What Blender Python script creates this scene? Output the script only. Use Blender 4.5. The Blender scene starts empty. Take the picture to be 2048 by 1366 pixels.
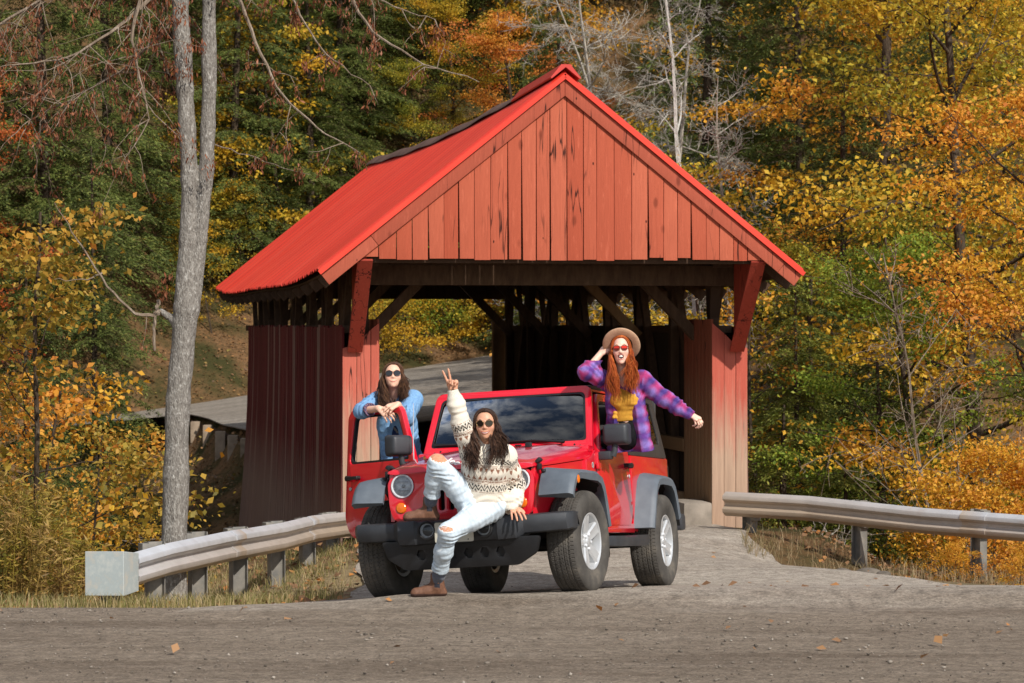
import bpy, bmesh, math, random
import numpy as np
from mathutils import Vector, Matrix, Euler

SC = bpy.context.scene
COL = SC.collection
R = math.radians

# ------------------------------------------------------------------ camera
CAM_H = 2.166
FPX = 5600.0            # focal length in pixels of a 2048 px wide frame
cam_d = bpy.data.cameras.new('Camera')
cam_d.sensor_width = 36.0
cam_d.lens = FPX / 2048 * 36.0
cam_d.clip_start = 0.5
cam_d.clip_end = 2000
cam_d.dof.use_dof = True
cam_d.dof.focus_distance = 22.5
cam_d.dof.aperture_fstop = 7.1
cam = bpy.data.objects.new('Camera', cam_d)
COL.objects.link(cam)
PITCH = math.atan(33 / FPX)
cam.location = (0, 0, CAM_H)
cam.rotation_euler = (math.pi / 2 - PITCH, 0, 0)
SC.camera = cam

# ------------------------------------------------------------------ sun, sky
SUN_A, SUN_E = R(33), R(40)      # degrees to the right of straight behind the camera, height
SUN_DIR = Vector((math.sin(SUN_A) * math.cos(SUN_E), -math.cos(SUN_A) * math.cos(SUN_E), math.sin(SUN_E)))
sun_d = bpy.data.lights.new('Sun', 'SUN')
sun_d.energy = 4.5
sun_d.angle = R(0.53)
sun_d.color = (1.0, 0.955, 0.88)
sun = bpy.data.objects.new('Sun', sun_d)
COL.objects.link(sun)
sun.location = (30, -30, 40)
sun.rotation_euler = SUN_DIR.to_track_quat('Z', 'Y').to_euler()

world = bpy.data.worlds.new('World')
SC.world = world
world.use_nodes = True
wn, wl = world.node_tree.nodes, world.node_tree.links
wn.clear()
w_out = wn.new('ShaderNodeOutputWorld')
w_bg = wn.new('ShaderNodeBackground')
w_sky = wn.new('ShaderNodeTexSky')
w_sky.sky_type = 'NISHITA'
w_sky.sun_disc = False
w_sky.sun_elevation = SUN_E
w_sky.sun_rotation = math.pi - SUN_A
w_sky.altitude = 300
w_sky.air_density = 1.0
w_sky.dust_density = 1.0
w_bg.inputs['Strength'].default_value = 0.115
w_tc = wn.new('ShaderNodeTexCoord')
w_map = wn.new('ShaderNodeMapping')
w_map.inputs['Scale'].default_value = (1.0, 1.0, 1.7)
w_noise = wn.new('ShaderNodeTexNoise')
w_noise.inputs['Scale'].default_value = 11.0
w_noise.inputs['Detail'].default_value = 7
w_noise.inputs['Roughness'].default_value = 0.62
w_ramp = wn.new('ShaderNodeValToRGB')
w_ramp.color_ramp.elements[0].position = 0.44
w_ramp.color_ramp.elements[1].position = 0.64
w_mix = wn.new('ShaderNodeMix')
w_mix.data_type = 'RGBA'
w_mix.inputs['B'].default_value = (8.0, 8.2, 8.5, 1)
wl.new(w_tc.outputs['Generated'], w_map.inputs['Vector'])
wl.new(w_map.outputs['Vector'], w_noise.inputs['Vector'])
wl.new(w_noise.outputs['Fac'], w_ramp.inputs['Fac'])
wl.new(w_ramp.outputs['Color'], w_mix.inputs['Factor'])
wl.new(w_sky.outputs['Color'], w_mix.inputs['A'])
wl.new(w_mix.outputs['Result'], w_bg.inputs['Color'])
wl.new(w_bg.outputs['Background'], w_out.inputs['Surface'])

SC.view_settings.view_transform = 'Standard'
SC.view_settings.look = 'None'
SC.view_settings.exposure = 0.0
SC.view_settings.gamma = 1.0
SC.render.engine = 'CYCLES'
SC.cycles.max_bounces = 8
SC.cycles.diffuse_bounces = 3
SC.cycles.glossy_bounces = 4
SC.cycles.transmission_bounces = 6
SC.cycles.transparent_max_bounces = 12
SC.cycles.sample_clamp_indirect = 6
SC.cycles.use_denoising = True

def srgb(r, g, b):
    def f(c):
        c /= 255.0
        return c / 12.92 if c <= 0.04045 else ((c + 0.055) / 1.055) ** 2.4
    return (f(r), f(g), f(b))

# ------------------------------------------------------------------ where things stand
def at(px, py, D):
    """World point at depth D along the view axis that the photograph shows at (px, py)."""
    cp, sp = math.cos(PITCH), math.sin(PITCH)
    u, v = (px - 1024) / FPX * D, (683 - py) / FPX * D
    return Vector((u, D * cp + v * sp, CAM_H - D * sp + v * cp))

# ------------------------------------------------------------------ objects, labels, groups
def tag(o, label=None, cat=None, group=None, kind=None):
    if label: o['label'] = label
    if cat: o['category'] = cat
    if group: o['group'] = group
    if kind: o['kind'] = kind
    return o

def empty(name, loc=(0, 0, 0), rot=(0, 0, 0), label=None, cat=None, group=None):
    o = bpy.data.objects.new(name, None)
    COL.objects.link(o)
    o.location = loc
    o.rotation_euler = rot
    o.empty_display_size = 0.2
    return tag(o, label, cat, group)

def sharp(me, deg=35):
    me.polygons.foreach_set('use_smooth', [True] * len(me.polygons))
    me.set_sharp_from_angle(angle=R(deg))
    me.update()

def obj(name, me, mats=None, parent=None, deg=35):
    if isinstance(me, bmesh.types.BMesh):
        bm = me
        me = bpy.data.meshes.new(name)
        bmesh.ops.recalc_face_normals(bm, faces=bm.faces)
        bm.to_mesh(me)
        bm.free()
    if deg: sharp(me, deg)
    if mats is not None:
        for m in (mats if isinstance(mats, (list, tuple)) else [mats]):
            me.materials.append(m)
    o = bpy.data.objects.new(name, me)
    COL.objects.link(o)
    if parent: o.parent = parent
    return o

def copy_tree(o, parent=None):
    c = o.copy()
    COL.objects.link(c)
    c.parent = parent
    for ch in o.children:
        copy_tree(ch, c)
    return c

# ------------------------------------------------------------------ mesh building
def np_mesh(name, V, F):
    """Mesh from arrays: V (n,3), F (m,4) or (m,3)."""
    V = np.asarray(V, dtype=np.float32); F = np.asarray(F, dtype=np.int32)
    me = bpy.data.meshes.new(name)
    k = F.shape[1]
    me.vertices.add(len(V)); me.vertices.foreach_set('co', V.ravel())
    me.loops.add(F.size); me.loops.foreach_set('vertex_index', F.ravel())
    me.polygons.add(len(F))
    me.polygons.foreach_set('loop_start', np.arange(0, F.size, k, dtype=np.int32))
    me.update(calc_edges=True)
    me.validate()
    return me

def set_col(me, C, name='Col'):
    a = me.color_attributes.new(name, 'FLOAT_COLOR', 'POINT')
    buf = np.ones((len(me.vertices), 4), dtype=np.float32)
    buf[:, :3] = C
    a.data.foreach_set('color', buf.ravel())

def bm_new(): return bmesh.new()

def add_box(bm, c, s, rot=None, bev=0.0, mi=0):
    """Box centred at c with full sizes s, optional Matrix rot and bevelled edges."""
    r = bmesh.ops.create_cube(bm, size=1.0)
    vs = r['verts']
    m = Matrix.Translation(Vector(c)) @ (rot.to_4x4() if rot is not None else Matrix.Identity(4)) @ Matrix.Diagonal((s[0], s[1], s[2], 1))
    bmesh.ops.transform(bm, matrix=m, verts=vs)
    fs = set(f for v in vs for f in v.link_faces)
    for f in fs: f.material_index = mi
    if bev > 0:
        es = list(set(e for v in vs for e in v.link_edges))
        bmesh.ops.bevel(bm, geom=es, offset=bev, segments=2, affect='EDGES', profile=0.6)
    return vs

def add_beam(bm, a, b, w, h, up=(0, 0, 1), bev=0.0, mi=0, w2=None):
    """Rectangular timber from a to b; w across, h in the up direction; w2 = width at b."""
    a, b = Vector(a), Vector(b)
    z = (b - a).normalized(); up = Vector(up)
    x = z.cross(up)
    if x.length < 1e-4: x = z.cross(Vector((1, 0, 0)))
    x.normalize(); y = x.cross(z).normalized()
    w2 = w if w2 is None else w2
    P = []
    for p, ww in ((a, w), (b, w2)):
        for sx, sy in ((-1, -1), (1, -1), (1, 1), (-1, 1)):
            P.append(bm.verts.new(p + x * sx * ww / 2 + y * sy * h / 2))
    q = [(0, 1, 2, 3), (7, 6, 5, 4), (0, 4, 5, 1), (1, 5, 6, 2), (2, 6, 7, 3), (3, 7, 4, 0)]
    fs = [bm.faces.new([P[i] for i in f]) for f in q]
    for f in fs: f.material_index = mi
    if bev > 0:
        bmesh.ops.bevel(bm, geom=list(set(e for f in fs for e in f.edges)), offset=bev, segments=1, affect='EDGES')

def add_loft(bm, rings, cap=True, closed=True, mi=0):
    vs = [[bm.verts.new(p) for p in r] for r in rings]
    n = len(vs[0])
    for i in range(len(vs) - 1):
        for j in range(n if closed else n - 1):
            k = (j + 1) % n
            f = bm.faces.new((vs[i][j], vs[i][k], vs[i + 1][k], vs[i + 1][j])); f.material_index = mi
    if cap and closed:
        f = bm.faces.new(vs[0][::-1]); f.material_index = mi
        f = bm.faces.new(vs[-1]); f.material_index = mi
    return vs

def add_tube(bm, pts, rad, n=8, cap=True, mi=0):
    pts = [Vector(p) for p in pts]
    if not isinstance(rad, (list, tuple)): rad = [rad] * len(pts)
    rings = []
    up = None
    for i, p in enumerate(pts):
        t = (pts[min(i + 1, len(pts) - 1)] - pts[max(i - 1, 0)]).normalized()
        if up is None:
            up = t.cross(Vector((0, 0, 1)))
            if up.length < 0.1: up = t.cross(Vector((1, 0, 0)))
            up.normalize()
        up = (up - t * up.dot(t)).normalized()
        s = t.cross(up)
        rings.append([p + (up * math.cos(2 * math.pi * k / n) + s * math.sin(2 * math.pi * k / n)) * rad[i] for k in range(n)])
    return add_loft(bm, rings, cap, True, mi)

def add_lathe(bm, prof, c, axis, n=32, mi=0, cap=True):
    """prof = [(offset along axis, radius)]"""
    c = Vector(c); axis = Vector(axis).normalized()
    u = axis.cross(Vector((0, 0, 1)))
    if u.length < 0.1: u = axis.cross(Vector((1, 0, 0)))
    u.normalize(); v = axis.cross(u)
    rings = [[c + axis * t + (u * math.cos(2 * math.pi * k / n) + v * math.sin(2 * math.pi * k / n)) * max(r, 1e-4) for k in range(n)] for t, r in prof]
    return add_loft(bm, rings, cap, True, mi)

def rounded(poly, r, n=5):
    """Polygon with rounded corners; r is one radius or a list."""
    out = []
    m = len(poly)
    for i in range(m):
        p = Vector(poly[i]); a = Vector(poly[i - 1]); b = Vector(poly[(i + 1) % m])
        rr = r[i] if isinstance(r, (list, tuple)) else r
        da, db = (a - p), (b - p)
        rr2 = min(rr, da.length * 0.48, db.length * 0.48)
        if rr2 < 1e-4:
            out.append(tuple(p)); continue
        s, e = p + da.normalized() * rr2, p + db.normalized() * rr2
        for k in range(n + 1):
            t = k / n
            out.append(tuple(s * (1 - t) ** 2 + p * 2 * t * (1 - t) + e * t * t))
    return out

def circle(cx, cy, r, n=28):
    return [(cx + r * math.cos(2 * math.pi * k / n), cy + r * math.sin(2 * math.pi * k / n)) for k in range(n)]

def add_plate(bm, outer, holes, th, M=None, mi=0, bev=0.0):
    """Flat plate with holes in the xy plane, thickness th along +z, then placed by the 4x4 matrix M."""
    loops = [outer] + list(holes)
    tmp = bmesh.new()
    for lp in loops:
        vs = [tmp.verts.new((p[0], p[1], 0)) for p in lp]
        for i in range(len(vs)):
            tmp.edges.new((vs[i], vs[(i + 1) % len(vs)]))
    bmesh.ops.triangle_fill(tmp, use_beauty=True, use_dissolve=False, edges=tmp.edges[:])
    bmesh.ops.dissolve_limit(tmp, angle_limit=0.01, verts=tmp.verts[:], edges=[e for e in tmp.edges if not e.is_boundary])
    r = bmesh.ops.extrude_face_region(tmp, geom=tmp.faces[:])
    bmesh.ops.translate(tmp, vec=(0, 0, th), verts=[g for g in r['geom'] if isinstance(g, bmesh.types.BMVert)])
    bmesh.ops.recalc_face_normals(tmp, faces=tmp.faces)
    if bev > 0:
        es = [e for e in tmp.edges if len(e.link_faces) == 2 and e.calc_face_angle(0) > 0.9 and abs(e.verts[0].co.z - e.verts[1].co.z) < 1e-5]
        bmesh.ops.bevel(tmp, geom=es, offset=bev, segments=2, affect='EDGES', profile=0.6, clamp_overlap=True)
    for f in tmp.faces: f.material_index = mi
    if M is not None: bmesh.ops.transform(tmp, matrix=M, verts=tmp.verts)
    me = bpy.data.meshes.new('tmp'); tmp.to_mesh(me); tmp.free()
    bm.from_mesh(me); bpy.data.meshes.remove(me)

def frame(o, x, y, z):
    return Matrix(((x[0], y[0], z[0], o[0]), (x[1], y[1], z[1], o[1]), (x[2], y[2], z[2], o[2]), (0, 0, 0, 1)))

# ------------------------------------------------------------------ materials
class NT:
    def __init__(s, name):
        s.m = bpy.data.materials.new(name); s.m.use_nodes = True
        s.t = s.m.node_tree; s.n = s.t.nodes; s.l = s.t.links
        s.n.clear()
        s.out = s.n.new('ShaderNodeOutputMaterial')
        s.b = s.n.new('ShaderNodeBsdfPrincipled')
        s.l.new(s.b.outputs[0], s.out.inputs['Surface'])
        s._tc = None
    def tc(s, kind='Object'):
        if s._tc is None: s._tc = s.n.new('ShaderNodeTexCoord')
        return s._tc.outputs[kind]
    def set(s, **k):
        names = dict(color='Base Color', rough='Roughness', metal='Metallic', spec='Specular IOR Level', coat='Coat Weight',
                     coat_r='Coat Roughness', ior='IOR', trans='Transmission Weight', alpha='Alpha', sss='Subsurface Weight', sheen='Sheen Weight')
        for a, v in k.items():
            inp = s.b.inputs[names[a]]
            if isinstance(v, bpy.types.NodeSocket): s.l.new(v, inp)
            else: inp.default_value = (*v, 1) if isinstance(v, tuple) and len(v) == 3 else v
        return s
    def mapping(s, scale=(1, 1, 1), rot=(0, 0, 0), kind='Object', src=None):
        n = s.n.new('ShaderNodeMapping')
        n.inputs['Scale'].default_value = scale; n.inputs['Rotation'].default_value = rot
        s.l.new(src or s.tc(kind), n.inputs['Vector'])
        return n.outputs[0]
    def noise(s, scale=5, detail=5, rough=0.55, vec=None, dist=0.0, out='Fac'):
        n = s.n.new('ShaderNodeTexNoise')
        n.inputs['Scale'].default_value = scale; n.inputs['Detail'].default_value = detail
        n.inputs['Roughness'].default_value = rough; n.inputs['Distortion'].default_value = dist
        s.l.new(vec or s.tc(), n.inputs['Vector'])
        return n.outputs[out]
    def voronoi(s, scale=5, vec=None, feature='F1', out='Distance'):
        n = s.n.new('ShaderNodeTexVoronoi'); n.feature = feature
        n.inputs['Scale'].default_value = scale
        s.l.new(vec or s.tc(), n.inputs['Vector'])
        return n.outputs[out]
    def ramp(s, fac, stops, interp='LINEAR'):
        n = s.n.new('ShaderNodeValToRGB'); cr = n.color_ramp; cr.interpolation = interp
        while len(cr.elements) < len(stops): cr.elements.new(0.5)
        for e, (p, c) in zip(cr.elements, stops):
            e.position = p
            e.color = (*c, 1) if isinstance(c, tuple) else (c, c, c, 1)
        s.l.new(fac, n.inputs['Fac'])
        return n.outputs['Color']
    def mix(s, fac, a, b, mode='MIX'):
        n = s.n.new('ShaderNodeMix'); n.data_type = 'RGBA'; n.blend_type = mode
        for nm, v in (('Factor', fac), ('A', a), ('B', b)):
            inp = n.inputs[nm] if nm != 'Factor' else n.inputs[0]
            if nm == 'A': inp = n.inputs[6]
            if nm == 'B': inp = n.inputs[7]
            if isinstance(v, bpy.types.NodeSocket): s.l.new(v, inp)
            else: inp.default_value = (*v, 1) if isinstance(v, tuple) and len(v) == 3 else v
        return n.outputs[2]
    def math(s, op, a, b=0.0, clamp=False):
        n = s.n.new('ShaderNodeMath'); n.operation = op; n.use_clamp = clamp
        for i, v in enumerate((a, b)):
            if isinstance(v, bpy.types.NodeSocket): s.l.new(v, n.inputs[i])
            else: n.inputs[i].default_value = v
        return n.outputs[0]
    def sep(s, vec=None):
        n = s.n.new('ShaderNodeSeparateXYZ'); s.l.new(vec or s.tc(), n.inputs[0])
        return n.outputs
    def island(s):
        return s.n.new('ShaderNodeNewGeometry').outputs['Random Per Island']
    def objrand(s):
        return s.n.new('ShaderNodeObjectInfo').outputs['Random']
    def attr(s, name='Col', out='Color'):
        n = s.n.new('ShaderNodeAttribute'); n.attribute_name = name
        return n.outputs[out]
    def bump(s, h, strength=0.3, dist=0.02):
        n = s.n.new('ShaderNodeBump')
        n.inputs['Strength'].default_value = strength; n.inputs['Distance'].default_value = dist
        s.l.new(h, n.inputs['Height']); s.l.new(n.outputs[0], s.b.inputs['Normal'])
        return s

def simple(name, c1, c2=None, scale=8, rough=0.6, metal=0.0, bump=0.0, bscale=None, spec=0.5, coat=0.0, bdist=0.01):
    t = NT(name)
    if c2 is None: t.set(color=c1)
    else: t.set(color=t.ramp(t.noise(scale, 6), [(0.32, c1), (0.68, c2)]))
    t.set(rough=rough, metal=metal, spec=spec, coat=coat)
    if bump: t.bump(t.noise(bscale or scale * 4, 5), bump, bdist)
    return t.m

def smooth01(a, b, x):
    t = np.clip((np.asarray(x, dtype=float) - a) / (b - a), 0, 1)
    return t * t * (3 - 2 * t)

# smooth pseudo-random field used for terrain and wear
def vnoise(x, y, seed=0):
    x = np.asarray(x, dtype=float); y = np.asarray(y, dtype=float)
    xi, yi = np.floor(x).astype(np.int64), np.floor(y).astype(np.int64)
    fx, fy = x - xi, y - yi
    def h(a, b):
        n = (a * 374761393 + b * 668265263 + seed * 974634777) & 0x7fffffff
        n = ((n ^ (n >> 13)) * 1274126177) & 0x7fffffff
        return ((n ^ (n >> 16)) & 0xffff) / 65535.0
    sx, sy = fx * fx * (3 - 2 * fx), fy * fy * (3 - 2 * fy)
    return (h(xi, yi) * (1 - sx) + h(xi + 1, yi) * sx) * (1 - sy) + (h(xi, yi + 1) * (1 - sx) + h(xi + 1, yi + 1) * sx) * sy

# ================================================================== GROUND
CAR_X, CAR_Y = -0.2048, 22.3174
def car_axes(yaw, roll, pitch):
    F = np.array([-math.sin(yaw), -math.cos(yaw), 0]); L = np.array([math.cos(yaw), -math.sin(yaw), 0]); U = np.array([0, 0, 1.0])
    c, s = math.cos(pitch), math.sin(pitch); F, U = c * F + s * U, -s * F + c * U
    c, s = math.cos(roll), math.sin(roll); L, U = c * L + s * U, -s * L + c * U
    return F, L, U
CF, CL, CU = car_axes(R(17.2745), R(3.8247), R(4.0927))
BR_O = (0.40, 32.0); BR_A = R(9.8)

def br_uv(x, y):
    c, s = math.cos(BR_A), math.sin(BR_A)
    dx, dy = x - BR_O[0], y - BR_O[1]
    return dx * c + dy * s, -dx * s + dy * c

def line_side(x, y, a, b):
    """signed distance to the line a-b, positive to its left, and the position along it in metres"""
    tx, ty = b[0] - a[0], b[1] - a[1]
    n = math.hypot(tx, ty); tx /= n; ty /= n
    return -(x - a[0]) * ty + (y - a[1]) * tx, (x - a[0]) * tx + (y - a[1]) * ty

def ground_z(x, y):
    x = np.asarray(x, dtype=float); y = np.asarray(y, dtype=float)
    xc, yc = np.clip(x, -2.6, 1.3), np.clip(y, 21.0, 25.4)
    plane = -(CU[0] * (xc - CAR_X) + CU[1] * (yc - CAR_Y)) / CU[2]
    near = plane * smooth01(21.2, 22.0, y)
    w = smooth01(25.2, 30.5, y)
    near = near * (1 - w) + (-0.14) * w
    u, v = br_uv(x, y)
    xf = np.clip(x, -16, 14)
    yf = np.clip(y, 40, 90)
    far = -0.77 + 0.119 * xf + 0.032 * yf
    wf = smooth01(0, 15.4, v)
    z = near * (1 - wf) + far * wf
    ravine = smooth01(0.2, 4.0, v) * (1 - smooth01(9.5, 15.6, v))
    z = z - 3.3 * ravine
    e_ = 2.0 + 0.06 * np.clip(v - 18.5, -3, 9)
    z = z - (0.75 * smooth01(e_ - 0.12, e_ + 0.45, -u) + 1.7 * smooth01(e_ + 0.3, e_ + 3.2, -u)) * smooth01(9, 14, v) * (1 - smooth01(27, 33, v))     # bank below the far road
    # bank behind the guard rail on the left
    dl, al = line_side(x, y, (-3.1, 22.9), (-1.95, 31.6))
    z = z - 2.6 * smooth01(0.35, 4.5, dl) * smooth01(23.6, 27.5, y) * (1 - wf)
    z = z - 0.22 * smooth01(-0.9, 0.3, dl) * smooth01(25.0, 29.0, y) * (1 - wf) * (1 - smooth01(.35, 2.0, dl))
    # slope under and behind the guard rail on the right
    dr, ar = line_side(x, y, (2.4, 31.5), (5.3, 29.0))
    start = smooth01(0.2, 2.2, ar)
    z = z - (0.36 * smooth01(-3.4, -0.3, dr) * start + 2.4 * smooth01(0.2, 6.0, dr) * smooth01(-2.0, 2.5, ar)) * (1 - wf)
    # hillside beyond the far road
    dh, ah = line_side(x, y, (-6.9, 62.3), (-0.17, 69.8))
    hill = 0.62 * np.maximum(0, dh - 0.2) ** 1.0 + 0.55 * np.maximum(0, y - 74)
    left = 0.5 * np.maximum(0, -x - 8.5) * smooth01(44, 56, y)
    right = 0.42 * np.maximum(0, x - 4.0) * smooth01(48, 62, y)
    z = z + np.minimum(hill + left + right, 60)
    rough = 0.10 * (vnoise(x * 0.9, y * 0.9, 3) - 0.5) + 0.05 * (vnoise(x * 3.1, y * 3.1, 5) - 0.5)
    offroad = np.maximum(smooth01(0.0, 1.0, dl), smooth01(0.2, 1.6, dr)) * smooth01(22, 24, y)
    offroad = np.maximum(offroad, smooth01(0.3, 2.0, dh)) 
    offroad = offroad * (1 - smooth01(12.0, 14.5, v) * (1 - smooth01(0.3, 2.0, dh)))
    z = z + 0.048 * np.exp(-(((x + 0.66) / 0.45) ** 2 + ((y - 21.72) / 0.30) ** 2))     # hump in front of the car
    return z + rough * offroad * 1.6

def gz(x, y): return float(ground_z(np.array([x]), np.array([y]))[0])

def axis_lines(parts):
    out = [parts[0][0]]
    for a, b, st in parts:
        n = max(1, int(round((b - a) / st)))
        out += [a + (b - a) * k / n for k in range(1, n + 1)]
    return np.array(out)

gx = axis_lines([(-140, -30, 10), (-30, -12, 1.2), (-12, 12, 0.22), (12, 30, 1.2), (30, 140, 10)])
gy = axis_lines([(-60, 8, 6), (8, 20, 0.8), (20, 33, 0.16), (33, 64, 0.45), (64, 100, 1.0), (100, 220, 8)])
GX, GY = np.meshgrid(gx, gy)
GZ = ground_z(GX, GY) - 0.012
nx, ny = len(gx), len(gy)
ii = (np.arange(ny - 1)[:, None] * nx + np.arange(nx - 1)[None, :]).ravel()
me = np_mesh('ground', np.stack([GX.ravel(), GY.ravel(), GZ.ravel()], 1), np.stack([ii, ii + 1, ii + nx + 1, ii + nx], 1))
# grassy near the road, leaf litter in the wood
gmask = (1 - smooth01(26.5, 31, GY)) * smooth01(5, 20, GY) * (1 - 0.45 * smooth01(0.5, 1.5, GX))
set_col(me, np.repeat(gmask.ravel()[:, None], 3, 1))

t = NT('leaf_litter_ground')
lit = t.ramp(t.noise(9, 8, 0.7), [(0.25, srgb(42, 34, 24)), (0.45, srgb(92, 72, 50)), (0.6, srgb(124, 98, 70)), (0.78, srgb(70, 58, 40))])
lit = t.mix(t.ramp(t.voronoi(26, out='Color'), [(0.3, 0.0), (0.75, 1.0)]), lit, srgb(132, 98, 66))
lit = t.mix(t.ramp(t.noise(0.6, 4), [(0.42, 0.0), (0.60, 0.85)]), lit, srgb(52, 58, 28))
gr = t.ramp(t.noise(7, 8, 0.7), [(0.25, srgb(116, 98, 70)), (0.5, srgb(158, 138, 104)), (0.75, srgb(182, 160, 128))])
t.set(color=t.mix(t.attr('Col', 'Fac'), lit, gr), rough=0.95, spec=0.15)
t.bump(t.noise(14, 8, 0.75), 0.8, 0.08)
GROUND_MAT = t.m
tag(obj('ground', me, GROUND_MAT), kind='structure')

# ---- dirt road crossing in front, with its compacted tracks
def dirt(name, tones, pale=None):
    """Packed dirt: soft darker smears along the road, grit; 'pale' tones take over where the mesh's colour layer says so."""
    t = NT(name)
    def tone(k):
        if pale is None: return tones[k]
        return t.mix(t.attr('Col', 'Fac'), tones[k], pale[k])
    base = t.ramp(t.noise(1.1, 8, 0.62), [(0.3, 0.0), (0.7, 1.0)])
    base = t.mix(base, tone(0), tone(1))
    sm = t.noise(1.0, 5, 0.55, vec=t.mapping((0.16, 1.5, 1), (0, 0, 0.05)), dist=0.4)
    base = t.mix(t.ramp(sm, [(0.44, 0.0), (0.66, 0.6)]), base, tone(2))
    sm2 = t.noise(1.0, 6, 0.6, vec=t.mapping((0.5, 3.2, 1), (0, 0, -0.08)), dist=0.6)
    base = t.mix(t.ramp(sm2, [(0.50, 0.0), (0.72, 0.35)]), base, tone(3))
    grit = t.noise(42, 6, 0.8)
    base = t.mix(0.6, base, t.ramp(grit, [(0.30, 0.05), (0.5, 0.5), (0.70, 0.95)]), 'OVERLAY')
    base = t.mix(0.5, base, t.ramp(t.noise(9, 6, 0.75), [(0.35, 0.2), (0.5, 0.5), (0.65, 0.8)]), 'OVERLAY')
    v = t.voronoi(70, out='Color')
    base = t.mix(t.ramp(v, [(0.10, 0.45), (0.25, 0.0), (0.80, 0.0), (0.95, 0.35)]), base, t.mix(t.ramp(v, [(0.4, 0.0), (0.6, 1.0)]), tone(2), tone(3)))
    t.set(color=base, rough=0.95, spec=0.12)
    t.bump(t.math('ADD', t.noise(10, 8, 0.75), t.math('MULTIPLY', grit, 0.6)), 0.9, 0.04)
    return t.m
TONES = (srgb(136, 122, 107), srgb(149, 135, 119), srgb(106, 92, 79), srgb(166, 152, 137))
PALE = (srgb(170, 158, 144), srgb(183, 172, 158), srgb(150, 137, 123), srgb(198, 189, 176))
ROAD_MAT = dirt('packed_dirt', TONES)
APRON_MAT = dirt('pale_gravel', TONES, PALE)

def strip(name, ys, fl, fr, cols, lift, mat):
    V = []; C = []
    for y in ys:
        a, b = fl(y), fr(y)
        xs = a + (b - a) * np.linspace(0, 1, cols)
        lift = -0.006 + 0.022 * float(smooth01(20.3, 20.8, y))
        V.append(np.stack([xs, np.full(cols, y), ground_z(xs, np.full(cols, y)) + lift], 1))
        C.append(smooth01(20.7, 22.1, y + 0.9 * (vnoise(xs * 0.8, y * 2.0, 51) - 0.5) + 0.5 * (vnoise(xs * 3, y * 6.0, 52) - 0.5)))
    V = np.concatenate(V); n = len(ys)
    k = (np.arange(n - 1)[:, None] * cols + np.arange(cols - 1)[None, :]).ravel()
    me = np_mesh(name, V, np.stack([k, k + 1, k + cols + 1, k + cols], 1))
    set_col(me, np.repeat(np.concatenate(C)[:, None], 3, 1))
    return tag(obj(name, me, mat), kind='structure')

# the road runs across the view: columns along x, its far edge wavers
xs = axis_lines([(-60, -8, 2), (-8, 9, 0.12), (9, 60, 2)])
far_edge = 21.52 + 2.2 * smooth01(1.0, 4.2, xs) + 0.12 * (vnoise(xs * 1.2, xs * 0, 7) - 0.5) + 0.02 * (vnoise(xs * 5, xs * 0, 8) - 0.5)
rows = np.concatenate([np.linspace(0, 0.6, 12), np.linspace(0.62, 1, 44)])
V = []
for r_ in rows:
    y = 2.0 + (far_edge - 2.0) * r_
    ruts = 0.008 * (vnoise(xs * 0.3, y * 1.1, 11) - 0.5) + 0.003 * (vnoise(xs * 2, y * 4.0, 12) - 0.5)
    V.append(np.stack([xs, y, ground_z(xs, y) + 0.004 + ruts * smooth01(8, 14, y) * (1 - smooth01(19.5, 20.2, y))], 1))
V = np.concatenate(V); n = len(xs)
k = (np.arange(len(rows) - 1)[:, None] * n + np.arange(n - 1)[None, :]).ravel()
tag(obj('dirt_road', np_mesh('dirt_road', V, np.stack([k, k + 1, k + n + 1, k + n], 1)), ROAD_MAT), kind='structure')

ap_l = np.array([(20.0, -2.9), (21.3, -2.35), (21.9, -1.95), (23, -1.60), (24.5, -1.40), (26.5, -1.45), (29, -1.55), (32.6, -1.62)])
ap_r = np.array([(20.0, 8.5), (21.3, 7.0), (22.4, 5.6), (23.3, 5.3), (25.0, 4.1), (26.5, 3.5), (28.5, 2.95), (32.6, 2.35)])
def apl(y): return np.interp(y, ap_l[:, 0], ap_l[:, 1]) + 0.14 * (float(vnoise(y * 1.7, 0.0, 21)) - 0.5) + 0.04 * (float(vnoise(y * 7, 0.0, 22)) - 0.5)
def apr(y): return np.interp(y, ap_r[:, 0], ap_r[:, 1]) + 0.14 * (float(vnoise(y * 1.5, 3.0, 23)) - 0.5) + 0.04 * (float(vnoise(y * 6, 3.0, 24)) - 0.5)
strip('gravel_apron', np.linspace(20.3, 32.5, 110), apl, apr, 40, 0.010, APRON_MAT)

# ---- the road on the far bank
def far_plane(x, y): return -0.77 + 0.119 * x + 0.032 * y
poly = [(-11, 60.0), (-6.8, 58.4), (-6.46, 57.2), (-6.0, 55.4), (-5.46, 52.7), (-4.75, 50.1), (-4.1, 46.0), (-0.2, 46.6), (0.0, 51.5), (-0.3, 53.8), (3, 57.5), (9, 64), (13.5, 70), (13.5, 84.0), (6.5, 77.2), (-0.17, 69.8), (-6.9, 62.4), (-11, 60.8)]
poly = rounded(poly, 0.6, 4)
bm = bm_new()
add_plate(bm, poly, [], 0.02)
for v_ in bm.verts: v_.co.z += far_plane(v_.co.x, v_.co.y) + 0.012
FAR_ROAD = dirt('grey_gravel', (srgb(142, 132, 120), srgb(156, 147, 136), srgb(124, 114, 103), srgb(170, 162, 151)))
tag(obj('far_road', bm, FAR_ROAD, deg=0), kind='structure')

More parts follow.
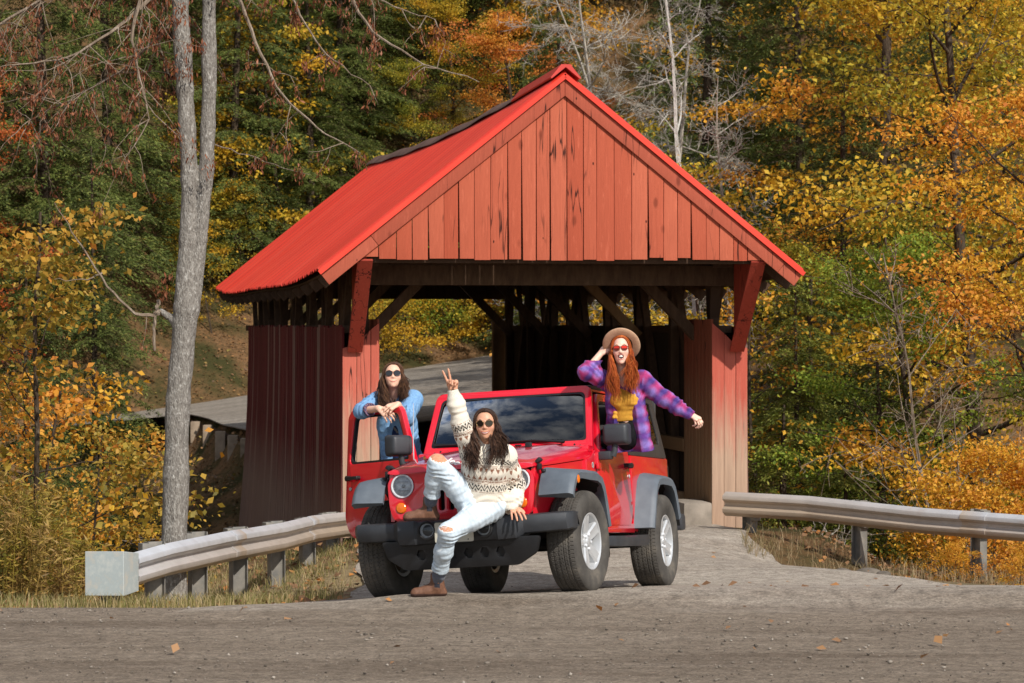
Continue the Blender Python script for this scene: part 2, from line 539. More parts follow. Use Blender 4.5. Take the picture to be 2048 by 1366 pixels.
# creek in the ravine under the bridge
c, s = math.cos(BR_A), math.sin(BR_A)
def br_w(u, v, z): return Vector((BR_O[0] + u * c - v * s, BR_O[1] + u * s + v * c, z))
bm = bm_new()
vs = [bm.verts.new(br_w(u, v, -3.0)) for u, v in ((-25, 3), (25, 3), (25, 12), (-25, 12))]
bm.faces.new(vs)
t = NT('creek_water'); t.set(color=srgb(52, 50, 40), rough=0.08, spec=0.5); t.bump(t.noise(3, 5), 0.2, 0.05)
tag(obj('creek_water', bm, t.m, deg=0), kind='structure')

# ================================================================== COVERED BRIDGE
rng = random.Random(11)

def painted_wood(name, paint1, paint2, bare, wear=0.5, zlo=-0.2, zhi=1.6, streak=0.5, fade=0.0):
    """Old painted boards: per-board tone, vertical grain, knots, bare wood where the paint has worn off low down."""
    t = NT(name)
    isl = t.island()
    grain = t.noise(6, 8, 0.65, vec=t.mapping((9, 9, 0.55)))
    col = t.ramp(isl, [(0.0, paint1), (1.0, paint2)])
    col = t.mix(t.ramp(grain, [(0.35, 0.0), (0.75, 0.35)]), col, tuple(c * 0.62 for c in paint1))
    flake = t.noise(9, 8, 0.72, vec=t.mapping((3, 3, 0.5)))
    col = t.mix(t.ramp(flake, [(0.56, 0.0), (0.70, 0.45)]), col, tuple(min(1, c * 1.28 + 0.01) for c in paint2))
    # dark checks along the grain, and knots
    crack = t.math('ABSOLUTE', t.math('SUBTRACT', t.noise(1.0, 3, 0.5, vec=t.mapping((7, 7, 0.45))), 0.5))
    some = t.ramp(t.noise(1.0, 2, 0.5, vec=t.mapping((2.1, 2.1, 0.8), (0.3, 0.2, 0))), [(0.48, 0.0), (0.56, 1.0)])
    col = t.mix(t.math('MULTIPLY', t.ramp(crack, [(0.004, 0.9), (0.012, 0.0)]), some), col, srgb(40, 22, 18))
    kn = t.voronoi(1.0, vec=t.mapping((3.7, 3.7, 1.6)))
    col = t.mix(t.ramp(kn, [(0.06, 0.75), (0.12, 0.0)]), col, tuple(c * 0.45 for c in paint1))
    pin = t.voronoi(1.0, vec=t.mapping((6.3, 6.3, 3.2), (0, 0.2, 0.1)))
    col = t.mix(t.ramp(pin, [(0.045, 0.9), (0.065, 0.0)]), col, srgb(40, 20, 16))
    if wear > 0:
        z = t.sep()[2]
        g = t.math('DIVIDE', t.math('SUBTRACT', zhi, z), zhi - zlo, True)
        g = t.math('MULTIPLY', g, wear)
        n = t.noise(5, 8, 0.7, vec=t.mapping((5, 5, 0.35)))
        f = t.math('ADD', g, t.math('MULTIPLY', t.math('SUBTRACT', n, 0.5), 0.9))
        col = t.mix(t.ramp(f, [(0.30, 0.0), (0.85, 1.0)]), col, t.ramp(t.noise(4, 6, 0.6, vec=t.mapping((8, 8, 0.4))), [(0.3, tuple(c * 0.75 for c in bare)), (0.7, bare)]))
    if streak > 0:
        st = t.noise(1.0, 3, 0.5, vec=t.mapping((2.4, 2.4, 0.03)))
        col = t.mix(t.ramp(st, [(0.535, 0.0), (0.60, streak)]), col, bare)
    t.set(color=col, rough=0.82, spec=0.2)
    t.bump(t.math('ADD', grain, t.math('MULTIPLY', kn, 0.3)), 0.45, 0.012)
    return t.m

M_gable = painted_wood('faded_red_boards', srgb(174, 82, 58), srgb(190, 101, 75), srgb(160, 110, 90), wear=0.0, streak=0.0)
M_rake = painted_wood('faded_red_trim', srgb(166, 80, 60), srgb(178, 92, 70), srgb(150, 110, 92), wear=0, streak=0.0)
M_panel = painted_wood('worn_red_boards', srgb(180, 86, 70), srgb(192, 102, 84), srgb(190, 158, 134), wear=1.35, zlo=-0.15, zhi=1.95, streak=0.0)
M_jamb = painted_wood('weathered_inner_boards', srgb(140, 76, 56), srgb(150, 84, 62), srgb(160, 128, 96), wear=1.1, zlo=0.0, zhi=2.4, streak=0.0)
M_side = painted_wood('shaded_maroon_side_boards', srgb(88, 30, 32), srgb(106, 40, 40), srgb(132, 106, 94), wear=1.25, zlo=-0.9, zhi=1.2, streak=0.8)  # paint darkened for the wall's shade; streaks and bare wood are wear
M_bracket = painted_wood('red_bracket_boards', srgb(150, 58, 46), srgb(176, 74, 56), srgb(120, 70, 56), wear=0, streak=0.0)
def timber(name, c1, c2):
    t = NT(name)
    t.set(color=t.mix(t.island(), t.ramp(t.noise(5, 7, 0.65, vec=t.mapping((4, 4, 1))), [(0.3, c1), (0.7, c2)]), c1), rough=0.88, spec=0.15)
    t.bump(t.noise(8, 7, 0.7, vec=t.mapping((6, 6, 2))), 0.4, 0.01)
    return t.m
M_dark = timber('old_dark_timber', srgb(70, 53, 42), srgb(104, 82, 64))
M_brown = timber('brown_timber', srgb(128, 100, 72), srgb(158, 126, 94))
M_black = timber('dark_inner_boards', srgb(62, 50, 42), srgb(88, 72, 58))  # plain dark brown boards inside the walls

t = NT('red_corrugated_metal')
dirt_ = t.noise(1.2, 6, 0.6, vec=t.mapping((1, 0.6, 1)))
rc = t.mix(t.ramp(dirt_, [(0.35, 0.0), (0.70, 0.8)]), srgb(232, 66, 46), srgb(212, 56, 42))
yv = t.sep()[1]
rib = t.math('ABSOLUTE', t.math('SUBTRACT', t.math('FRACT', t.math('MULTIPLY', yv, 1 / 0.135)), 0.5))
rc = t.mix(t.ramp(rib, [(0.25, 0.0), (0.48, 0.28)]), rc, srgb(160, 36, 30))          # rib shading painted in, one darker stripe per corrugation
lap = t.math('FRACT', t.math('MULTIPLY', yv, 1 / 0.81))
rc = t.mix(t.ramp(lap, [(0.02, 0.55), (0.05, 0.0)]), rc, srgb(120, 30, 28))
fade = t.noise(1.0, 5, 0.6, vec=t.mapping((0.5, 2.2, 0.5)))
rc = t.mix(t.ramp(fade, [(0.45, 0.0), (0.75, 0.35)]), rc, srgb(232, 100, 78))
t.set(color=rc, rough=0.45, spec=0.35)
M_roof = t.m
M_cap = simple('dull_ridge_metal', srgb(92, 66, 58), srgb(126, 96, 84), 4, 0.7, bump=0.2)
M_capred = simple('red_ridge_metal', srgb(206, 62, 52), srgb(190, 50, 42), 4, 0.5)
M_edge = simple('weathered_metal_edge', srgb(120, 112, 110), srgb(160, 150, 146), 12, 0.6)

bridge = empty('covered_bridge', (BR_O[0], BR_O[1], 0), (0, 0, BR_A), 'red wooden covered bridge with corrugated red metal roof and plank gable', 'covered bridge')

HW = 2.35                 # half the outer width
V0, V1 = -1.09, 16.2      # gable face and far end of the roof
APEX, SLOPE, EAVE = 4.93, 0.800, 2.70
L_BR = 15.0
def sag(v): return -0.13 * math.sin(math.pi * min(max((v - V0) / (V1 - V0), 0), 1)) 
def roof_z(u, v): return APEX - SLOPE * abs(u) + sag(v)

# ---- gable boards
bm = bm_new()
edges = [-2.42]
while edges[-1] < 2.42:
    edges.append(edges[-1] + rng.uniform(0.150, 0.200))
for a, b in zip(edges[:-1], edges[1:]):
    g0, g1 = rng.uniform(0.001, 0.005), rng.uniform(0.001, 0.004)
    lb, rb = a + g0 + rng.choice([0, 0, 0, 0.006, 0.016]), b - g1
    lt, rt = a + rng.uniform(0.001, 0.005), b - rng.uniform(0.001, 0.005)
    zb = 2.885 + rng.uniform(-0.008, 0.010) + (0.03 if rng.random() < 0.1 else 0)
    f = lambda u: APEX - 0.05 - SLOPE * abs(u)
    pts = [(lb, zb), (rb, zb)]
    pts += [(rt, max(f(rt), zb + .01))]
    if lt < 0 < rt: pts.append((0, f(0)))
    pts += [(lt, max(f(lt), zb + .01))]
    off = rng.uniform(-0.004, 0.006)
    add_plate(bm, pts, [], 0.024, frame((0, V0 + 0.03 + off, 0), (1, 0, 0), (0, 0, 1), (0, 1, 0)), bev=0.0025)
obj('gable_siding', bm, M_gable, bridge, deg=20)

# ---- rake boards, each in two lengths
for sgn in (-1, 1):
    bm = bm_new()
    d = Vector((sgn, 0, -SLOPE)).normalized()
    n_ = Vector((sgn * SLOPE, 0, 1)).normalized()
    top = Vector((0, V0, APEX - 0.055))
    ln = 2.70 / abs(d.x)
    split = 0.80 if sgn < 0 else 0.93
    wd = 0.140
    for a, b, off in ((0.0, split * ln, 0.0), (split * ln + 0.004, ln, 0.006)):
        cx = top + d * (a + b) / 2 - n_ * wd / 2
        p = [top + d * a, top + d * b, top + d * b - n_ * wd, top + d * a - n_ * wd]
        if a == 0: p[3] = top - Vector((0, 0, wd / n_.z)); p[0] = top.copy(); p[0].x += sgn * 0.002; p[3].x += sgn * 0.002
        pl = [(q.x, q.z) for q in p]
        add_plate(bm, pl, [], 0.028, frame((0, V0 - 0.002 + off, 0), (1, 0, 0), (0, 0, 1), (0, 1, 0)), bev=0.004)
    obj('rake_board', bm, M_rake, bridge, deg=20)
    # red metal trim that laps over the rake board's top edge
    bm = bm_new()
    a0, b0 = top + Vector((0, -0.018, 0.038)), top + d * (ln + 0.03) + Vector((0, -0.018, 0.038))
    add_beam(bm, a0, b0, 0.03, 0.05, up=n_)
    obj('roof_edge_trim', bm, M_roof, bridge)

# ---- corrugated roof: one sheet each side
def roof_half(sgn):
    pitch_ = 0.135
    vs_ = np.arange(V0 - 0.02, V1, pitch_ / 10)
    ss = np.linspace(0, 1, 13)
    VV, SS = np.meshgrid(vs_, ss, indexing='ij')
    ue = 2.73 + 0.03 * (vnoise(VV * 0.5, VV * 0, 31) - 0.5) + 0.022 * (vnoise(VV * 9, VV * 0, 33) - 0.5)
    U = SS * ue
    sg = -0.13 * np.sin(np.pi * np.clip((VV - V0) / (V1 - V0), 0, 1))
    lowsag = -0.03 * np.sin(VV * 0.55 + 0.6) * SS
    Z = APEX - SLOPE * U + sg + lowsag + 0.018 * np.sin(2 * np.pi * VV / pitch_) + 0.035
    n, m = VV.shape
    k = (np.arange(n - 1)[:, None] * m + np.arange(m - 1)[None, :]).ravel()
    top = np.stack([sgn * U.ravel(), VV.ravel(), Z.ravel()], 1)
    F = np.stack([k, k + 1, k + m + 1, k + m], 1)
    if sgn > 0: F = F[:, ::-1]
    bot = top - np.array([0, 0, 0.006])
    V = np.concatenate([top, bot]); N = len(top)
    FF = [F, F[:, ::-1] + N]
    e = np.arange(n - 1) * m + m - 1                          # eave edge
    q = np.stack([e, e + m, e + m + N, e + N], 1)
    FF.append(q if sgn < 0 else q[:, ::-1])
    j = np.arange(m - 1)
    q = np.stack([j + 1, j, j + N, j + 1 + N], 1)
    FF.append(q if sgn < 0 else q[:, ::-1])
    return np_mesh('roof', V, np.concatenate(FF))
for sgn in (-1, 1):
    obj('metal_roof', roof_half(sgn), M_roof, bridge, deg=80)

# ridge cap: dull strip along the ridge, red piece at the gable
bm = bm_new()
rings = []
for v in np.linspace(0.35, V1, 30):
    z = APEX + sag(v) + 0.05 + 0.012 * math.sin(v * 2.1)
    rings.append([(-0.15, v, z - 0.085), (-0.14, v, z - 0.065), (0, v, z + 0.05), (0.14, v, z - 0.065), (0.15, v, z - 0.085), (0, v, z + 0.025)])
add_loft(bm, rings)
obj('ridge_cap', bm, M_cap, bridge)
bm = bm_new()
rings = []
for v in (V0 - 0.05, V0 + 0.3, 0.9, 1.45):
    z = APEX + sag(v) + 0.075
    rings.append([(-0.17, v, z - 0.11), (-0.05, v, z + 0.035), (0.05, v, z + 0.035), (0.17, v, z - 0.11), (0.16, v, z - 0.125), (0, v, z + 0.005), (-0.16, v, z - 0.125)])
add_loft(bm, rings)
obj('gable_cap', bm, M_capred, bridge)

# roof boards under the metal, rafters with their tails
for sgn in (-1, 1):
    bm = bm_new()
    for i in range(9):
        s0 = 0.02 + i * 0.30
        v = V0 + 0.09
        a = Vector((sgn * (s0 + 0.13), v, 0)); b = Vector((sgn * (s0 + 0.13), V1 - 0.1, 0))
        a.z = APEX - SLOPE * abs(a.x) - 0.075; b.z = a.z
        P = [a]
        for w in np.linspace(v, V1 - 0.1, 14):
            pass
        pts = [Vector((a.x, w, a.z + sag(w) - 0.03 * math.sin(w * 0.55 + 0.6) * abs(a.x) / 2.76)) for w in np.linspace(v, V1 - 0.1, 18)]
        for p, q in zip(pts[:-1], pts[1:]):
            add_beam(bm, p, q + (q - p).normalized() * 0.0, 0.24, 0.022, up=(sgn * SLOPE, 0, 1))
    obj('roof_sheathing', bm, M_dark, bridge)
    for k in range(17):
        v = V0 + 0.35 + k * 1.02
        bm = bm_new()
        hi = Vector((sgn * 0.03, v, APEX - 0.19 + sag(v)))
        lo = Vector((sgn * 2.66, v, APEX - 0.19 - SLOPE * 2.63 + sag(v) - 0.03 * math.sin(v * 0.55 + 0.6)))
        add_beam(bm, hi, lo, 0.06, 0.13, up=(sgn * SLOPE, 0, 1))
        obj('rafter', bm, M_dark, bridge)

# ---- portal: lintel, brackets, front panels, jambs
bm = bm_new()
add_box(bm, (0, 0.12, 2.735), (4.5, 0.2, 0.23), bev=0.008)
add_box(bm, (0, V0 + 0.17, 2.93), (4.72, 0.12, 0.16), bev=0.006)
obj('portal_beam', bm, M_dark, bridge)
for sgn in (-1, 1):
    bm = bm_new()
    # each bracket is a tapering board standing out from the wall up to the gable's foot
    fr = frame((sgn * 2.24, 0, 0), (0, -1, 0), (0, 0, 1), (-sgn, 0, 0))
    pl = [(0.005, 1.88), (0.09, 1.88), (1.02, 2.86), (1.02, 3.02), (0.005, 3.02)]
    add_plate(bm, pl, [], 0.045, fr, bev=0.004)
    # its face board, tilted out with the slope
    a, b = Vector((sgn * 2.215, -0.07, 1.865)), Vector((sgn * 2.215, -1.04, 2.88))
    add_beam(bm, a, b, 0.17, 0.03, up=(0, -1, -1), bev=0.004)
    obj('gable_bracket', bm, M_bracket, bridge, deg=20)

    bm = bm_new()
    bd = [1.93, 2.075, 2.215, 2.352] if sgn > 0 else [1.93, 2.03, 2.19, 2.352]
    top = lambda u: 2.19 - 0.29 * min(max((u - 1.95) / 0.30, 0), 1)
    for a, b in zip(bd[:-1], bd[1:]):
        a2, b2 = a + rng.uniform(0.001, 0.004), b - rng.uniform(0.001, 0.004)
        zb = -0.22 + rng.uniform(-0.03, 0.02)
        pl = [(sgn * a2, zb), (sgn * b2, zb), (sgn * b2, top(b2)), (sgn * a2, top(a2))]
        add_plate(bm, pl, [], 0.026, frame((0, -0.028 + rng.uniform(-.003, .003), 0), (1, 0, 0), (0, 0, 1), (0, 1, 0)), bev=0.003)
    obj('portal_panel', bm, M_panel, bridge, deg=20)

    bm = bm_new()
    vv = 0.0
    while vv < 1.28:
        w = rng.uniform(0.15, 0.2)
        add_box(bm, (sgn * 1.942, vv + w / 2, 1.02 + 0.004 * rng.random()), (0.024, w - 0.006, 2.42), bev=0.003)
        vv += w
    obj('jamb_lining', bm, M_jamb, bridge, deg=20)

# ---- side walls, bowed out with age
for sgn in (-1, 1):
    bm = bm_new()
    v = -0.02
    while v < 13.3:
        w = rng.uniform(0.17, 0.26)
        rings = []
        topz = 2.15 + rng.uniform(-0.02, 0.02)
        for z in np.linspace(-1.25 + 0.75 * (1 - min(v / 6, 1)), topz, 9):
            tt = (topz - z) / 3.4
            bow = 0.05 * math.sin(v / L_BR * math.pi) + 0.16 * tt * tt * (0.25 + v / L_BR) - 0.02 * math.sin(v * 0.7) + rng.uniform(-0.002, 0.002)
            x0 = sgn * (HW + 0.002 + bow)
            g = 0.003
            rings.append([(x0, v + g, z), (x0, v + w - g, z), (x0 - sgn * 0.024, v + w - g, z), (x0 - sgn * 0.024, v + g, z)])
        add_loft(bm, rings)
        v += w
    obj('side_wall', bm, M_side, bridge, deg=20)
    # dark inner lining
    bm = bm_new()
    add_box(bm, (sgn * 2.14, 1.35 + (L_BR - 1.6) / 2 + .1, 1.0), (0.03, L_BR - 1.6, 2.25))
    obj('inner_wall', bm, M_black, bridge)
    # top rail of the wall, and the guard timbers inside
    bm = bm_new()
    add_box(bm, (sgn * 2.19, L_BR / 2 + .2, 2.115), (0.22, L_BR - 0.6, 0.09), bev=0.008)
    obj('wall_plate', bm, M_dark, bridge)
    for z, h in ((0.72, 0.16), (0.05, 0.22)):
        bm = bm_new()
        add_box(bm, (sgn * (1.88 if z < .3 else 1.99), 1.4 + 6.6, z), (0.14, 13.2, h), bev=0.012)
        obj('guard_timber', bm, M_brown, bridge)

# ---- trusses
for sgn in (-1, 1):
    uu = sgn * 2.06
    bm = bm_new(); add_box(bm, (uu, L_BR / 2 + .1, 2.93), (0.24, L_BR + 0.3, 0.20), bev=0.01); obj('top_chord', bm, M_dark, bridge)
    bm = bm_new(); add_box(bm, (uu, L_BR / 2 + .1, -0.30), (0.24, L_BR + 0.3, 0.26), bev=0.01); obj('bottom_chord', bm, M_dark, bridge)
    npan = 7
    dv = (L_BR - 0.9) / npan
    for k in range(npan + 1):
        v = 0.45 + k * dv
        bm = bm_new()
        add_box(bm, (uu, v, 1.2), (0.11, 0.15, 2.8), bev=0.006)
        # the post's splayed head
        P = [(v - 0.075, 2.25), (v + 0.075, 2.25), (v + 0.20, 2.83), (v - 0.20, 2.83)]
        add_plate(bm, P, [], 0.11, frame((uu - 0.055, 0, 0), (0, 1, 0), (0, 0, 1), (1, 0, 0)))
        obj('truss_post', bm, M_dark, bridge)
        if k < npan:
            bm = bm_new()
            mid = npan / 2
            a, b = (v + 0.1, v + dv - 0.1) if k < mid else (v + dv - 0.1, v + 0.1)
            add_beam(bm, (uu, a, -0.15), (uu, b, 2.8), 0.09, 0.11, up=(0, 1, 0))
            obj('truss_brace', bm, M_dark, bridge)
            bm = bm_new()
            add_beam(bm, (uu + sgn * 0.14, b, -0.15), (uu + sgn * 0.14, a, 2.8), 0.07, 0.09, up=(0, 1, 0))
            obj('truss_brace', bm, M_dark, bridge)
# cross beams overhead with knee braces
for k in range(5):
    v = 0.9 + k * 3.25
    bm = bm_new()
    add_box(bm, (0, v, 2.96), (4.3, 0.18, 0.2), bev=0.01)
    obj('tie_beam', bm, M_dark, bridge)
    for sgn in (-1, 1):
        bm = bm_new()
        add_beam(bm, (sgn * 1.98, v + 0.02, 2.02), (sgn * 1.12, v + 0.02, 2.9), 0.12, 0.13, up=(0, 1, 0))
        obj('knee_brace', bm, M_brown if (sgn > 0 and k == 1) else M_dark, bridge)  # one brace in lighter timber, coloured as if sunlit
    if k < 4:
        for sgn in (-1, 1):
            bm = bm_new()
            add_beam(bm, (sgn * 1.95, v + 0.1, 2.92), (-sgn * 1.95, v + 3.15, 2.92), 0.12, 0.1, up=(0, 0, 1))
            obj('wind_brace', bm, M_dark, bridge)
# deck
bm = bm_new()
v = 0.02
while v < L_BR + 0.2:
    w = rng.uniform(0.2, 0.28)
    add_box(bm, (0, v + w / 2, -0.15 + rng.uniform(-0.003, 0.003)), (4.1, w - 0.008, 0.07))
    v += w
obj('deck', bm, timber('deck_planks', srgb(96, 82, 66), srgb(128, 112, 92)), bridge, deg=20)
# far portal posts
for sgn in (-1, 1):
    bm = bm_new()
    add_box(bm, (sgn * 1.98, L_BR + 0.05, 1.05), (0.24, 0.16, 2.4), bev=0.01)
    obj('portal_post', bm, M_brown, bridge)
bm = bm_new(); add_box(bm, (0, L_BR + 0.1, 2.75), (4.3, 0.16, 0.3), bev=0.01); obj('portal_beam', bm, M_dark, bridge)
# abutments
M_conc = simple('old_concrete', srgb(128, 118, 106), srgb(160, 148, 134), 5, 0.9, bump=0.5, bscale=20)
for v in (0.55, 14.6):
    bm = bm_new(); add_box(bm, (0, v, -1.95), (4.4, 1.2, 3.0), bev=0.03); obj('abutment', bm, M_conc, bridge)
# concrete block at the foot of the opening
bo = tag(obj('kerb_block', (lambda b: (add_box(b, (0, 0, 0), (0.34, 0.75, 0.30), bev=0.035), b)[1])(bm_new()), M_conc), 'worn concrete kerb block at the foot of the bridge opening', 'kerb block')
p = br_w(1.72, 0.15, 0); bo.location = (p.x, p.y, -0.02); bo.rotation_euler = (0, 0, BR_A)

# ================================================================== GUARD RAILS
t = NT('galvanised_steel')
col = t.mix(t.ramp(t.noise(4, 7, 0.65), [(0.40, 0.0), (0.70, 0.25)]), t.attr('Col'), srgb(128, 120, 110))
col = t.mix(t.ramp(t.noise(2.0, 5, 0.6, vec=t.mapping((1, 1, 6))), [(0.58, 0.0), (0.72, 0.25)]), col, srgb(150, 116, 84))
t.set(color=col, rough=0.5, metal=0.25, spec=0.5)
t.bump(t.noise(30, 4), 0.08, 0.005)
M_galv = t.m
M_post = simple('weathered_steel_post', srgb(116, 114, 110), srgb(146, 140, 130), 9, 0.6, metal=0.3, bump=0.15)

WPROF = [(0.000, 0.010), (-0.006, 0.020), (-0.040, 0.070), (-0.050, 0.075), (-0.082, 0.078), (-0.090, 0.072), (-0.116, 0.032), (-0.124, 0.027),
         (-0.148, 0.027), (-0.156, 0.032), (-0.182, 0.072), (-0.190, 0.078), (-0.224, 0.075), (-0.234, 0.070), (-0.262, 0.024), (-0.272, 0.014)]
def w_beam(path, side, seed, dusty):
    """W-profile beam along path (tops of the rail); its corrugations face 'side'."""
    r_ = random.Random(seed)
    rings = []; cols = []
    for i, p in enumerate(path):
        t_ = (path[min(i + 1, len(path) - 1)] - path[max(i - 1, 0)]); t_.z = 0; t_.normalize()
        n_ = Vector((-t_.y, t_.x, 0))
        if n_.dot(side) < 0: n_ = -n_
        ring = [p + n_ * d + Vector((0, 0, h)) for h, d in WPROF] + [p + n_ * (d - 0.006) + Vector((0, 0, h)) for h, d in reversed(WPROF)]
        rings.append(ring)
        for h, d in WPROF + WPROF[::-1]:
            f = min(1, max(0, dusty(i / (len(path) - 1)) + (-h / 0.27 - 0.35) * 0.9))
            a, b = np.array(srgb(202, 205, 210)), np.array(srgb(184, 164, 142))  # pale top edge coloured as if sunlit, tan dust lower down
            cols.append(a * (1 - f) + b * f)
    bm = bm_new()
    add_loft(bm, rings)
    me = bpy.data.meshes.new('rail_beam'); bmesh.ops.recalc_face_normals(bm, faces=bm.faces); bm.to_mesh(me); bm.free()
    set_col(me, np.array(cols))
    return me

def densify(pts, n=8):
    out = []
    for a, b in zip(pts[:-1], pts[1:]):
        for k in range(n): out.append(a.lerp(b, k / n))
    return out + [pts[-1]]

def guard_rail(name, path, side, posts, label, seed, dusty, laps=()):
    root = empty(name, (0, 0, 0), label=label, cat='guard rail')
    o = obj('rail_beam', w_beam(densify(path, 10), side, seed, dusty), M_galv, root, deg=22)
    dens = densify(path, 10)
    for f in laps:                                             # overlapping splice of two lengths
        i = int(f * (len(dens) - 2))
        p_, d_ = dens[i], (dens[i + 1] - dens[i]).normalized()
        seg = [p_ + Vector((side.x, side.y, 0)).normalized() * 0.006 + d_ * k for k in (0.0, 0.16, 0.32)]
        me = w_beam([s_ + Vector((0, 0, 0.003)) for s_ in seg], side, seed + 5, lambda f_: dusty(f_) + 0.15)
        obj('rail_splice', me, M_galv, root, deg=22)
    for i in range(2, len(dens) - 1, 5):                        # bolt heads in the valley of the beam
        bm = bm_new()
        n_ = Vector((side.x, side.y, 0)).normalized()
        add_lathe(bm, [(0.0, 0.017), (0.008, 0.014), (0.011, 0.0)], dens[i] + n_ * 0.006 + Vector((0, 0, -0.135)), n_, 10)
        obj('bolt', bm, M_post, root)
    for (x, y, top, bot, ang) in posts:
        bm = bm_new()
        rot = Matrix.Rotation(ang, 3, 'Z')
        h = top - bot
        for cx, cy, sx, sy in ((0, 0, 0.008, 0.14), (0, -0.07, 0.10, 0.008), (0, 0.07, 0.10, 0.008)):
            v = rot @ Vector((cx, cy, 0))
            add_box(bm, (x + v.x, y + v.y, (top + bot) / 2), (sx, sy, h), rot, bev=0.002)
        v = rot @ Vector((0, -0.10, 0))
        add_box(bm, (x + v.x, y + v.y, top - 0.15), (0.10, 0.06, 0.28), rot, bev=0.004)
        obj('post', bm, M_post, root)
    return root

# left: from the flared end by the road to the bridge corner
lp = [at(262, 1106, 22.75), at(330, 1087, 23.4), at(445, 1064, 24.9), at(560, 1046, 26.9), at(625, 1031, 28.8), at(690, 1024, 30.6), at(745, 1021, 31.5)]
def lpost(px, D, up, base):
    q = at(px, base, D); tp = at(px, up, D)
    return (q.x - 0.03, q.y + 0.16, tp.z, min(q.z, gz(q.x, q.y)) - 0.25, R(-60))
gl = guard_rail('guard_rail', lp, Vector((0.9, -0.6, 0)),
    [lpost(312, 23.2, 1086, 1212), lpost(398, 24.3, 1066, 1200), lpost(480, 25.5, 1056, 1165), lpost(556, 27.0, 1044, 1130), lpost(618, 28.9, 1036, 1112), lpost(665, 30.3, 1026, 1098)],
    'dented galvanised guard rail with square end plate on the grassy verge', 3, lambda f: 0.05 + 0.9 * f, laps=(0.36, 0.66))
# square end plate, folded round the rail's flared nose
p0, p1, p2 = at(170, 1103, 22.45), at(247, 1103, 22.35), at(277, 1103, 22.6)
bm = bm_new()
hh = 0.355
rings = []
for p, top, ht_ in ((p0, 0, hh), (p1, 0, hh), (p2, -0.012, hh - 0.05)):
    rings.append([p + Vector((0, 0, top)), p + Vector((0, 0.012, top)), p + Vector((0, 0.012, top - ht_)), p + Vector((0, 0, top - ht_))])
add_loft(bm, rings)
bmesh.ops.bevel(bm, geom=bm.edges[:], offset=0.003, segments=1, affect='EDGES')
t = NT('scuffed_zinc_plate')
t.set(color=t.ramp(t.noise(9, 7, 0.7), [(0.3, srgb(212, 214, 208)), (0.5, srgb(184, 194, 194)), (0.72, srgb(212, 204, 190))]), rough=0.45, metal=0.3)
obj('end_plate', bm, t.m, gl, deg=30)
bm = bm_new()
q = at(218, 1190, 22.55)
add_box(bm, (q.x, q.y + 0.08, q.z - 0.05), (0.16, 0.14, 0.40), bev=0.006)
obj('post', bm, M_post, gl)

# right: from the bridge corner out of the picture
rp = [at(1452, 983, 31.45), at(1620, 992, 30.8), at(1850, 1016, 29.7), at(2048, 1030, 28.8), at(2300, 1052, 27.7)]
def rpost(px, D, up, base):
    q = at(px, base, D); tp = at(px, up, D)
    return (q.x, q.y + 0.15, tp.z, gz(q.x, q.y + .15) - 0.3, R(35))
guard_rail('guard_rail', rp, Vector((-0.5, -1, 0)), [rpost(1502, 31.25, 990, 1055), rpost(1722, 30.35, 1002, 1090), rpost(1962, 29.25, 1020, 1138), rpost(2190, 28.2, 1040, 1150)],
    'tan dusty guard rail running from the bridge corner toward the orange leaves', 9, lambda f: 0.95 - 0.75 * f, laps=(0.62,))

# far bank: the back of a rail with short posts beside the far road
fp = [at(378, 842, 57.2), at(392, 847, 56.4), at(417, 854, 54.6), at(442, 867, 51.9), at(467, 875, 50.8), at(493, 881, 49.5), at(520, 888, 48.0)]
far = empty('guard_rail', (0, 0, 0), label='row of short stout rail posts edging the far road left of the bridge', cat='guard rail')
bm = bm_new()
for a, b in zip(fp[:-1], fp[1:]): add_beam(bm, a + Vector((0.05, 0.16, -0.05)), b + Vector((0.05, 0.16, -0.05)), 0.05, 0.10)
obj('rail_beam', bm, M_dark, far)
for px, py, D in ((417, 853, 54.6), (442, 866, 51.9), (467, 874, 50.8), (493, 880, 49.5), (392, 846, 56.4)):
    bm = bm_new()
    q = at(px, py, D)
    add_box(bm, (q.x, q.y - 0.08, q.z - 0.34), (0.19, 0.19, 0.75), bev=0.02)
    obj('post', bm, simple('grey_post', srgb(126, 108, 88), srgb(160, 140, 118), 6, 0.85, bump=0.3) if 'grey_post' not in bpy.data.materials else bpy.data.materials['grey_post'], far)

# ================================================================== RED OFF-ROAD CAR
car = empty('parked_car', (0, 0, 0), label='red two-door off-road car with grey flares and its passenger door open', cat='car')
car.matrix_world = frame((CAR_X, CAR_Y, 0), CF, CL, CU)      # local x forward, y to its left, z up
def car_w(x, y, z): return Vector(CF) * x + Vector(CL) * y + Vector(CU) * z + Vector((CAR_X, CAR_Y, 0))

t = NT('red_car_paint')
dust = t.noise(3, 7, 0.65)
redc = t.mix(t.ramp(dust, [(0.45, 0.0), (0.8, 0.10)]), srgb(216, 10, 38), srgb(160, 100, 84))
t.set(color=redc, rough=0.30, spec=0.5, coat=1.0, coat_r=0.03)
t.bump(t.noise(2.2, 2), 0.015, 0.05)
M_red = t.m
M_flare = simple('faded_grey_plastic', srgb(82, 90, 99), srgb(98, 106, 114), 7, 0.55, bump=0.12, bscale=180, bdist=0.002)
M_char = simple('charcoal_plastic', srgb(44, 46, 50), srgb(58, 60, 64), 6, 0.52, bump=0.15, bscale=200, bdist=0.002)
M_blk = simple('black_trim', srgb(20, 20, 22), srgb(30, 30, 32), 8, 0.5)
M_top = simple('dark_brown_hardtop', srgb(48, 44, 42), srgb(58, 53, 50), 5, 0.55, bump=0.1, bscale=150, bdist=0.002)
M_under = simple('black_underbody', srgb(14, 14, 14), srgb(26, 24, 22), 6, 0.9)
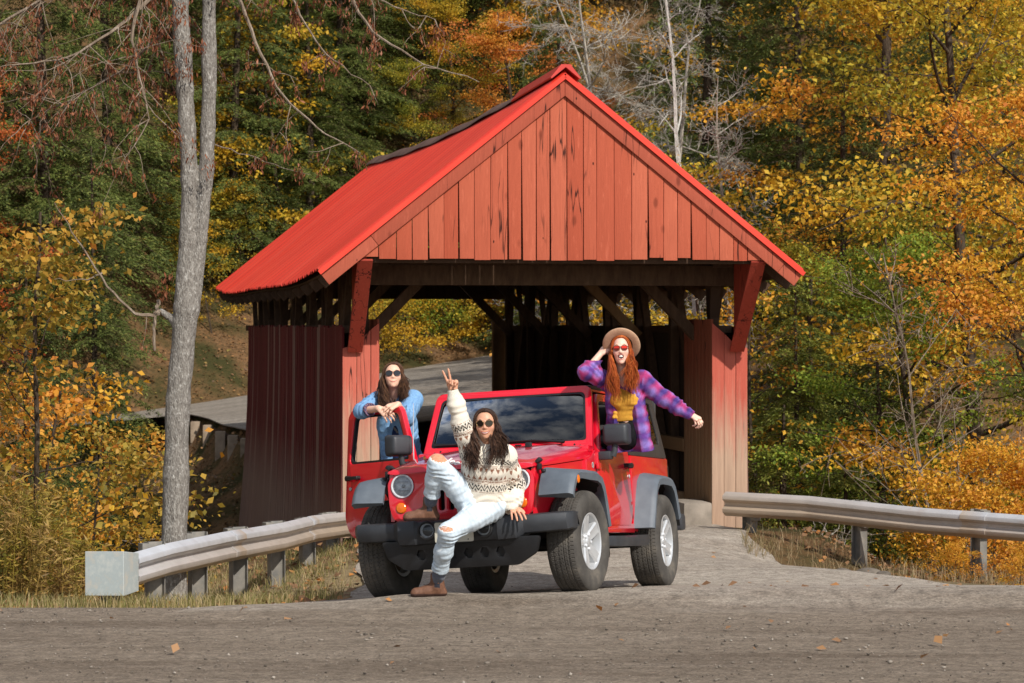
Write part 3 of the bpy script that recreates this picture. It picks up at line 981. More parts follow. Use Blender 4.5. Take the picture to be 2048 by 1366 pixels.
M_silver = simple('silver_alloy', srgb(192, 194, 196), srgb(206, 207, 208), 10, 0.36, metal=0.4)
M_chrome = simple('bright_reflector', srgb(236, 238, 240), srgb(196, 198, 204), 60, rough=0.35, metal=0.0)
M_rubber = None
t = NT('tyre_rubber')
z_ = t.noise(5, 6, 0.65)
t.set(color=t.ramp(z_, [(0.3, srgb(62, 59, 56)), (0.55, srgb(84, 80, 75)), (0.8, srgb(116, 108, 97))]), rough=0.85, spec=0.25)
M_rubber = t.m
def glass(name, tint, refl_ior=1.5, rough=0.0):
    m = bpy.data.materials.new(name); m.use_nodes = True
    n, l = m.node_tree.nodes, m.node_tree.links; n.clear()
    o = n.new('ShaderNodeOutputMaterial'); mx = n.new('ShaderNodeMixShader'); tr = n.new('ShaderNodeBsdfTransparent'); gl = n.new('ShaderNodeBsdfGlossy')
    fr = n.new('ShaderNodeFresnel'); fr.inputs[0].default_value = refl_ior
    tr.inputs[0].default_value = (*tint, 1); gl.inputs['Roughness'].default_value = rough
    l.new(fr.outputs[0], mx.inputs[0]); l.new(tr.outputs[0], mx.inputs[1]); l.new(gl.outputs[0], mx.inputs[2]); l.new(mx.outputs[0], o.inputs[0])
    return m
M_wind = glass('windscreen_glass', (0.22, 0.26, 0.28), 1.65)
M_sideglass = glass('tinted_side_glass', (0.16, 0.15, 0.14), 1.9)
M_lens = glass('clear_lens', (0.93, 0.95, 0.96), 1.5)
t = NT('amber_lens'); t.set(color=srgb(226, 112, 20), rough=0.12, spec=0.6); t.bump(t.voronoi(90), 0.3, 0.004); M_amber = t.m
t = NT('red_lens'); t.set(color=srgb(150, 14, 18), rough=0.15); M_tail = t.m

def XZ(y, inward):       # plate drawn in car x, z; thickness goes toward inward (+1/-1 along y)
    return frame((0, y, 0), (1, 0, 0), (0, 0, 1), (0, inward, 0))
def YZ(x, fwd=-1):       # plate drawn in car y, z; thickness along x
    return frame((x, 0, 0), (0, 1, 0), (0, 0, 1), (fwd, 0, 0))

body = bm_new()
for s in (-1, 1):
    # rear quarter with its wheel arch
    arch = [(-2.424 + 0.47 * math.cos(a), 0.42 + 0.47 * math.sin(a)) for a in np.linspace(R(172), R(8), 16)][::-1]
    pl = [(-1.815, 0.50), (-1.815, 1.135), (-3.09, 1.135), (-3.09, 0.58), (-2.95, 0.50)] + [(x, z) for x, z in arch[::-1]]
    pl = [(-1.815, 0.50), (-1.815, 1.135), (-3.09, 1.135), (-3.09, 0.56), (-2.93, 0.50)] + arch[::-1] 
    add_plate(body, rounded(pl, 0.03, 3) if False else pl, [], 0.03, XZ(s * 0.765, -s), bev=0.006)
    # cowl side ahead of the door
    add_plate(body, [(-0.722, 0.50), (-0.722, 1.15), (-0.60, 1.10), (-0.44, 1.066), (-0.44, 0.50)], [], 0.03, XZ(s * 0.757, -s), bev=0.006)
    # engine bay side, narrowing to the grille
    ring = lambda x, y, a, b: [(x, s * y, a), (x, s * y, b), (x, s * (y - 0.03), b), (x, s * (y - 0.03), a)]
    add_loft(body, [ring(0.50, 0.600, 0.62, 0.988), ring(0.1, 0.655, 0.62, 1.018), ring(-0.44, 0.735, 0.50, 1.062)])
    # sill
    add_box(body, (-1.27, s * 0.745, 0.515), (1.12, 0.05, 0.08), bev=0.012)
# cowl top and tail
add_box(body, (-0.68, 0, 1.165), (0.17, 1.47, 0.055), bev=0.02)
add_box(body, (-0.655, 0, 0.85), (0.03, 1.46, 0.62))
add_box(body, (-3.075, 0, 0.82), (0.03, 1.52, 0.64), bev=0.008)
body_o = obj('body', body, M_red, car)

# hood
bm = bm_new()
rings = []
for x, w, zs, zc in ((0.568, 0.560, 0.985, 0.992), (0.562, 0.585, 0.990, 1.012), (0.545, 0.600, 0.992, 1.034), (0.50, 0.606, 0.993, 1.052), (0.38, 0.622, 1.000, 1.075), (0.1, 0.660, 1.021, 1.118), (-0.25, 0.706, 1.050, 1.166), (-0.50, 0.738, 1.070, 1.198), (-0.585, 0.745, 1.078, 1.208)):
    h = zc - zs
    r = []
    half = [(w, 0.0), (w, 0.22), (w - 0.012, 0.48), (w - 0.05, 0.70), (w - 0.11, 0.80), (0.42 * w / 0.6, 0.86), (0.38 * w / 0.6, 0.965), (0.2, 0.992), (0, 1.0)]
    for y, f in half: r.append((x, y, zs + 0.004 + h * f))
    for y, f in half[-2::-1]: r.append((x, -y, zs + 0.004 + h * f))
    r += [(x, -w + 0.03, zs + 0.0), (x, 0, zs + 0.02), (x, w - 0.03, zs + 0.0)]
    rings.append(r)
add_loft(bm, rings)
hood = obj('hood', bm, M_red, car, deg=28)
bm = bm_new()
for y in (-0.27, 0.27):                                       # rubber stops
    add_box(bm, (-0.45, y, 1.205), (0.05, 0.05, 0.05), bev=0.008)
    add_box(bm, (-0.56, y * 0.55, 1.217), (0.03, 0.05, 0.012), bev=0.003)
obj('hood_stop', bm, M_blk, hood)
for s in (-1, 1):
    bm = bm_new()
    add_box(bm, (0.43, s * 0.615, 1.045), (0.10, 0.045, 0.03), Matrix.Rotation(s * 0.12, 3, 'Z') @ Matrix.Rotation(s * 0.7, 3, 'X'), bev=0.008)
    add_box(bm, (0.465, s * 0.628, 0.995), (0.05, 0.03, 0.05), bev=0.008)
    add_tube(bm, [(0.455, s * 0.655, 0.975), (0.455, s * 0.655, 0.955)], 0.02, 10)
    obj('hood_latch', bm, M_blk, car)

# grille with its seven slots
outer = rounded([(-0.555, 0.615), (0.555, 0.615), (0.592, 0.72), (0.604, 0.93), (0.54, 0.996), (0.30, 1.010), (-0.30, 1.010), (-0.54, 0.996), (-0.604, 0.93), (-0.592, 0.72)], [0.05, 0.05, 0.05, 0.06, 0.08, 0.1, 0.1, 0.08, 0.06, 0.05], 4)
holes = [rounded([(k * 0.079 - 0.024, 0.69), (k * 0.079 + 0.024, 0.69), (k * 0.079 + 0.024, 0.95), (k * 0.079 - 0.024, 0.95)], 0.022, 4) for k in range(-3, 4)]
HL = (0.478, 0.895, 0.093)
for s in (-1, 1):
    holes.append(circle(s * HL[0], HL[1], HL[2], 32)); holes.append(circle(s * 0.497, 0.722, 0.044, 24))
bm = bm_new()
add_plate(bm, outer, holes, 0.055, YZ(0.545), bev=0.006)
gr = obj('grille', bm, M_red, car, deg=30)
bm = bm_new(); add_box(bm, (0.452, 0, 0.81), (0.03, 1.1, 0.36)); add_box(bm, (0.40, 0, 0.62), (0.25, 1.1, 0.08)); obj('radiator', bm, M_under, gr)
for s in (-1, 1):
    hl = bm_new()
    add_lathe(hl, [(0.008, HL[2] + 0.001), (0.012, HL[2] - 0.002), (0.012, HL[2] - 0.012), (0.002, HL[2] - 0.014)], (0.545, s * HL[0], HL[1]), (1, 0, 0), 36, cap=False)
    add_lathe(hl, [(0.0, HL[2] - 0.012), (-0.008, 0.066), (-0.020, 0.040), (-0.028, 0.02), (-0.030, 0.0)], (0.545, s * HL[0], HL[1]), (1, 0, 0), 36, cap=False)
    h = obj('headlight', hl, M_chrome, car)
    bm = bm_new()
    add_lathe(bm, [(-0.03, 0.012), (-0.012, 0.014), (-0.004, 0.010), (-0.003, 0.0)], (0.545, s * HL[0], HL[1]), (1, 0, 0), 14)
    add_box(bm, (0.528, s * HL[0], HL[1] + 0.035), (0.02, 0.09, 0.004)); add_box(bm, (0.528, s * HL[0], HL[1] - 0.035), (0.02, 0.09, 0.004))
    obj('bulb', bm, simple('bulb_grey', srgb(150, 152, 156), None, rough=0.3) if 'bulb_grey' not in bpy.data.materials else bpy.data.materials['bulb_grey'], h)
    bm = bm_new()
    add_lathe(bm, [(0.0, HL[2] - 0.013), (0.012, 0.06), (0.018, 0.03), (0.019, 0.0)], (0.545, s * HL[0], HL[1]), (1, 0, 0), 32, cap=False)
    obj('lens', bm, M_lens, h)
    bm = bm_new()
    add_lathe(bm, [(-0.02, 0.043), (0.004, 0.043), (0.012, 0.034), (0.016, 0.0)], (0.545, s * 0.497, 0.722), (1, 0, 0), 24, cap=False)
    obj('turn_signal', bm, M_amber, car)

# fender flares
def flare(prof_o, prof_i, ys, depth_in, sgn, name, lipw=0.055):
    """Profile of outer edge points (x, z) at the outer lip and matching points at the body side."""
    bm = bm_new()
    n = len(prof_o)
    rings = []
    for (xo, zo), (xi, zi) in zip(prof_o, prof_i):
        # ring: body side top, shoulder, outer lip top, outer lip bottom, underside
        cx, cz = prof_c
        d = Vector((cx - xo, 0, cz - zo)).normalized()
        top_in = Vector((xi, sgn * ys[0], zi)); sh = Vector((xo, sgn * (ys[1] - 0.045), zo)) * 0.985 + Vector((cx, sgn * (ys[1] - 0.045), cz)) * 0.0 + Vector((xo, sgn * (ys[1] - 0.045), zo)) * 0.015
        lip = Vector((xo, sgn * ys[1], zo)) + d * 0.028
        low = Vector((xo, sgn * (ys[1] - 0.006), zo)) + d * (0.028 + lipw)
        und = Vector((xo, sgn * (ys[1] - 0.05), zo)) + d * (0.028 + lipw - 0.008)
        back = Vector((xi, sgn * ys[0], zi)) + d * 0.03
        rings.append([top_in, top_in.lerp(sh, 0.55), sh, sh.lerp(lip, 0.5) - d * 0.008, lip, low, und, back])
    add_loft(bm, rings)
    return obj(name, bm, M_flare, car, deg=40)
for s in (-1, 1):
    prof_c = (0.0, 0.42)
    po = [(0.635, 0.775), (0.600, 0.84), (0.545, 0.905), (0.47, 0.948), (0.36, 0.962), (0.10, 0.966), (-0.16, 0.960), (-0.28, 0.930), (-0.355, 0.86), (-0.42, 0.74), (-0.475, 0.60), (-0.50, 0.53)]
    pi_ = [(0.575, 0.770), (0.535, 0.85), (0.475, 0.93), (0.39, 0.985), (0.30, 0.992), (0.05, 0.990), (-0.22, 0.982), (-0.34, 0.945), (-0.41, 0.865), (-0.465, 0.74), (-0.51, 0.60), (-0.53, 0.53)]
    f = flare(po, pi_, (0.64, 0.932 if s > 0 else 0.888), 0, s, 'fender_flare')
    bm = bm_new()
    add_lathe(bm, [(0, 0.022), (0.006, 0.020), (0.010, 0.012), (0.011, 0)], (0.45, s * (0.93 if s > 0 else 0.886), 0.885), (0.25, s, 0), 18)
    for v_ in bm.verts: v_.co.z = 0.885 + (v_.co.z - 0.885) * 1.5
    obj('side_marker', bm, M_amber, f)
    prof_c = (-2.424, 0.42)
    po = [(-1.845, 0.515), (-1.90, 0.64), (-1.965, 0.79), (-2.03, 0.90), (-2.12, 0.955), (-2.24, 0.968), (-2.44, 0.968), (-2.60, 0.955), (-2.70, 0.90), (-2.775, 0.80), (-2.83, 0.69), (-2.86, 0.62)]
    pi_ = [(-1.80, 0.515), (-1.855, 0.65), (-1.92, 0.80), (-1.985, 0.925), (-2.09, 0.985), (-2.22, 0.998), (-2.44, 0.998), (-2.62, 0.985), (-2.735, 0.92), (-2.82, 0.81), (-2.87, 0.69), (-2.90, 0.62)]
    flare(po, pi_, (0.755, 0.932), 0, s, 'fender_flare')
    # dark wheel housings
    for cx, y0, a0 in ((0.02, 0.60, 75), (-2.424, 0.66, 22)):
        bm = bm_new()
        arc = [(cx + 0.50 * math.cos(a), 0.43 + 0.50 * math.sin(a)) for a in np.linspace(R(a0), R(168), 18)]
        add_loft(bm, [[(x, s * y0, z) for x, z in arc] , [(x, s * 0.90, z) for x, z in arc]], cap=False, closed=False)
        vs = [bm.verts.new((x, s * y0, z)) for x, z in arc]; bm.faces.new(vs)
        obj('wheel_housing', bm, M_under, car)

# windscreen
bot, top = Vector((-0.715, 0, 1.175)), Vector((-0.985, 0, 1.705))
wz = (top - bot); H = wz.length; wz.normalize(); wx = Vector((0, 1, 0)); wn_ = wx.cross(wz)
if wn_.x < 0: wn_ = -wn_
Mw = frame(bot, wx, wz, -wn_)
outer = rounded([(-0.735, 0), (0.735, 0), (0.672, H), (-0.672, H)], [0.02, 0.02, 0.075, 0.075], 6)
hole = rounded([(-0.672, 0.075), (0.672, 0.075), (0.622, H - 0.062), (-0.622, H - 0.062)], [0.03, 0.03, 0.05, 0.05], 6)
bm = bm_new(); add_plate(bm, outer, [hole], 0.045, Mw, bev=0.010)
wf = obj('windscreen_frame', bm, M_red, car, deg=30)
bm = bm_new()
gy, gz_ = np.linspace(-1, 1, 25), np.linspace(0, 1, 11)
gv = []
for a in gz_:
    hw = 0.680 + (0.630 - 0.680) * a
    gv.append([bm.verts.new(bot + wx * (hw * b) + wz * (0.068 + (H - 0.125) * a) - wn_ * (0.026 - 0.020 * (1 - b * b) - 0.006 * math.sin(math.pi * a))) for b in gy])
for i in range(10):
    for j in range(24): bm.faces.new((gv[i][j], gv[i][j + 1], gv[i + 1][j + 1], gv[i + 1][j]))
wg = obj('windscreen', bm, M_wind, wf, deg=60)
inner = rounded([(-0.655, 0.09), (0.655, 0.09), (0.607, H - 0.078), (-0.607, H - 0.078)], 0.05, 6)
bm = bm_new(); add_plate(bm, hole, [inner], 0.004, frame(bot - wn_ * 0.0035, wx, wz, -wn_)); obj('windscreen_seal', bm, M_blk, wf)
for y0, y1 in ((0.50, -0.05), (-0.10, -0.62)):                # wipers
    bm = bm_new()
    P = lambda y, h, o: bot + wx * y + wz * h + wn_ * o
    add_tube(bm, [P(y0 - 0.06, 0.02, 0.02), P(y0, 0.045, 0.035), P((y0 + y1) / 2, 0.085, 0.022), P(y1, 0.09, 0.012)], [0.014, 0.012, 0.008, 0.005], 8)
    add_beam(bm, P(y0 - 0.02, 0.075, 0.006), P(y1 - 0.03, 0.10, 0.006), 0.012, 0.022)
    add_lathe(bm, [(0, 0.022), (0.02, 0.018), (0.024, 0)], P(y0 - 0.06, 0.02, 0.004), wn_, 12)
    obj('wiper', bm, M_blk, car)
for s in (-1, 1):                                             # bolts at the foot of the frame
    bm = bm_new()
    for y, h in ((0.58, 0.035), (0.63, 0.022)):
        add_lathe(bm, [(0, 0.008), (0.005, 0.007), (0.006, 0)], bot + wx * s * y + wz * h + wn_ * 0.001, wn_, 10)
    obj('hinge_bolt', bm, M_blk, wf)

# doors (local: hinge line at the origin, running back along -x)
def make_door(s):
    d = empty('door'); d.parent = car
    d.location = (-0.730, s * 0.745, 0)
    win = rounded([(-0.155, 1.165), (-0.372, 1.572), (-0.985, 1.578), (-0.995, 1.165)], [0.03, 0.05, 0.05, 0.05], 5)
    out_ = rounded([(-0.004, 0.525), (-0.004, 1.130), (-0.085, 1.150), (-0.325, 1.590), (-0.38, 1.635), (-1.03, 1.640), (-1.074, 1.58), (-1.074, 0.66), (-0.985, 0.525)], [0.02, 0.02, 0.02, 0.05, 0.03, 0.05, 0.03, 0.1, 0.08], 5)
    bm = bm_new()
    add_plate(bm, out_, [win], 0.05, frame((0, s * 0.025, 0), (1, 0, 0), (0, 0, 1), (0, -s, 0)), bev=0.008)
    add_box(bm, (-0.535, s * -0.02, 0.84), (0.98, 0.05, 0.58), bev=0.01)
    for z in (0.66, 1.02):                                    # hinges
        add_box(bm, (0.0, s * 0.034, z), (0.10, 0.022, 0.05), bev=0.006)
    sh = obj('door_shell', bm, M_red, d, deg=30)
    inn = rounded([(-0.180, 1.183), (-0.382, 1.556), (-0.968, 1.561), (-0.977, 1.183)], 0.04, 5)
    bm = bm_new(); add_plate(bm, win, [inn], 0.034, frame((0, s * 0.014, 0), (1, 0, 0), (0, 0, 1), (0, -s, 0))); obj('window_seal', bm, M_blk, d)
    bm = bm_new()
    add_box(bm, (-0.925, s * 0.052, 1.045), (0.17, 0.028, 0.032), bev=0.010)
    add_tube(bm, [(-1.0, s * 0.02, 1.045), (-1.0, s * 0.055, 1.045)], 0.024, 14); add_tube(bm, [(-0.855, s * 0.02, 1.045), (-0.855, s * 0.05, 1.045)], 0.018, 12)
    h = obj('handle', bm, M_blk, d)
    bm = bm_new(); add_lathe(bm, [(0, 0.017), (0.006, 0.015), (0.007, 0)], (-0.985, s * 0.024, 0.955), (0, s, 0), 14); obj('lock', bm, M_silver, d)
    bm = bm_new()
    add_box(bm, (-0.075, s * 0.075, 1.105), (0.10, 0.11, 0.07), bev=0.018)
    add_tube(bm, [(-0.085, s * 0.13, 1.10), (-0.085, s * 0.15, 1.14), (-0.085, s * 0.155, 1.21)], [0.03, 0.026, 0.024], 12)
    bw = bmesh.ops.create_cube(bm, size=1.0)['verts']
    for v in bw:
        k = 1.0 if v.co.x < 0 else 0.86
        v.co = Vector((-0.085 + v.co.x * 0.13, s * 0.170 + v.co.y * 0.235 * k, 1.275 + v.co.z * 0.185 * k))
    bmesh.ops.bevel(bm, geom=list(set(e for v in bw for e in v.link_edges)), offset=0.03, segments=3, affect='EDGES', profile=0.5)
    obj('mirror', bm, M_char, d, deg=50)
    for o_ in d.children:                                     # the window frame leans in toward the roof
        if o_.name.startswith('mirror'): continue
        for v in o_.data.vertices:
            v.co.y -= s * 0.165 * max(0, v.co.z - 1.13)
    return d
door_l = make_door(1)
door_r = make_door(-1)
door_r.rotation_euler = (0, 0, R(57))
door_r['label'] = 'red passenger door standing wide open with its window down'

# hard top
bm = bm_new()
for s in (-1, 1):
    a, b = Vector((0, s * 0.752, 1.14)), Vector((0, s * 0.660, 1.70))
    yy = (b - a); hh = yy.length; yy.normalize()
    pl = rounded([(-1.83, 0.0), (-3.12, 0.0), (-3.02, hh), (-1.83, hh)], [0.01, 0.04, 0.09, 0.01], 5)
    wn2 = rounded([(-1.99, 0.125), (-2.975, 0.125), (-2.905, hh - 0.07), (-1.99, hh - 0.07)], 0.05, 5)
    add_plate(bm, pl, [wn2], 0.03, frame(a, (1, 0, 0), yy, Vector((0, -s, -0.16)).normalized()), bev=0.006)
add_box(bm, (-3.06, 0, 1.42), (0.035, 1.36, 0.52), Matrix.Rotation(R(-10), 3, 'Y'), bev=0.01)
ht_o = obj('hardtop', bm, M_top, car, deg=30)
for s in (-1, 1):
    a, b = Vector((0, s * 0.752, 1.14)), Vector((0, s * 0.660, 1.70)); yy = (b - a); hh = yy.length; yy.normalize()
    bm = bm_new(); add_plate(bm, rounded([(-1.985, 0.12), (-2.98, 0.12), (-2.91, hh - 0.065), (-1.985, hh - 0.065)], 0.05, 5), [], 0.006, frame(a + Vector((0, -s * 0.012, 0)), (1, 0, 0), yy, Vector((0, -s, -0.16)).normalized()))
    obj('side_window', bm, M_sideglass, ht_o)
bm = bm_new()
add_box(bm, (-1.46, 0.335, 1.682), (0.90, 0.655, 0.045), bev=0.018); add_box(bm, (-1.46, -0.335, 1.682), (0.90, 0.655, 0.045), bev=0.018)
add_box(bm, (-2.47, 0, 1.684), (1.10, 1.34, 0.06), bev=0.026)
obj('roof_panel', bm, M_blk, car)
bm = bm_new()
for s in (-1, 1):
    bm = bm_new(); add_box(bm, (-1.40, s * 0.645, 1.668), (0.83, 0.03, 0.03), bev=0.008); obj('roof_rail', bm, M_red, car)

# bumpers
bm = bm_new()
rings = []
def bsec(y, xf, zt, zb, xb=0.42, ch=0.03):
    return [(xb, y, zt - 0.01), (xf - 0.05, y, zt), (xf - 0.012, y, zt - 0.012), (xf, y, zt - 0.035), (xf, y, zb + 0.06), (xf - 0.03, y, zb + 0.01), (xf - 0.07, y, zb), (xb, y, zb + 0.01)]
prof = [(0.905, 0.44, 0.625, 0.50), (0.895, 0.53, 0.632, 0.475), (0.86, 0.585, 0.634, 0.465), (0.78, 0.612, 0.634, 0.462), (0.53, 0.650, 0.628, 0.455), (0.515, 0.665, 0.634, 0.445), (0.475, 0.712, 0.642, 0.440), (0.34, 0.722, 0.642, 0.435), (0.31, 0.706, 0.630, 0.440), (0.0, 0.716, 0.628, 0.440)]
full = [(y, a, b, c) for y, a, b, c in prof] + [(-y, a, b, c) for y, a, b, c in prof[-2::-1]]
for y, xf, zt, zb in full: rings.append(bsec(y, xf, zt - 0.010 + 0.018 * y, zb - 0.010 + 0.018 * y + (0.022 if abs(y) > 0.5 else 0.0)))
add_loft(bm, rings)
bump = obj('front_bumper', bm, M_char, car, deg=32)
bm = bm_new()
Mv = frame((0.645, 0, 0.46), (0, 1, 0), Vector((-0.22, 0, -1)).normalized(), (-1, 0, 0))
pl = rounded([(-0.64, 0), (0.66, 0), (0.62, 0.13), (0.46, 0.225), (-0.46, 0.235), (-0.60, 0.14)], 0.03, 3)
holes = [[(y + 0.038 * math.cos(R(60 * k)), 0.115 + 0.045 * math.sin(R(60 * k))) for k in range(6)] for y in (-0.32, -0.19, -0.06, 0.07, 0.20, 0.33)]
add_plate(bm, pl, holes, 0.05, Mv, bev=0.006)
add_plate(bm, [(p[0] * .98, p[1] * .96 + .004) for p in pl], [], 0.05, frame((0.615, 0, 0.46), (0, 1, 0), Vector((-0.22, 0, -1)).normalized(), (-1, 0, 0)))
obj('valance', bm, M_blk, car, deg=30)
for s in (-1, 1):
    bm = bm_new()
    add_lathe(bm, [(-0.02, 0.074), (0.012, 0.074), (0.016, 0.064), (0.006, 0.056)], (0.715, s * 0.232, 0.535), (1, 0, 0), 28, cap=False)
    f = obj('fog_light', bm, M_blk, car)
    bm = bm_new(); add_lathe(bm, [(0.006, 0.057), (-0.004, 0.05), (-0.012, 0.03), (-0.013, 0)], (0.715, s * 0.232, 0.535), (1, 0, 0), 24, cap=False); obj('reflector', bm, M_chrome, f)
    bm = bm_new(); add_lathe(bm, [(0.006, 0.057), (0.014, 0.035), (0.016, 0)], (0.715, s * 0.232, 0.535), (1, 0, 0), 24, cap=False); obj('lens', bm, M_lens, f)
bm = bm_new()
add_plate(bm, rounded([(-0.165, 0.437), (0.15, 0.437), (0.15, 0.592), (-0.165, 0.592)], 0.015, 3), [circle(-0.12, 0.575, 0.006, 8), circle(0.105, 0.575, 0.006, 8), circle(0.105, 0.455, 0.006, 8)], 0.004, YZ(0.728))
obj('licence_plate', bm, simple('cream_plate', srgb(196, 190, 172), srgb(208, 203, 188), 6, 0.5), car)
bm = bm_new(); add_box(bm, (-3.19, 0, 0.57), (0.16, 1.74, 0.15), bev=0.03); obj('rear_bumper', bm, M_char, car)
for s in (-1, 1):
    bm = bm_new(); add_box(bm, (-3.10, s * 0.70, 0.98), (0.06, 0.13, 0.20), bev=0.012); tl = obj('tail_light', bm, M_blk, car)
    bm = bm_new(); add_box(bm, (-3.135, s * 0.70, 0.98), (0.02, 0.10, 0.17), bev=0.006); obj('lens', bm, M_tail, tl)
    bm = bm_new()                                             # side step
    rings = []
    for x, w, z0, z1 in ((-0.54, 0.05, 0.385, 0.425), (-0.62, 0.13, 0.365, 0.445), (-0.95, 0.155, 0.36, 0.445), (-1.05, 0.150, 0.36, 0.435), (-1.35, 0.150, 0.36, 0.435), (-1.42, 0.155, 0.36, 0.45), (-1.78, 0.15, 0.365, 0.455), (-1.87, 0.08, 0.385, 0.445)):
        rings.append([(x, s * 0.76, z0), (x, s * (0.76 + w * 0.9), z0), (x, s * (0.76 + w), (z0 + z1) / 2), (x, s * (0.76 + w * 0.92), z1), (x, s * 0.76, z1)])
    add_loft(bm, rings)
    obj('side_step', bm, M_char, car, deg=40)

# wheels
def tyre_mesh():
    N = 468
    side = [(-0.100, 0.222), (-0.112, 0.232), (-0.124, 0.262), (-0.131, 0.300), (-0.132, 0.335), (-0.127, 0.365), (-0.117, 0.384), (-0.108, 0.393)]
    T = np.linspace(-0.103, 0.103, 43)
    t_ = np.concatenate([[a for a, b in side], T, [-a for a, b in side[::-1]]])
    r_ = np.concatenate([[b for a, b in side], 0.4045 - 0.55 * T ** 2 * 0.6 - 0.006 * (np.abs(T) / 0.103) ** 6, [b for a, b in side[::-1]]])
    th = np.arange(N) * 2 * np.pi / N
    TT, TH = np.meshgrid(t_, th); RR = np.tile(r_, (N, 1))
    nb = 78
    ph = TH / (2 * np.pi) * nb
    zig = 0.0035 * (2 * np.abs((ph * 1.0) % 1 - 0.5) * 2 - 1)
    cut = np.zeros_like(TT, bool)
    for g in (-0.062, -0.022, 0.022, 0.062):
        cut |= np.abs(TT - g - zig) < 0.0036
    sh = np.where(TT > 0, 0.0, 0.5)
    lat = ((ph + sh + TT * 6) % 1) < 0.13
    lat2 = ((ph * 1 + 0.5 + TT * 9) % 1) < 0.09
    tread = np.abs(TT) < 0.104
    cut |= lat & (np.abs(TT) > 0.062) & tread
    cut |= lat2 & (np.abs(TT) < 0.062)
    RR = RR - 0.0055 * (cut & tread)
    # shoulder lugs run a little way down the sidewall
    RR = RR - 0.002 * (lat & (np.abs(TT) > 0.103) & (RR > 0.37))
    V = np.stack([RR * np.sin(TH), TT, RR * np.cos(TH)], -1).reshape(-1, 3)
    m = len(t_); i = np.arange(N)[:, None]; j = np.arange(m - 1)[None, :]; i2 = (i + 1) % N
    F = np.stack([i * m + j, i * m + j + 1, i2 * m + j + 1, i2 * m + j], -1).reshape(-1, 4)
    return np_mesh('tyre', V, F)
tyre_me = tyre_mesh()
def make_wheel():
    w = empty('wheel'); w.parent = car
    o = obj('tyre', tyre_me, M_rubber, w, deg=25)
    bm = bm_new()
    add_lathe(bm, [(0.098, 0.214), (0.110, 0.226), (0.112, 0.220), (0.104, 0.210), (0.06, 0.200), (0.0, 0.190), (-0.09, 0.188), (-0.10, 0.215)], (0, 0, 0), (0, 1, 0), 48, cap=False)
    add_lathe(bm, [(0.0, 0.195), (0.058, 0.066), (0.075, 0.062), (0.082, 0.050), (0.083, 0.040), (0.095, 0.036), (0.098, 0.028), (0.099, 0)], (0, 0, 0), (0, 1, 0), 40, cap=False) if False else None
    add_lathe(bm, [(0.030, 0.085), (0.066, 0.078), (0.078, 0.062), (0.080, 0.040), (0.090, 0.036), (0.094, 0.026), (0.095, 0)], (0, 0, 0), (0, 1, 0), 40, cap=False)
    for k in range(5):
        a = R(90 + 72 * k)
        e = Vector((math.cos(a), 0, math.sin(a))); q = Vector((-math.sin(a), 0, math.cos(a)))
        rings = []
        for r, w_, y0, y1 in ((0.045, 0.034, 0.03, 0.076), (0.085, 0.046, 0.03, 0.082), (0.13, 0.050, 0.04, 0.092), (0.185, 0.055, 0.05, 0.101), (0.212, 0.060, 0.06, 0.103)):
            c_ = e * r
            rings.append([c_ + q * w_ + Vector((0, y0, 0)), c_ + q * w_ * 1.0 + Vector((0, y1 - 0.012, 0)), c_ + q * w_ * 0.72 + Vector((0, y1, 0)), c_ + q * w_ * 0.2 + Vector((0, y1 - 0.004, 0)), c_ - q * w_ * 0.2 + Vector((0, y1 - 0.004, 0)), c_ - q * w_ * 0.72 + Vector((0, y1, 0)), c_ - q * w_ + Vector((0, y1 - 0.012, 0)), c_ - q * w_ + Vector((0, y0, 0))])
        add_loft(bm, rings)
    rim = obj('rim', bm, M_silver, w, deg=30)
    for k in range(5):
        bm = bm_new()
        a = R(90 + 36 + 72 * k)
        c_ = Vector((math.cos(a) * 0.058, 0.07, math.sin(a) * 0.058))
        add_lathe(bm, [(0, 0.013), (0.018, 0.012), (0.022, 0.008), (0.022, 0)], c_, (0, 1, 0), 8)
        obj('lug_nut', bm, M_chrome, rim)
    bm = bm_new()
    add_lathe(bm, [(-0.02, 0.19), (0.012, 0.165), (0.016, 0.16), (0.018, 0.09), (0.03, 0.08), (0.03, 0)], (0, 0, 0), (0, 1, 0), 36, cap=False)
    obj('brake_disc', bm, simple('dusty_brake', srgb(70, 62, 54), srgb(112, 98, 82), 8, 0.6, metal=0.2), w)
    return w
w0 = make_wheel()
def place_wheel(w, x, s, steer, spin):
    w.location = (x, s * 0.782, 0.402)
    w.rotation_euler = Euler((0, spin, (0 if s > 0 else math.pi) + steer), 'XYZ')
place_wheel(w0, 0, 1, R(-5), R(14))
for x, s, st, sp in ((-2.424, 1, 0, R(30)), (0, -1, R(-5), R(50)), (-2.424, -1, 0, R(75))):
    place_wheel(copy_tree(w0, car), x, s, st, sp)
sp = copy_tree(w0, car); sp.location = (-3.30, -0.05, 1.02); sp.rotation_euler = (0, 0, R(90)); sp.name = 'spare_wheel'

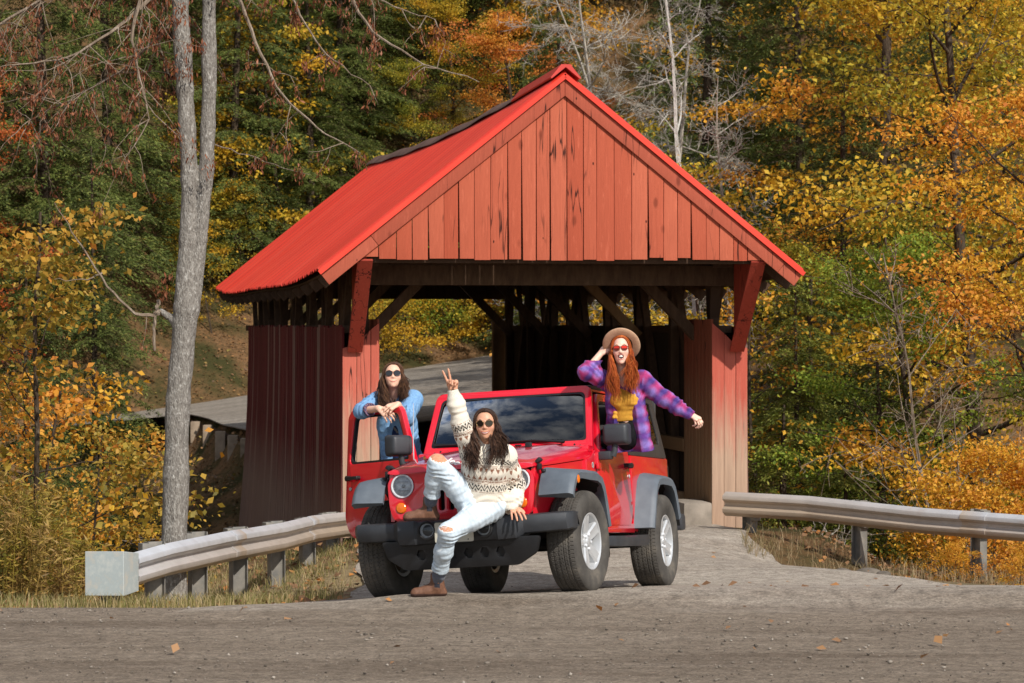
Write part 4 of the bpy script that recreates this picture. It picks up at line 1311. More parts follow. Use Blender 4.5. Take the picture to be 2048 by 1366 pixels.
# chassis and axles
bm = bm_new()
for s in (-1, 1): add_box(bm, (-1.25, s * 0.42, 0.46), (3.7, 0.10, 0.12), bev=0.01)
for x in (0, -2.424):
    add_tube(bm, [(x, -0.66, 0.40), (x, 0.66, 0.40)], 0.045, 12)
    add_lathe(bm, [(-0.12, 0.05), (-0.09, 0.12), (0.06, 0.13), (0.10, 0.05)], (x, -0.18 if x == 0 else 0.0, 0.40), (1, 0, 0), 18)
add_box(bm, (-1.55, 0.35, 0.38), (0.9, 0.3, 0.22), bev=0.03)
add_tube(bm, [(0.12, -0.6, 0.36), (0.12, 0.6, 0.38)], 0.02, 8)
add_box(bm, (-1.9, 0, 0.56), (2.3, 1.44, 0.04)); add_box(bm, (0.0, 0, 0.62), (0.9, 0.9, 0.20))
obj('chassis', bm, M_under, car)
# cabin
M_seat = simple('dark_seat_cloth', srgb(40, 38, 38), srgb(54, 52, 52), 12, 0.9)
bm = bm_new()
add_box(bm, (-0.86, 0, 1.05), (0.28, 1.38, 0.22), bev=0.04)
obj('dashboard', bm, M_blk, car)
bm = bm_new()
add_lathe(bm, [(-0.014, 0.185), (0, 0.20), (0.014, 0.185), (0, 0.172), (-0.014, 0.185)], (-1.08, 0.36, 1.08), Vector((-1, 0, 0.45)), 28, cap=False)
add_tube(bm, [(-0.9, 0.36, 1.0), (-1.08, 0.36, 1.08)], 0.035, 10); add_box(bm, (-1.08, 0.36, 1.08), (0.03, 0.36, 0.05))
obj('steering_wheel', bm, M_blk, car)
for s in (-1, 1):
    bm = bm_new()
    add_box(bm, (-1.45, s * 0.36, 0.82), (0.50, 0.48, 0.15), bev=0.05)
    add_box(bm, (-1.74, s * 0.36, 1.12), (0.14, 0.46, 0.58), Matrix.Rotation(R(-12), 3, 'Y'), bev=0.05)
    add_box(bm, (-1.83, s * 0.36, 1.47), (0.09, 0.25, 0.17), bev=0.035)
    obj('seat', bm, M_seat, car)
bm = bm_new()
for s in (-1, 1):
    add_tube(bm, [(-1.92, s * 0.60, 0.6), (-1.92, s * 0.60, 1.5), (-1.95, s * 0.55, 1.62), (-2.0, 0, 1.64)], 0.03, 10)
    add_tube(bm, [(-1.94, s * 0.57, 1.6), (-1.1, s * 0.57, 1.62)], 0.028, 10)
    add_tube(bm, [(-1.94, s * 0.57, 1.58), (-2.8, s * 0.60, 1.1)], 0.028, 10)
obj('roll_bar', bm, M_blk, car)
bm = bm_new(); add_box(bm, (-1.0, 0, 1.60), (0.03, 0.24, 0.07), bev=0.012); obj('rear_view_mirror', bm, M_blk, car)
bm = bm_new(); add_tube(bm, [(-0.60, -0.775, 1.08), (-0.61, -0.775, 1.35), (-0.66, -0.778, 1.62)], [0.006, 0.004, 0.0025], 6); obj('antenna', bm, M_silver, car)
# badge on the fender side and the maker's word on the nose of the hood
bm = bm_new(); add_lathe(bm, [(0, 0.026), (0.004, 0.025), (0.005, 0)], (-0.62, 0.757, 1.025), (0, 1, 0), 20)
bd = obj('badge', bm, simple('badge_grey', srgb(190, 190, 188), srgb(90, 90, 90), 60, 0.4), car)
def lettering(txt, size, M, mat, parent, name, ex=0.002, shear=0.0):
    cu = bpy.data.curves.new(name, 'FONT'); cu.body = txt; cu.size = size; cu.extrude = ex; cu.align_x = 'CENTER'; cu.shear = shear; cu.offset = size * 0.02
    tmp = bpy.data.objects.new('tmp', cu); COL.objects.link(tmp)
    dg = bpy.context.evaluated_depsgraph_get()
    me = bpy.data.meshes.new_from_object(tmp.evaluated_get(dg))
    bpy.data.objects.remove(tmp); bpy.data.curves.remove(cu)
    me.transform(M)
    me.name = name
    return obj(name, me, mat, parent, deg=0)
M_white = simple('white_lettering', srgb(228, 226, 222), None, rough=0.4)
ang = R(-18)
lettering('Jeep', 0.088, frame((0.540, -0.045, 1.044), (0.0, math.cos(ang), math.sin(ang)), Vector((-0.75, -math.sin(ang) * .6, 0.62)).normalized(), (0.62, 0, 0.75)), M_white, hood, 'lettering', shear=0.3)

# ================================================================== BODIES: smooth implicit surfaces turned into meshes
class Sdf:
    def __init__(s, lo, hi, h):
        s.h = h; s.lo = np.array(lo, float) - 3 * h
        s.n = (np.ceil((np.array(hi, float) + 3 * h - s.lo) / h)).astype(int) + 1
        s.D = np.full(tuple(s.n), 1.0, dtype=np.float32)
    def _box(s, lo, hi, m):
        a = np.clip(np.floor((np.array(lo) - m - s.lo) / s.h).astype(int), 0, s.n)
        b = np.clip(np.ceil((np.array(hi) + m - s.lo) / s.h).astype(int) + 1, 0, s.n)
        if (b <= a).any(): return None, None
        g = [(s.lo[i] + np.arange(a[i], b[i]) * s.h).astype(np.float32) for i in range(3)]
        return tuple(slice(a[i], b[i]) for i in range(3)), np.stack(np.meshgrid(*g, indexing='ij'), -1)
    def _put(s, sl, d, k, sub=False):
        A = s.D[sl]
        if sub:
            d = -d
            hh = np.maximum(k - np.abs(A - d), 0) / k if k > 0 else 0
            s.D[sl] = np.maximum(A, d) + hh * hh * k * 0.25
        else:
            hh = np.maximum(k - np.abs(A - d), 0) / k if k > 0 else 0
            s.D[sl] = np.minimum(A, d) - hh * hh * k * 0.25
        return s
    def cone(s, a, b, ra, rb, k=0.015, flat=None, sub=False):
        a = np.array(a, float); b = np.array(b, float); r = max(ra, rb)
        sl, P = s._box(np.minimum(a, b) - r, np.maximum(a, b) + r, k + 3 * s.h)
        if sl is None: return s
        ba = b - a; L2 = max(float(ba @ ba), 1e-9)
        q = P - a.astype(np.float32)
        t = np.clip((q @ ba.astype(np.float32)) / L2, 0, 1)
        q = q - t[..., None] * ba.astype(np.float32)
        if flat is not None:
            n, f = np.array(flat[0], np.float32), flat[1]
            n = n / np.linalg.norm(n)
            q = q + (q @ n)[..., None] * n * (1 / f - 1)
        d = np.sqrt((q * q).sum(-1)) - (ra + (rb - ra) * t)
        return s._put(sl, d.astype(np.float32), k, sub)
    def chain(s, pts, rad, k=0.015, flat=None):
        for i in range(len(pts) - 1): s.cone(pts[i], pts[i + 1], rad[i], rad[i + 1], k, flat)
        return s
    def ell(s, c, r, M=None, k=0.015, sub=False):
        c = np.array(c, float); r = np.array(r, float); R_ = r.max()
        sl, P = s._box(c - R_, c + R_, k + 3 * s.h)
        if sl is None: return s
        q = P - c.astype(np.float32)
        if M is not None: q = q @ np.array(M, np.float32)          # columns of M are the local axes
        e = q / r.astype(np.float32)
        k0 = np.sqrt((e * e).sum(-1)) + 1e-9
        k1 = np.sqrt(((e / r.astype(np.float32)) ** 2).sum(-1)) + 1e-9
        return s._put(sl, (k0 * (k0 - 1) / k1).astype(np.float32), k, sub)
    def half(s, p, n):
        """cut away everything on the side n of the point p"""
        g = [(s.lo[i] + np.arange(s.n[i]) * s.h).astype(np.float32) for i in range(3)]
        n = np.array(n, float); n /= np.linalg.norm(n); p = np.array(p, float)
        d = (g[0] - p[0])[:, None, None] * n[0] + (g[1] - p[1])[None, :, None] * n[1] + (g[2] - p[2])[None, None, :] * n[2]
        s.D = np.maximum(s.D, d.astype(np.float32))
        return s
    def wrinkle(s, amp, freq, seed, stretch=(1, 1, 1), near=0.03):
        idx = np.argwhere(np.abs(s.D) < near)
        P = s.lo + idx * s.h
        r_ = np.random.RandomState(seed); v = 0
        for i in range(7):
            kv = r_.normal(size=3) * freq * np.array(stretch)
            w = r_.normal(size=3) * freq * 0.35
            v = v + np.sin(P @ kv + r_.uniform(0, 6.28) + 1.4 * np.sin(P @ w + r_.uniform(0, 6.28)))
        s.D[idx[:, 0], idx[:, 1], idx[:, 2]] += (amp * v / 2.6).astype(np.float32)
        return s
    def folds(s, a, b, at_, amp, lam, width, seed, skew=0.6, r=0.16):
        """Creases across the limb a-b, strongest at the fraction at_ of its length."""
        a = np.array(a, float); b = np.array(b, float); L = np.linalg.norm(b - a); z = (b - a) / L
        idx = np.argwhere(np.abs(s.D) < 0.03)
        P = s.lo + idx * s.h - a
        t = P @ z; q = P - t[:, None] * z; rr = np.linalg.norm(q, axis=1)
        m = (rr < r) & (t > -0.1) & (t < L + 0.1)
        idx, P, t, q = idx[m], P[m], t[m], q[m]
        rs = np.random.RandomState(seed)
        k1, k2 = rs.normal(size=3) * 14, rs.normal(size=3) * 30
        ph = 1.8 * np.sin(P @ k1 + rs.uniform(0, 6)) + 0.7 * np.sin(P @ k2)
        side = q @ rs.normal(size=3) / 0.1
        env = np.exp(-((t - at_ * L) / width) ** 2) * (0.55 + 0.45 * np.sin(P @ (rs.normal(size=3) * 18)))
        w = np.sin(2 * math.pi * (t / lam) + ph + skew * side)
        w = np.sign(w) * np.abs(w) ** 0.8
        s.D[idx[:, 0], idx[:, 1], idx[:, 2]] += (amp * env * w).astype(np.float32)
        return s
    def mesh(s, name):
        D = s.D; ins = D < 0
        c = np.zeros(tuple(s.n - 1), np.uint8)
        offs = [(i, j, k) for i in (0, 1) for j in (0, 1) for k in (0, 1)]
        sl = lambda o: tuple(slice(o[a], s.n[a] - 1 + o[a]) for a in range(3))
        for o in offs: c += ins[sl(o)]
        idx = np.argwhere((c > 0) & (c < 8))
        vid = np.full(c.shape, -1, np.int32); vid[tuple(idx.T)] = np.arange(len(idx))
        vals = {o: D[idx[:, 0] + o[0], idx[:, 1] + o[1], idx[:, 2] + o[2]].astype(float) for o in offs}
        acc = np.zeros((len(idx), 3)); cnt = np.zeros(len(idx))
        for a in range(3):
            for o in offs:
                if o[a]: continue
                o2 = list(o); o2[a] = 1; o2 = tuple(o2)
                v0, v1 = vals[o], vals[o2]; m = (v0 < 0) != (v1 < 0)
                t = np.where(m, v0 / np.where(m, v0 - v1, 1), 0)
                p = np.tile(np.array(o, float), (len(idx), 1)); p[:, a] += t
                acc[m] += p[m]; cnt[m] += 1
        V = s.lo + (idx + acc / cnt[:, None]) * s.h
        F = []
        for a in range(3):
            b, d = (a + 1) % 3, (a + 2) % 3
            lo_ = [slice(1, s.n[i] - 1) for i in range(3)]; hi_ = list(lo_)
            lo_[a] = slice(0, s.n[a] - 1); hi_[a] = slice(1, s.n[a])
            A, B = ins[tuple(lo_)], ins[tuple(hi_)]
            e = np.argwhere(A != B)
            if not len(e): continue
            flip = A[tuple(e.T)]
            base = e.copy(); base[:, b] += 1; base[:, d] += 1
            def cell(db, dd):
                q = base.copy(); q[:, b] += db; q[:, d] += dd
                return vid[q[:, 0], q[:, 1], q[:, 2]]
            quad = np.stack([cell(-1, -1), cell(0, -1), cell(0, 0), cell(-1, 0)], 1)
            quad[~flip] = quad[~flip][:, ::-1]
            F.append(quad)
        F = np.concatenate(F); F = F[(F >= 0).all(1)]
        s.D = None
        return np_mesh(name, V, F), V

def unit(v):
    v = np.array(v, float); return v / np.linalg.norm(v)
def face_frame(fwd, up):
    """columns: the face's image-right, forward, up"""
    f = unit(fwd); u = unit(np.array(up, float) - f * np.dot(up, f)); r = np.cross(u, f)
    return np.stack([r, f, u], 1)          # x = toward the picture's right when facing the camera

def body_colors(V, H, S, c, skin, lips, mouth, brow, wx=1.0):
    """skin tones by position on the head: lips, teeth, brows, warmer cheeks and nose"""
    q = (V - H) @ S / c
    q[:, 0] /= wx
    C = np.tile(np.array(skin, float), (len(V), 1))
    x, y, z = q[:, 0], q[:, 1], q[:, 2]
    head = (np.abs(x) < 0.09) & (y > -0.1) & (np.abs(z) < 0.15)
    ch = np.exp(-((np.abs(x) - 0.04) ** 2 + (z + 0.022) ** 2) / 0.018 ** 2) * head * (y > 0.03)
    C = C * (1 - 0.35 * ch[:, None]) + np.array(lips) * 1.1 * 0.35 * ch[:, None]
    w, hgt, open_, curve = mouth
    zc = -0.060 + curve * (x / w) ** 2
    inner = head & (y > 0.05) & (np.abs(x) < w) & (np.abs(z - zc) < open_ * np.sqrt(np.clip(1 - (x / w) ** 2, 0, 1)))
    outer = head & (y > 0.05) & (np.abs(x) < w * 1.15) & (np.abs(z - zc) < (open_ + hgt) * np.sqrt(np.clip(1.05 - (x / (w * 1.15)) ** 2, 0, 1)))
    if open_ > 0.012:
        C[inner] = srgb(70, 22, 24)
    if False:
        teeth = inner & (z > zc + (open_ * 0.25 if open_ > 0.012 else -1)) & (np.abs(x) < w * 0.9)
        C[teeth] = srgb(236, 230, 222)
    br = head & (y > 0.06) & (np.abs(np.abs(x) - 0.034) < 0.021) & (np.abs(z - 0.046 + 3.0 * (np.abs(x) - 0.034) ** 2 / 0.05) < 0.005)
    C[br] = brow
    return C

def add_head(S_, H, S, c, jaw=0.0, k=0.012, wx=1.0):
    T = lambda x, y, z: H + S @ (np.array([x * wx, y, z]) * c)
    S_.ell(T(0, -0.012, 0.030), np.array([0.073 * wx, 0.094, 0.100]) * c, S, k)
    S_.ell(T(0, 0.022, -0.035), np.array([0.061 * wx, 0.066, 0.066]) * c, S, 0.03)
    S_.ell(T(0, 0.036, -0.072 - jaw), np.array([0.044 * wx, 0.045, 0.040]) * c, S, 0.03)
    S_.ell(T(0, 0.066, -0.099 - jaw), np.array([0.018, 0.015, 0.014]) * c, S, 0.02)
    S_.cone(T(0, 0.083, 0.026), T(0, 0.097, -0.020), 0.008 * c, 0.0120 * c, 0.014)
    for s in (-1, 1):
        S_.ell(T(s * 0.011, 0.088, -0.024), np.array([0.009, 0.010, 0.007]) * c, S, 0.008)
        S_.ell(T(s * 0.036, 0.058, -0.022), np.array([0.028, 0.026, 0.026]) * c, S, 0.025)
        S_.ell(T(s * 0.074, -0.008, -0.006), np.array([0.009, 0.020, 0.030]) * c, S, 0.006)
        S_.ell(T(s * 0.032, 0.068, 0.040), np.array([0.024, 0.016, 0.010]) * c, S, 0.012)      # brow
        S_.ell(T(s * 0.032, 0.090, 0.016), np.array([0.016, 0.010, 0.010]) * c, S, 0.008, sub=True)
        S_.ell(T(s * 0.032, 0.074, 0.016), np.array([0.013, 0.012, 0.012]) * c, S, 0.004)
    S_.ell(T(0, 0.083, -0.052), np.array([0.022, 0.008, 0.005]) * c, S, 0.008)
    S_.ell(T(0, 0.081, -0.066 - jaw), np.array([0.019, 0.008, 0.006]) * c, S, 0.008)

def mouth(me, H, S, c, wx, w, gap, curve, zc, lip_col, parent, off, lip=0.0030, teeth=1.0):
    """Lips and teeth laid on the face of the finished body mesh; gap = how far the lips are parted."""
    from mathutils.bvhtree import BVHTree
    tree = BVHTree.FromPolygons([v.co[:] for v in me.vertices], [p.vertices[:] for p in me.polygons])
    F_ = Vector(S[:, 1])
    def on_face(x, z, lift):
        o = Vector(H + S @ (np.array([x * wx, 0.22, z]) * c))
        hit = tree.ray_cast(o, -F_)[0]
        return (hit if hit is not None else Vector(H + S @ (np.array([x * wx, 0.085, z]) * c))) + F_ * lift
    us = np.linspace(-1, 1, 17)
    up = lambda u: zc + curve * u * u + gap * math.sqrt(max(1 - u * u, 0)) * (0.9 if gap < 0.01 else 1) - (0.0012 * math.exp(-(u / 0.18) ** 2))
    lo = lambda u: zc + curve * u * u - gap * math.sqrt(max(1 - u * u, 0))
    edge = lambda z, x: on_face(x, z + (0.004 if z > zc else -0.004), 0.0004) if gap > 0.01 else on_face(x, z, 0.0004)
    bm = bm_new()
    add_tube(bm, [edge(up(u), u * w) for u in us], [c * lip * (0.35 + 0.65 * math.sqrt(max(1 - u * u, 0))) for u in us], 8)
    add_tube(bm, [edge(lo(u), u * w) for u in us], [c * lip * 1.15 * (0.3 + 0.7 * math.sqrt(max(1 - u * u, 0))) for u in us], 8)
    t = NT('lip'); t.set(color=lip_col, rough=0.6, spec=0.2)
    o = obj('lips', bm, t.m, parent, deg=80); o.data.transform(off)
    if teeth > 0:
        bm = bm_new()
        rows = []
        for k in (0.0, 0.5, 1.0):
            r_ = []
            for u in us[1:-1]:
                a, b = up(u), up(u) - (up(u) - lo(u)) * teeth
                z = a + (b - a) * k
                p = on_face(u * w * 0.93, z, 0.0012) if gap < 0.01 else Vector(H + S @ (np.array([u * w * 0.86 * wx, 0.088 - 0.010 * u * u, z]) * c))
                r_.append(bm.verts.new(p))
            rows.append(r_)
        for i in range(2):
            for j in range(len(rows[0]) - 1): bm.faces.new((rows[i][j], rows[i][j + 1], rows[i + 1][j + 1], rows[i + 1][j]))
        o = obj('teeth', bm, simple('teeth_white', srgb(226, 220, 210), None, rough=0.35) if 'teeth_white' not in bpy.data.materials else bpy.data.materials['teeth_white'], parent, deg=80); o.data.transform(off)

def add_hand(S_, wrist, d, n, size, curl, side, thumb=(0.6, 0.5), spread=1.0):
    """Hand from the wrist along d; n = back of the hand; side = +1/-1 puts the thumb toward d x n or away from it.
    curl = bend of the index, middle, ring and little finger (0 straight .. 1 closed)."""
    w = np.array(wrist, float); d = unit(d); n = np.array(n, float); n = unit(n - d * np.dot(n, d)); b = np.cross(d, n) * side
    L = size
    palm = w + d * 0.46 * L
    S_.cone(w - d * 0.01, w + d * 0.12 * L, 0.140 * L, 0.150 * L, 0.012, (n, 0.72))
    S_.cone(w + d * 0.14 * L + b * 0.05 * L, palm + b * 0.14 * L, 0.135 * L, 0.115 * L, 0.012, (n, 0.62))
    S_.cone(w + d * 0.14 * L - b * 0.05 * L, palm - d * 0.03 * L - b * 0.14 * L, 0.135 * L, 0.110 * L, 0.012, (n, 0.62))
    segs = [(0.225, 0.16, 0.12), (0.25, 0.17, 0.125), (0.23, 0.16, 0.12), (0.18, 0.125, 0.105)]
    for i, (off, ang) in enumerate(((0.205, 0.10), (0.072, 0.03), (-0.065, -0.05), (-0.19, -0.14))):
        dd = unit(d + b * ang * spread); p = palm + b * off * L + d * (0.0 if i < 3 else -0.05) * L
        bend = 0.0; r = 0.056 * L * (1.0 if i < 3 else 0.88)
        q = p - d * 0.06 * L
        for j, ln in enumerate(segs[i]):
            bend += curl[i] * (1.25, 1.55, 1.0)[j] + 0.05
            e = dd * math.cos(bend) - n * math.sin(bend)
            q2 = q + e * (ln + (0.06 if j == 0 else 0)) * L
            S_.cone(q, q2, r, r * 0.90, 0.004)
            q = q2; r *= 0.90
    tb, tc = thumb
    q = w + d * 0.16 * L + b * 0.13 * L
    e = unit(d * (1 - tb * 0.5) + b * tb - n * tc * 0.4)
    q2 = q + e * 0.20 * L; S_.cone(q, q2, 0.082 * L, 0.066 * L, 0.012)
    e2 = unit(e + d * 0.4 - n * tc * 0.9 - b * tc * 0.9); q3 = q2 + e2 * 0.16 * L; S_.cone(q2, q3, 0.062 * L, 0.056 * L, 0.006)
    e3 = unit(e2 + d * 0.2 - b * tc * 0.9); S_.cone(q3, q3 + e3 * 0.13 * L, 0.054 * L, 0.044 * L, 0.006)

def col_mat(name, rough=0.7, noise=0.0, nscale=60, bump=0.0, bscale=120, bdist=0.003, spec=0.3, sss=0.0, sheen=0.0):
    t = NT(name)
    c = t.attr('Col')
    if noise: c = t.mix(noise, c, t.ramp(t.noise(nscale, 6, 0.7), [(0.3, (0.0, 0.0, 0.0)), (0.7, (1.0, 1.0, 1.0))]), 'SOFT_LIGHT')
    t.set(color=c, rough=rough, spec=spec, sss=sss, sheen=sheen)
    if sss:
        t.b.inputs['Subsurface Radius'].default_value = (0.012, 0.005, 0.003); t.b.inputs['Subsurface Scale'].default_value = 0.5
    if bump: t.bump(t.noise(bscale, 4), bump, bdist)
    return t.m
M_skin = col_mat('skin', 0.48, sss=0.12, spec=0.4)
M_knit = col_mat('knitted_wool', 0.95, 0.25, 90, 0.6, 170, 0.004, spec=0.1, sheen=0.2)
M_cloth = col_mat('woven_cotton', 0.9, 0.25, 70, 0.12, 300, 0.001, spec=0.15)
M_denim = col_mat('washed_denim', 0.9, 0.40, 55, 0.15, 300, 0.001, spec=0.15)
M_leather = col_mat('scuffed_leather', 0.6, 0.35, 40, 0.25, 60, 0.003, spec=0.3)
M_felt = col_mat('wool_felt', 0.95, 0.25, 50, 0.3, 150, 0.002, spec=0.1)

def hair_mat(name, c1, c2, c3):
    t = NT(name)
    isl = t.island()
    t.set(color=t.mix(t.ramp(t.noise(30, 4), [(0.4, 0.0), (0.7, 0.7)]), t.ramp(isl, [(0.0, c1), (0.6, c2), (1.0, c3)]), c1), rough=0.55, spec=0.3)
    return t.m

def hair(name, H, S, c, locks, mat, parent, seed, wx=1.0, part=0.0, cap=1.0):
    """Locks of hair combed from a parting over the scalp, then hanging in loose waves.
    locks: (side, front-back 0..1, end point in the head frame, waviness, count, scatter)"""
    r_ = random.Random(seed)
    bm = bm_new()
    for side, fb, end, wav, cnt, scat in locks:
        for i in range(cnt):
            f = min(max(fb + r_.uniform(-0.14, 0.14), 0.0), 1.0)
            y0 = 0.062 - 0.150 * f                                # where the lock leaves the parting
            y1 = 0.034 - 0.118 * f                                # where it passes the ear
            kk = r_.uniform(1.015, 1.065)
            pts = []
            for u in np.linspace(0.0, 1.0, 8):
                th = (0.03 + 0.97 * u) * math.pi * 0.52
                y = y0 + (y1 - y0) * u ** 0.8
                ww = math.sqrt(max(1 - (y / 0.100) ** 2, 0.12))
                x = side * math.sin(th) * 0.0765 * wx * max(ww, 0.80 * u) + part * (1 - u)
                z = math.cos(th) * 0.102 * ww
                pts.append(np.array([x * kk, y * kk - 0.012, z * kk + 0.030]))
            e = np.array(end) + np.array([r_.gauss(0, scat), r_.gauss(0, scat * 0.7), r_.gauss(0, scat * 1.8)])
            st = pts[-1]; ph = r_.uniform(0, 1.6) + (0 if side > 0 else 2.0); wv = wav * r_.uniform(0.5, 1.3)
            fr = r_.uniform(1.3, 1.9)
            n = 15
            for u in np.linspace(0, 1, n)[1:]:
                m_ = st * (1 - u) + e * u
                m_ = m_ + np.array([side * 0.016 * math.sin(math.pi * min(u * 1.3, 1)), 0.010 * math.sin(math.pi * u), 0])
                m_ = m_ + np.array([math.sin(ph + u * 6.28 * fr), 0.8 * math.cos(ph + u * 6.28 * fr), 0]) * wv * 1.7 * min(1, u * 1.5)
                pts.append(m_)
            for q_ in range(3):                                   # a lock is a few strands lying together
                R0 = r_.uniform(0.0026, 0.0046)
                o_ = np.array([r_.gauss(0, 0.0045), r_.gauss(0, 0.004), r_.gauss(0, 0.003)]); sp = np.array([r_.gauss(0, 0.010), r_.gauss(0, 0.008), r_.gauss(0, 0.02)])
                P_ = [p + o_ * min(1, 0.35 + k / 8) + sp * (max(0, k - 7) / 14) ** 1.5 for k, p in enumerate(pts)]
                rad = [R0 * 0.9] * 3 + [R0] * 5 + [R0 * (1 - 0.85 * u ** 2) for u in np.linspace(0, 1, n)[1:]]
                add_tube(bm, [Vector(H + S @ (p * c)) for p in P_], rad, 4)
    # scalp under the locks
    g = bmesh.ops.create_uvsphere(bm, u_segments=28, v_segments=20, radius=1.0)['verts']
    kill = []
    for v in g:
        p = np.array(v.co)
        q = np.array([p[0] * 0.0775 * wx * cap, p[1] * 0.0985 * cap - 0.013, p[2] * 0.105 * cap + 0.032])
        hl = 0.112 - 0.9 * max(0, q[1] - 0.030) - (0.0 if abs(q[0]) < 0.05 else 0.9 * (abs(q[0]) - 0.05))
        if (q[1] > 0.028 and q[2] < 0.129) or (q[1] > 0.012 and q[2] < hl) or q[2] < -0.055 or (q[1] > 0.0 and q[2] < 0.045 and abs(q[0]) > 0.06 and q[1] > 0.012): kill.append(v)
        v.co = Vector(H + S @ (q * c))
    bmesh.ops.delete(bm, geom=kill, context='VERTS')
    return obj(name, bm, mat, parent, deg=80)

def sunglasses(H, S, c, frame_mat, lens_mat, parent, rx=0.026, rz=0.0235, square=0.0, zoff=0.016, rim=0.0028, sep=0.034):
    root_bm = bm_new(); lens_bm = bm_new()
    T = lambda x, y, z: Vector(H + S @ (np.array([x, y, z]) * c))
    for s in (-1, 1):
        lp = []
        for k in range(24):
            a = 2 * math.pi * k / 24; e = 1 - square * 0.5
            cx, cz = math.cos(a), math.sin(a)
            x = math.copysign(abs(cx) ** e, cx) * rx; z = math.copysign(abs(cz) ** e, cz) * rz * (1.0 if cz < 0 else 0.92)
            lp.append((x + s * sep, z + zoff))
        yb = lambda x: 0.103 - 0.25 * abs(x) * abs(x) / 0.06
        add_tube(root_bm, [T(x, yb(x), z) for x, z in lp + lp[:2]], rim * c, 6, cap=False)
        vs = [lens_bm.verts.new(T(x, yb(x) + 0.001, z)) for x, z in lp]; lens_bm.faces.new(vs)
        vs2 = [lens_bm.verts.new(T(x, yb(x) - 0.001, z)) for x, z in lp]; lens_bm.faces.new(vs2[::-1])
        for k in range(24): lens_bm.faces.new((vs[k], vs2[k], vs2[(k + 1) % 24], vs[(k + 1) % 24]))
        xo = s * (sep + rx)
        add_tube(root_bm, [T(xo, yb(xo), zoff + rz * 0.5), T(s * 0.074, 0.055, zoff + 0.006), T(s * 0.078, -0.01, zoff)], rim * 0.9 * c, 6)
    add_tube(root_bm, [T(-(sep - rx) - 0.001, 0.103, zoff + rz * 0.35), T(0, 0.106, zoff + rz * 0.5), T(sep - rx + 0.001, 0.103, zoff + rz * 0.35)], rim * c, 6)
    g = obj('sunglasses', root_bm, frame_mat, parent, deg=60)
    obj('lens', lens_bm, lens_mat, g, deg=30)
    return g

def bone_param(V, bones):
    """nearest bone for each vertex: index, distance along it (m), angle about it, distance"""
    best = np.full(len(V), 1e9); bi = np.zeros(len(V), int); al = np.zeros(len(V)); an = np.zeros(len(V))
    for i, (a, b, ref, scale) in enumerate(bones):
        a = np.array(a, float); b = np.array(b, float); ba = b - a; L = np.linalg.norm(ba); z = ba / L
        x = np.array(ref, float); x = unit(x - z * np.dot(x, z)); y = np.cross(z, x)
        q = V - a; t = q @ z; tc = np.clip(t, 0, L)
        dist = np.linalg.norm(q - tc[:, None] * z, axis=1) / scale
        m = dist < best
        best[m] = dist[m]; bi[m] = i; al[m] = t[m]; an[m] = np.arctan2(q[m] @ y, q[m] @ x)
    return bi, al, an, best

def boot(name, ankle, heel_down, toe, up, parent, seed, top=0.13, colors=(srgb(112, 78, 60), srgb(58, 40, 34))):
    """Ankle boot: ankle point, direction of the toe, direction up the leg."""
    a = np.array(ankle, float); t = unit(toe); dn = unit(heel_down); side = np.cross(t, dn)
    S_ = Sdf(a - 0.34, a + 0.34, 0.0055)
    sole = a + dn * 0.085
    S_.cone(a + np.array(up) * top, a + dn * 0.01, 0.054, 0.050, 0.02)
    S_.cone(a + dn * 0.01 - t * 0.012, sole - t * 0.035 - dn * 0.035, 0.050, 0.040, 0.03)
    S_.chain([a + dn * 0.03, a + dn * 0.045 + t * 0.07, a + dn * 0.052 + t * 0.155], [0.046, 0.041, 0.034], 0.03)
    S_.cone(sole - t * 0.045 - dn * 0.02, sole + t * 0.165 - dn * 0.02, 0.036, 0.038, 0.02)
    S_.half(sole + dn * 0.004, dn)
    S_.half(a + np.array(up) * (top - 0.012), up)
    me, V = S_.mesh(name)
    h = (V - sole) @ dn
    C = np.tile(np.array(colors[0]), (len(V), 1))
    sd = np.abs((V - a) @ side); al = (V - a) @ t; hh = (V - a) @ np.array(up)
    C[(hh > 0.0) & (np.abs(al) < 0.022) & (sd > 0.02)] = srgb(44, 44, 52)
    C[h > -0.016] = colors[1]
    C[(h > -0.020) & (h < -0.016)] = np.array(colors[1]) * 1.6
    set_col(me, C)
    return obj(name, me, M_leather, parent, deg=0)
def shade_smooth(o):
    o.data.polygons.foreach_set('use_smooth', [True] * len(o.data.polygons)); o.data.update()

A3 = lambda px, py, D: np.array(at(px, py, D))
def tone(V, base, var, seed, f=9):
    n = np.zeros(len(V)); r_ = np.random.RandomState(seed)
    for i in range(5): n += np.sin(V @ (r_.normal(size=3) * f) + r_.uniform(0, 6.28))
    return np.array(base)[None, :] * (1 + var * n[:, None] / 2.2)

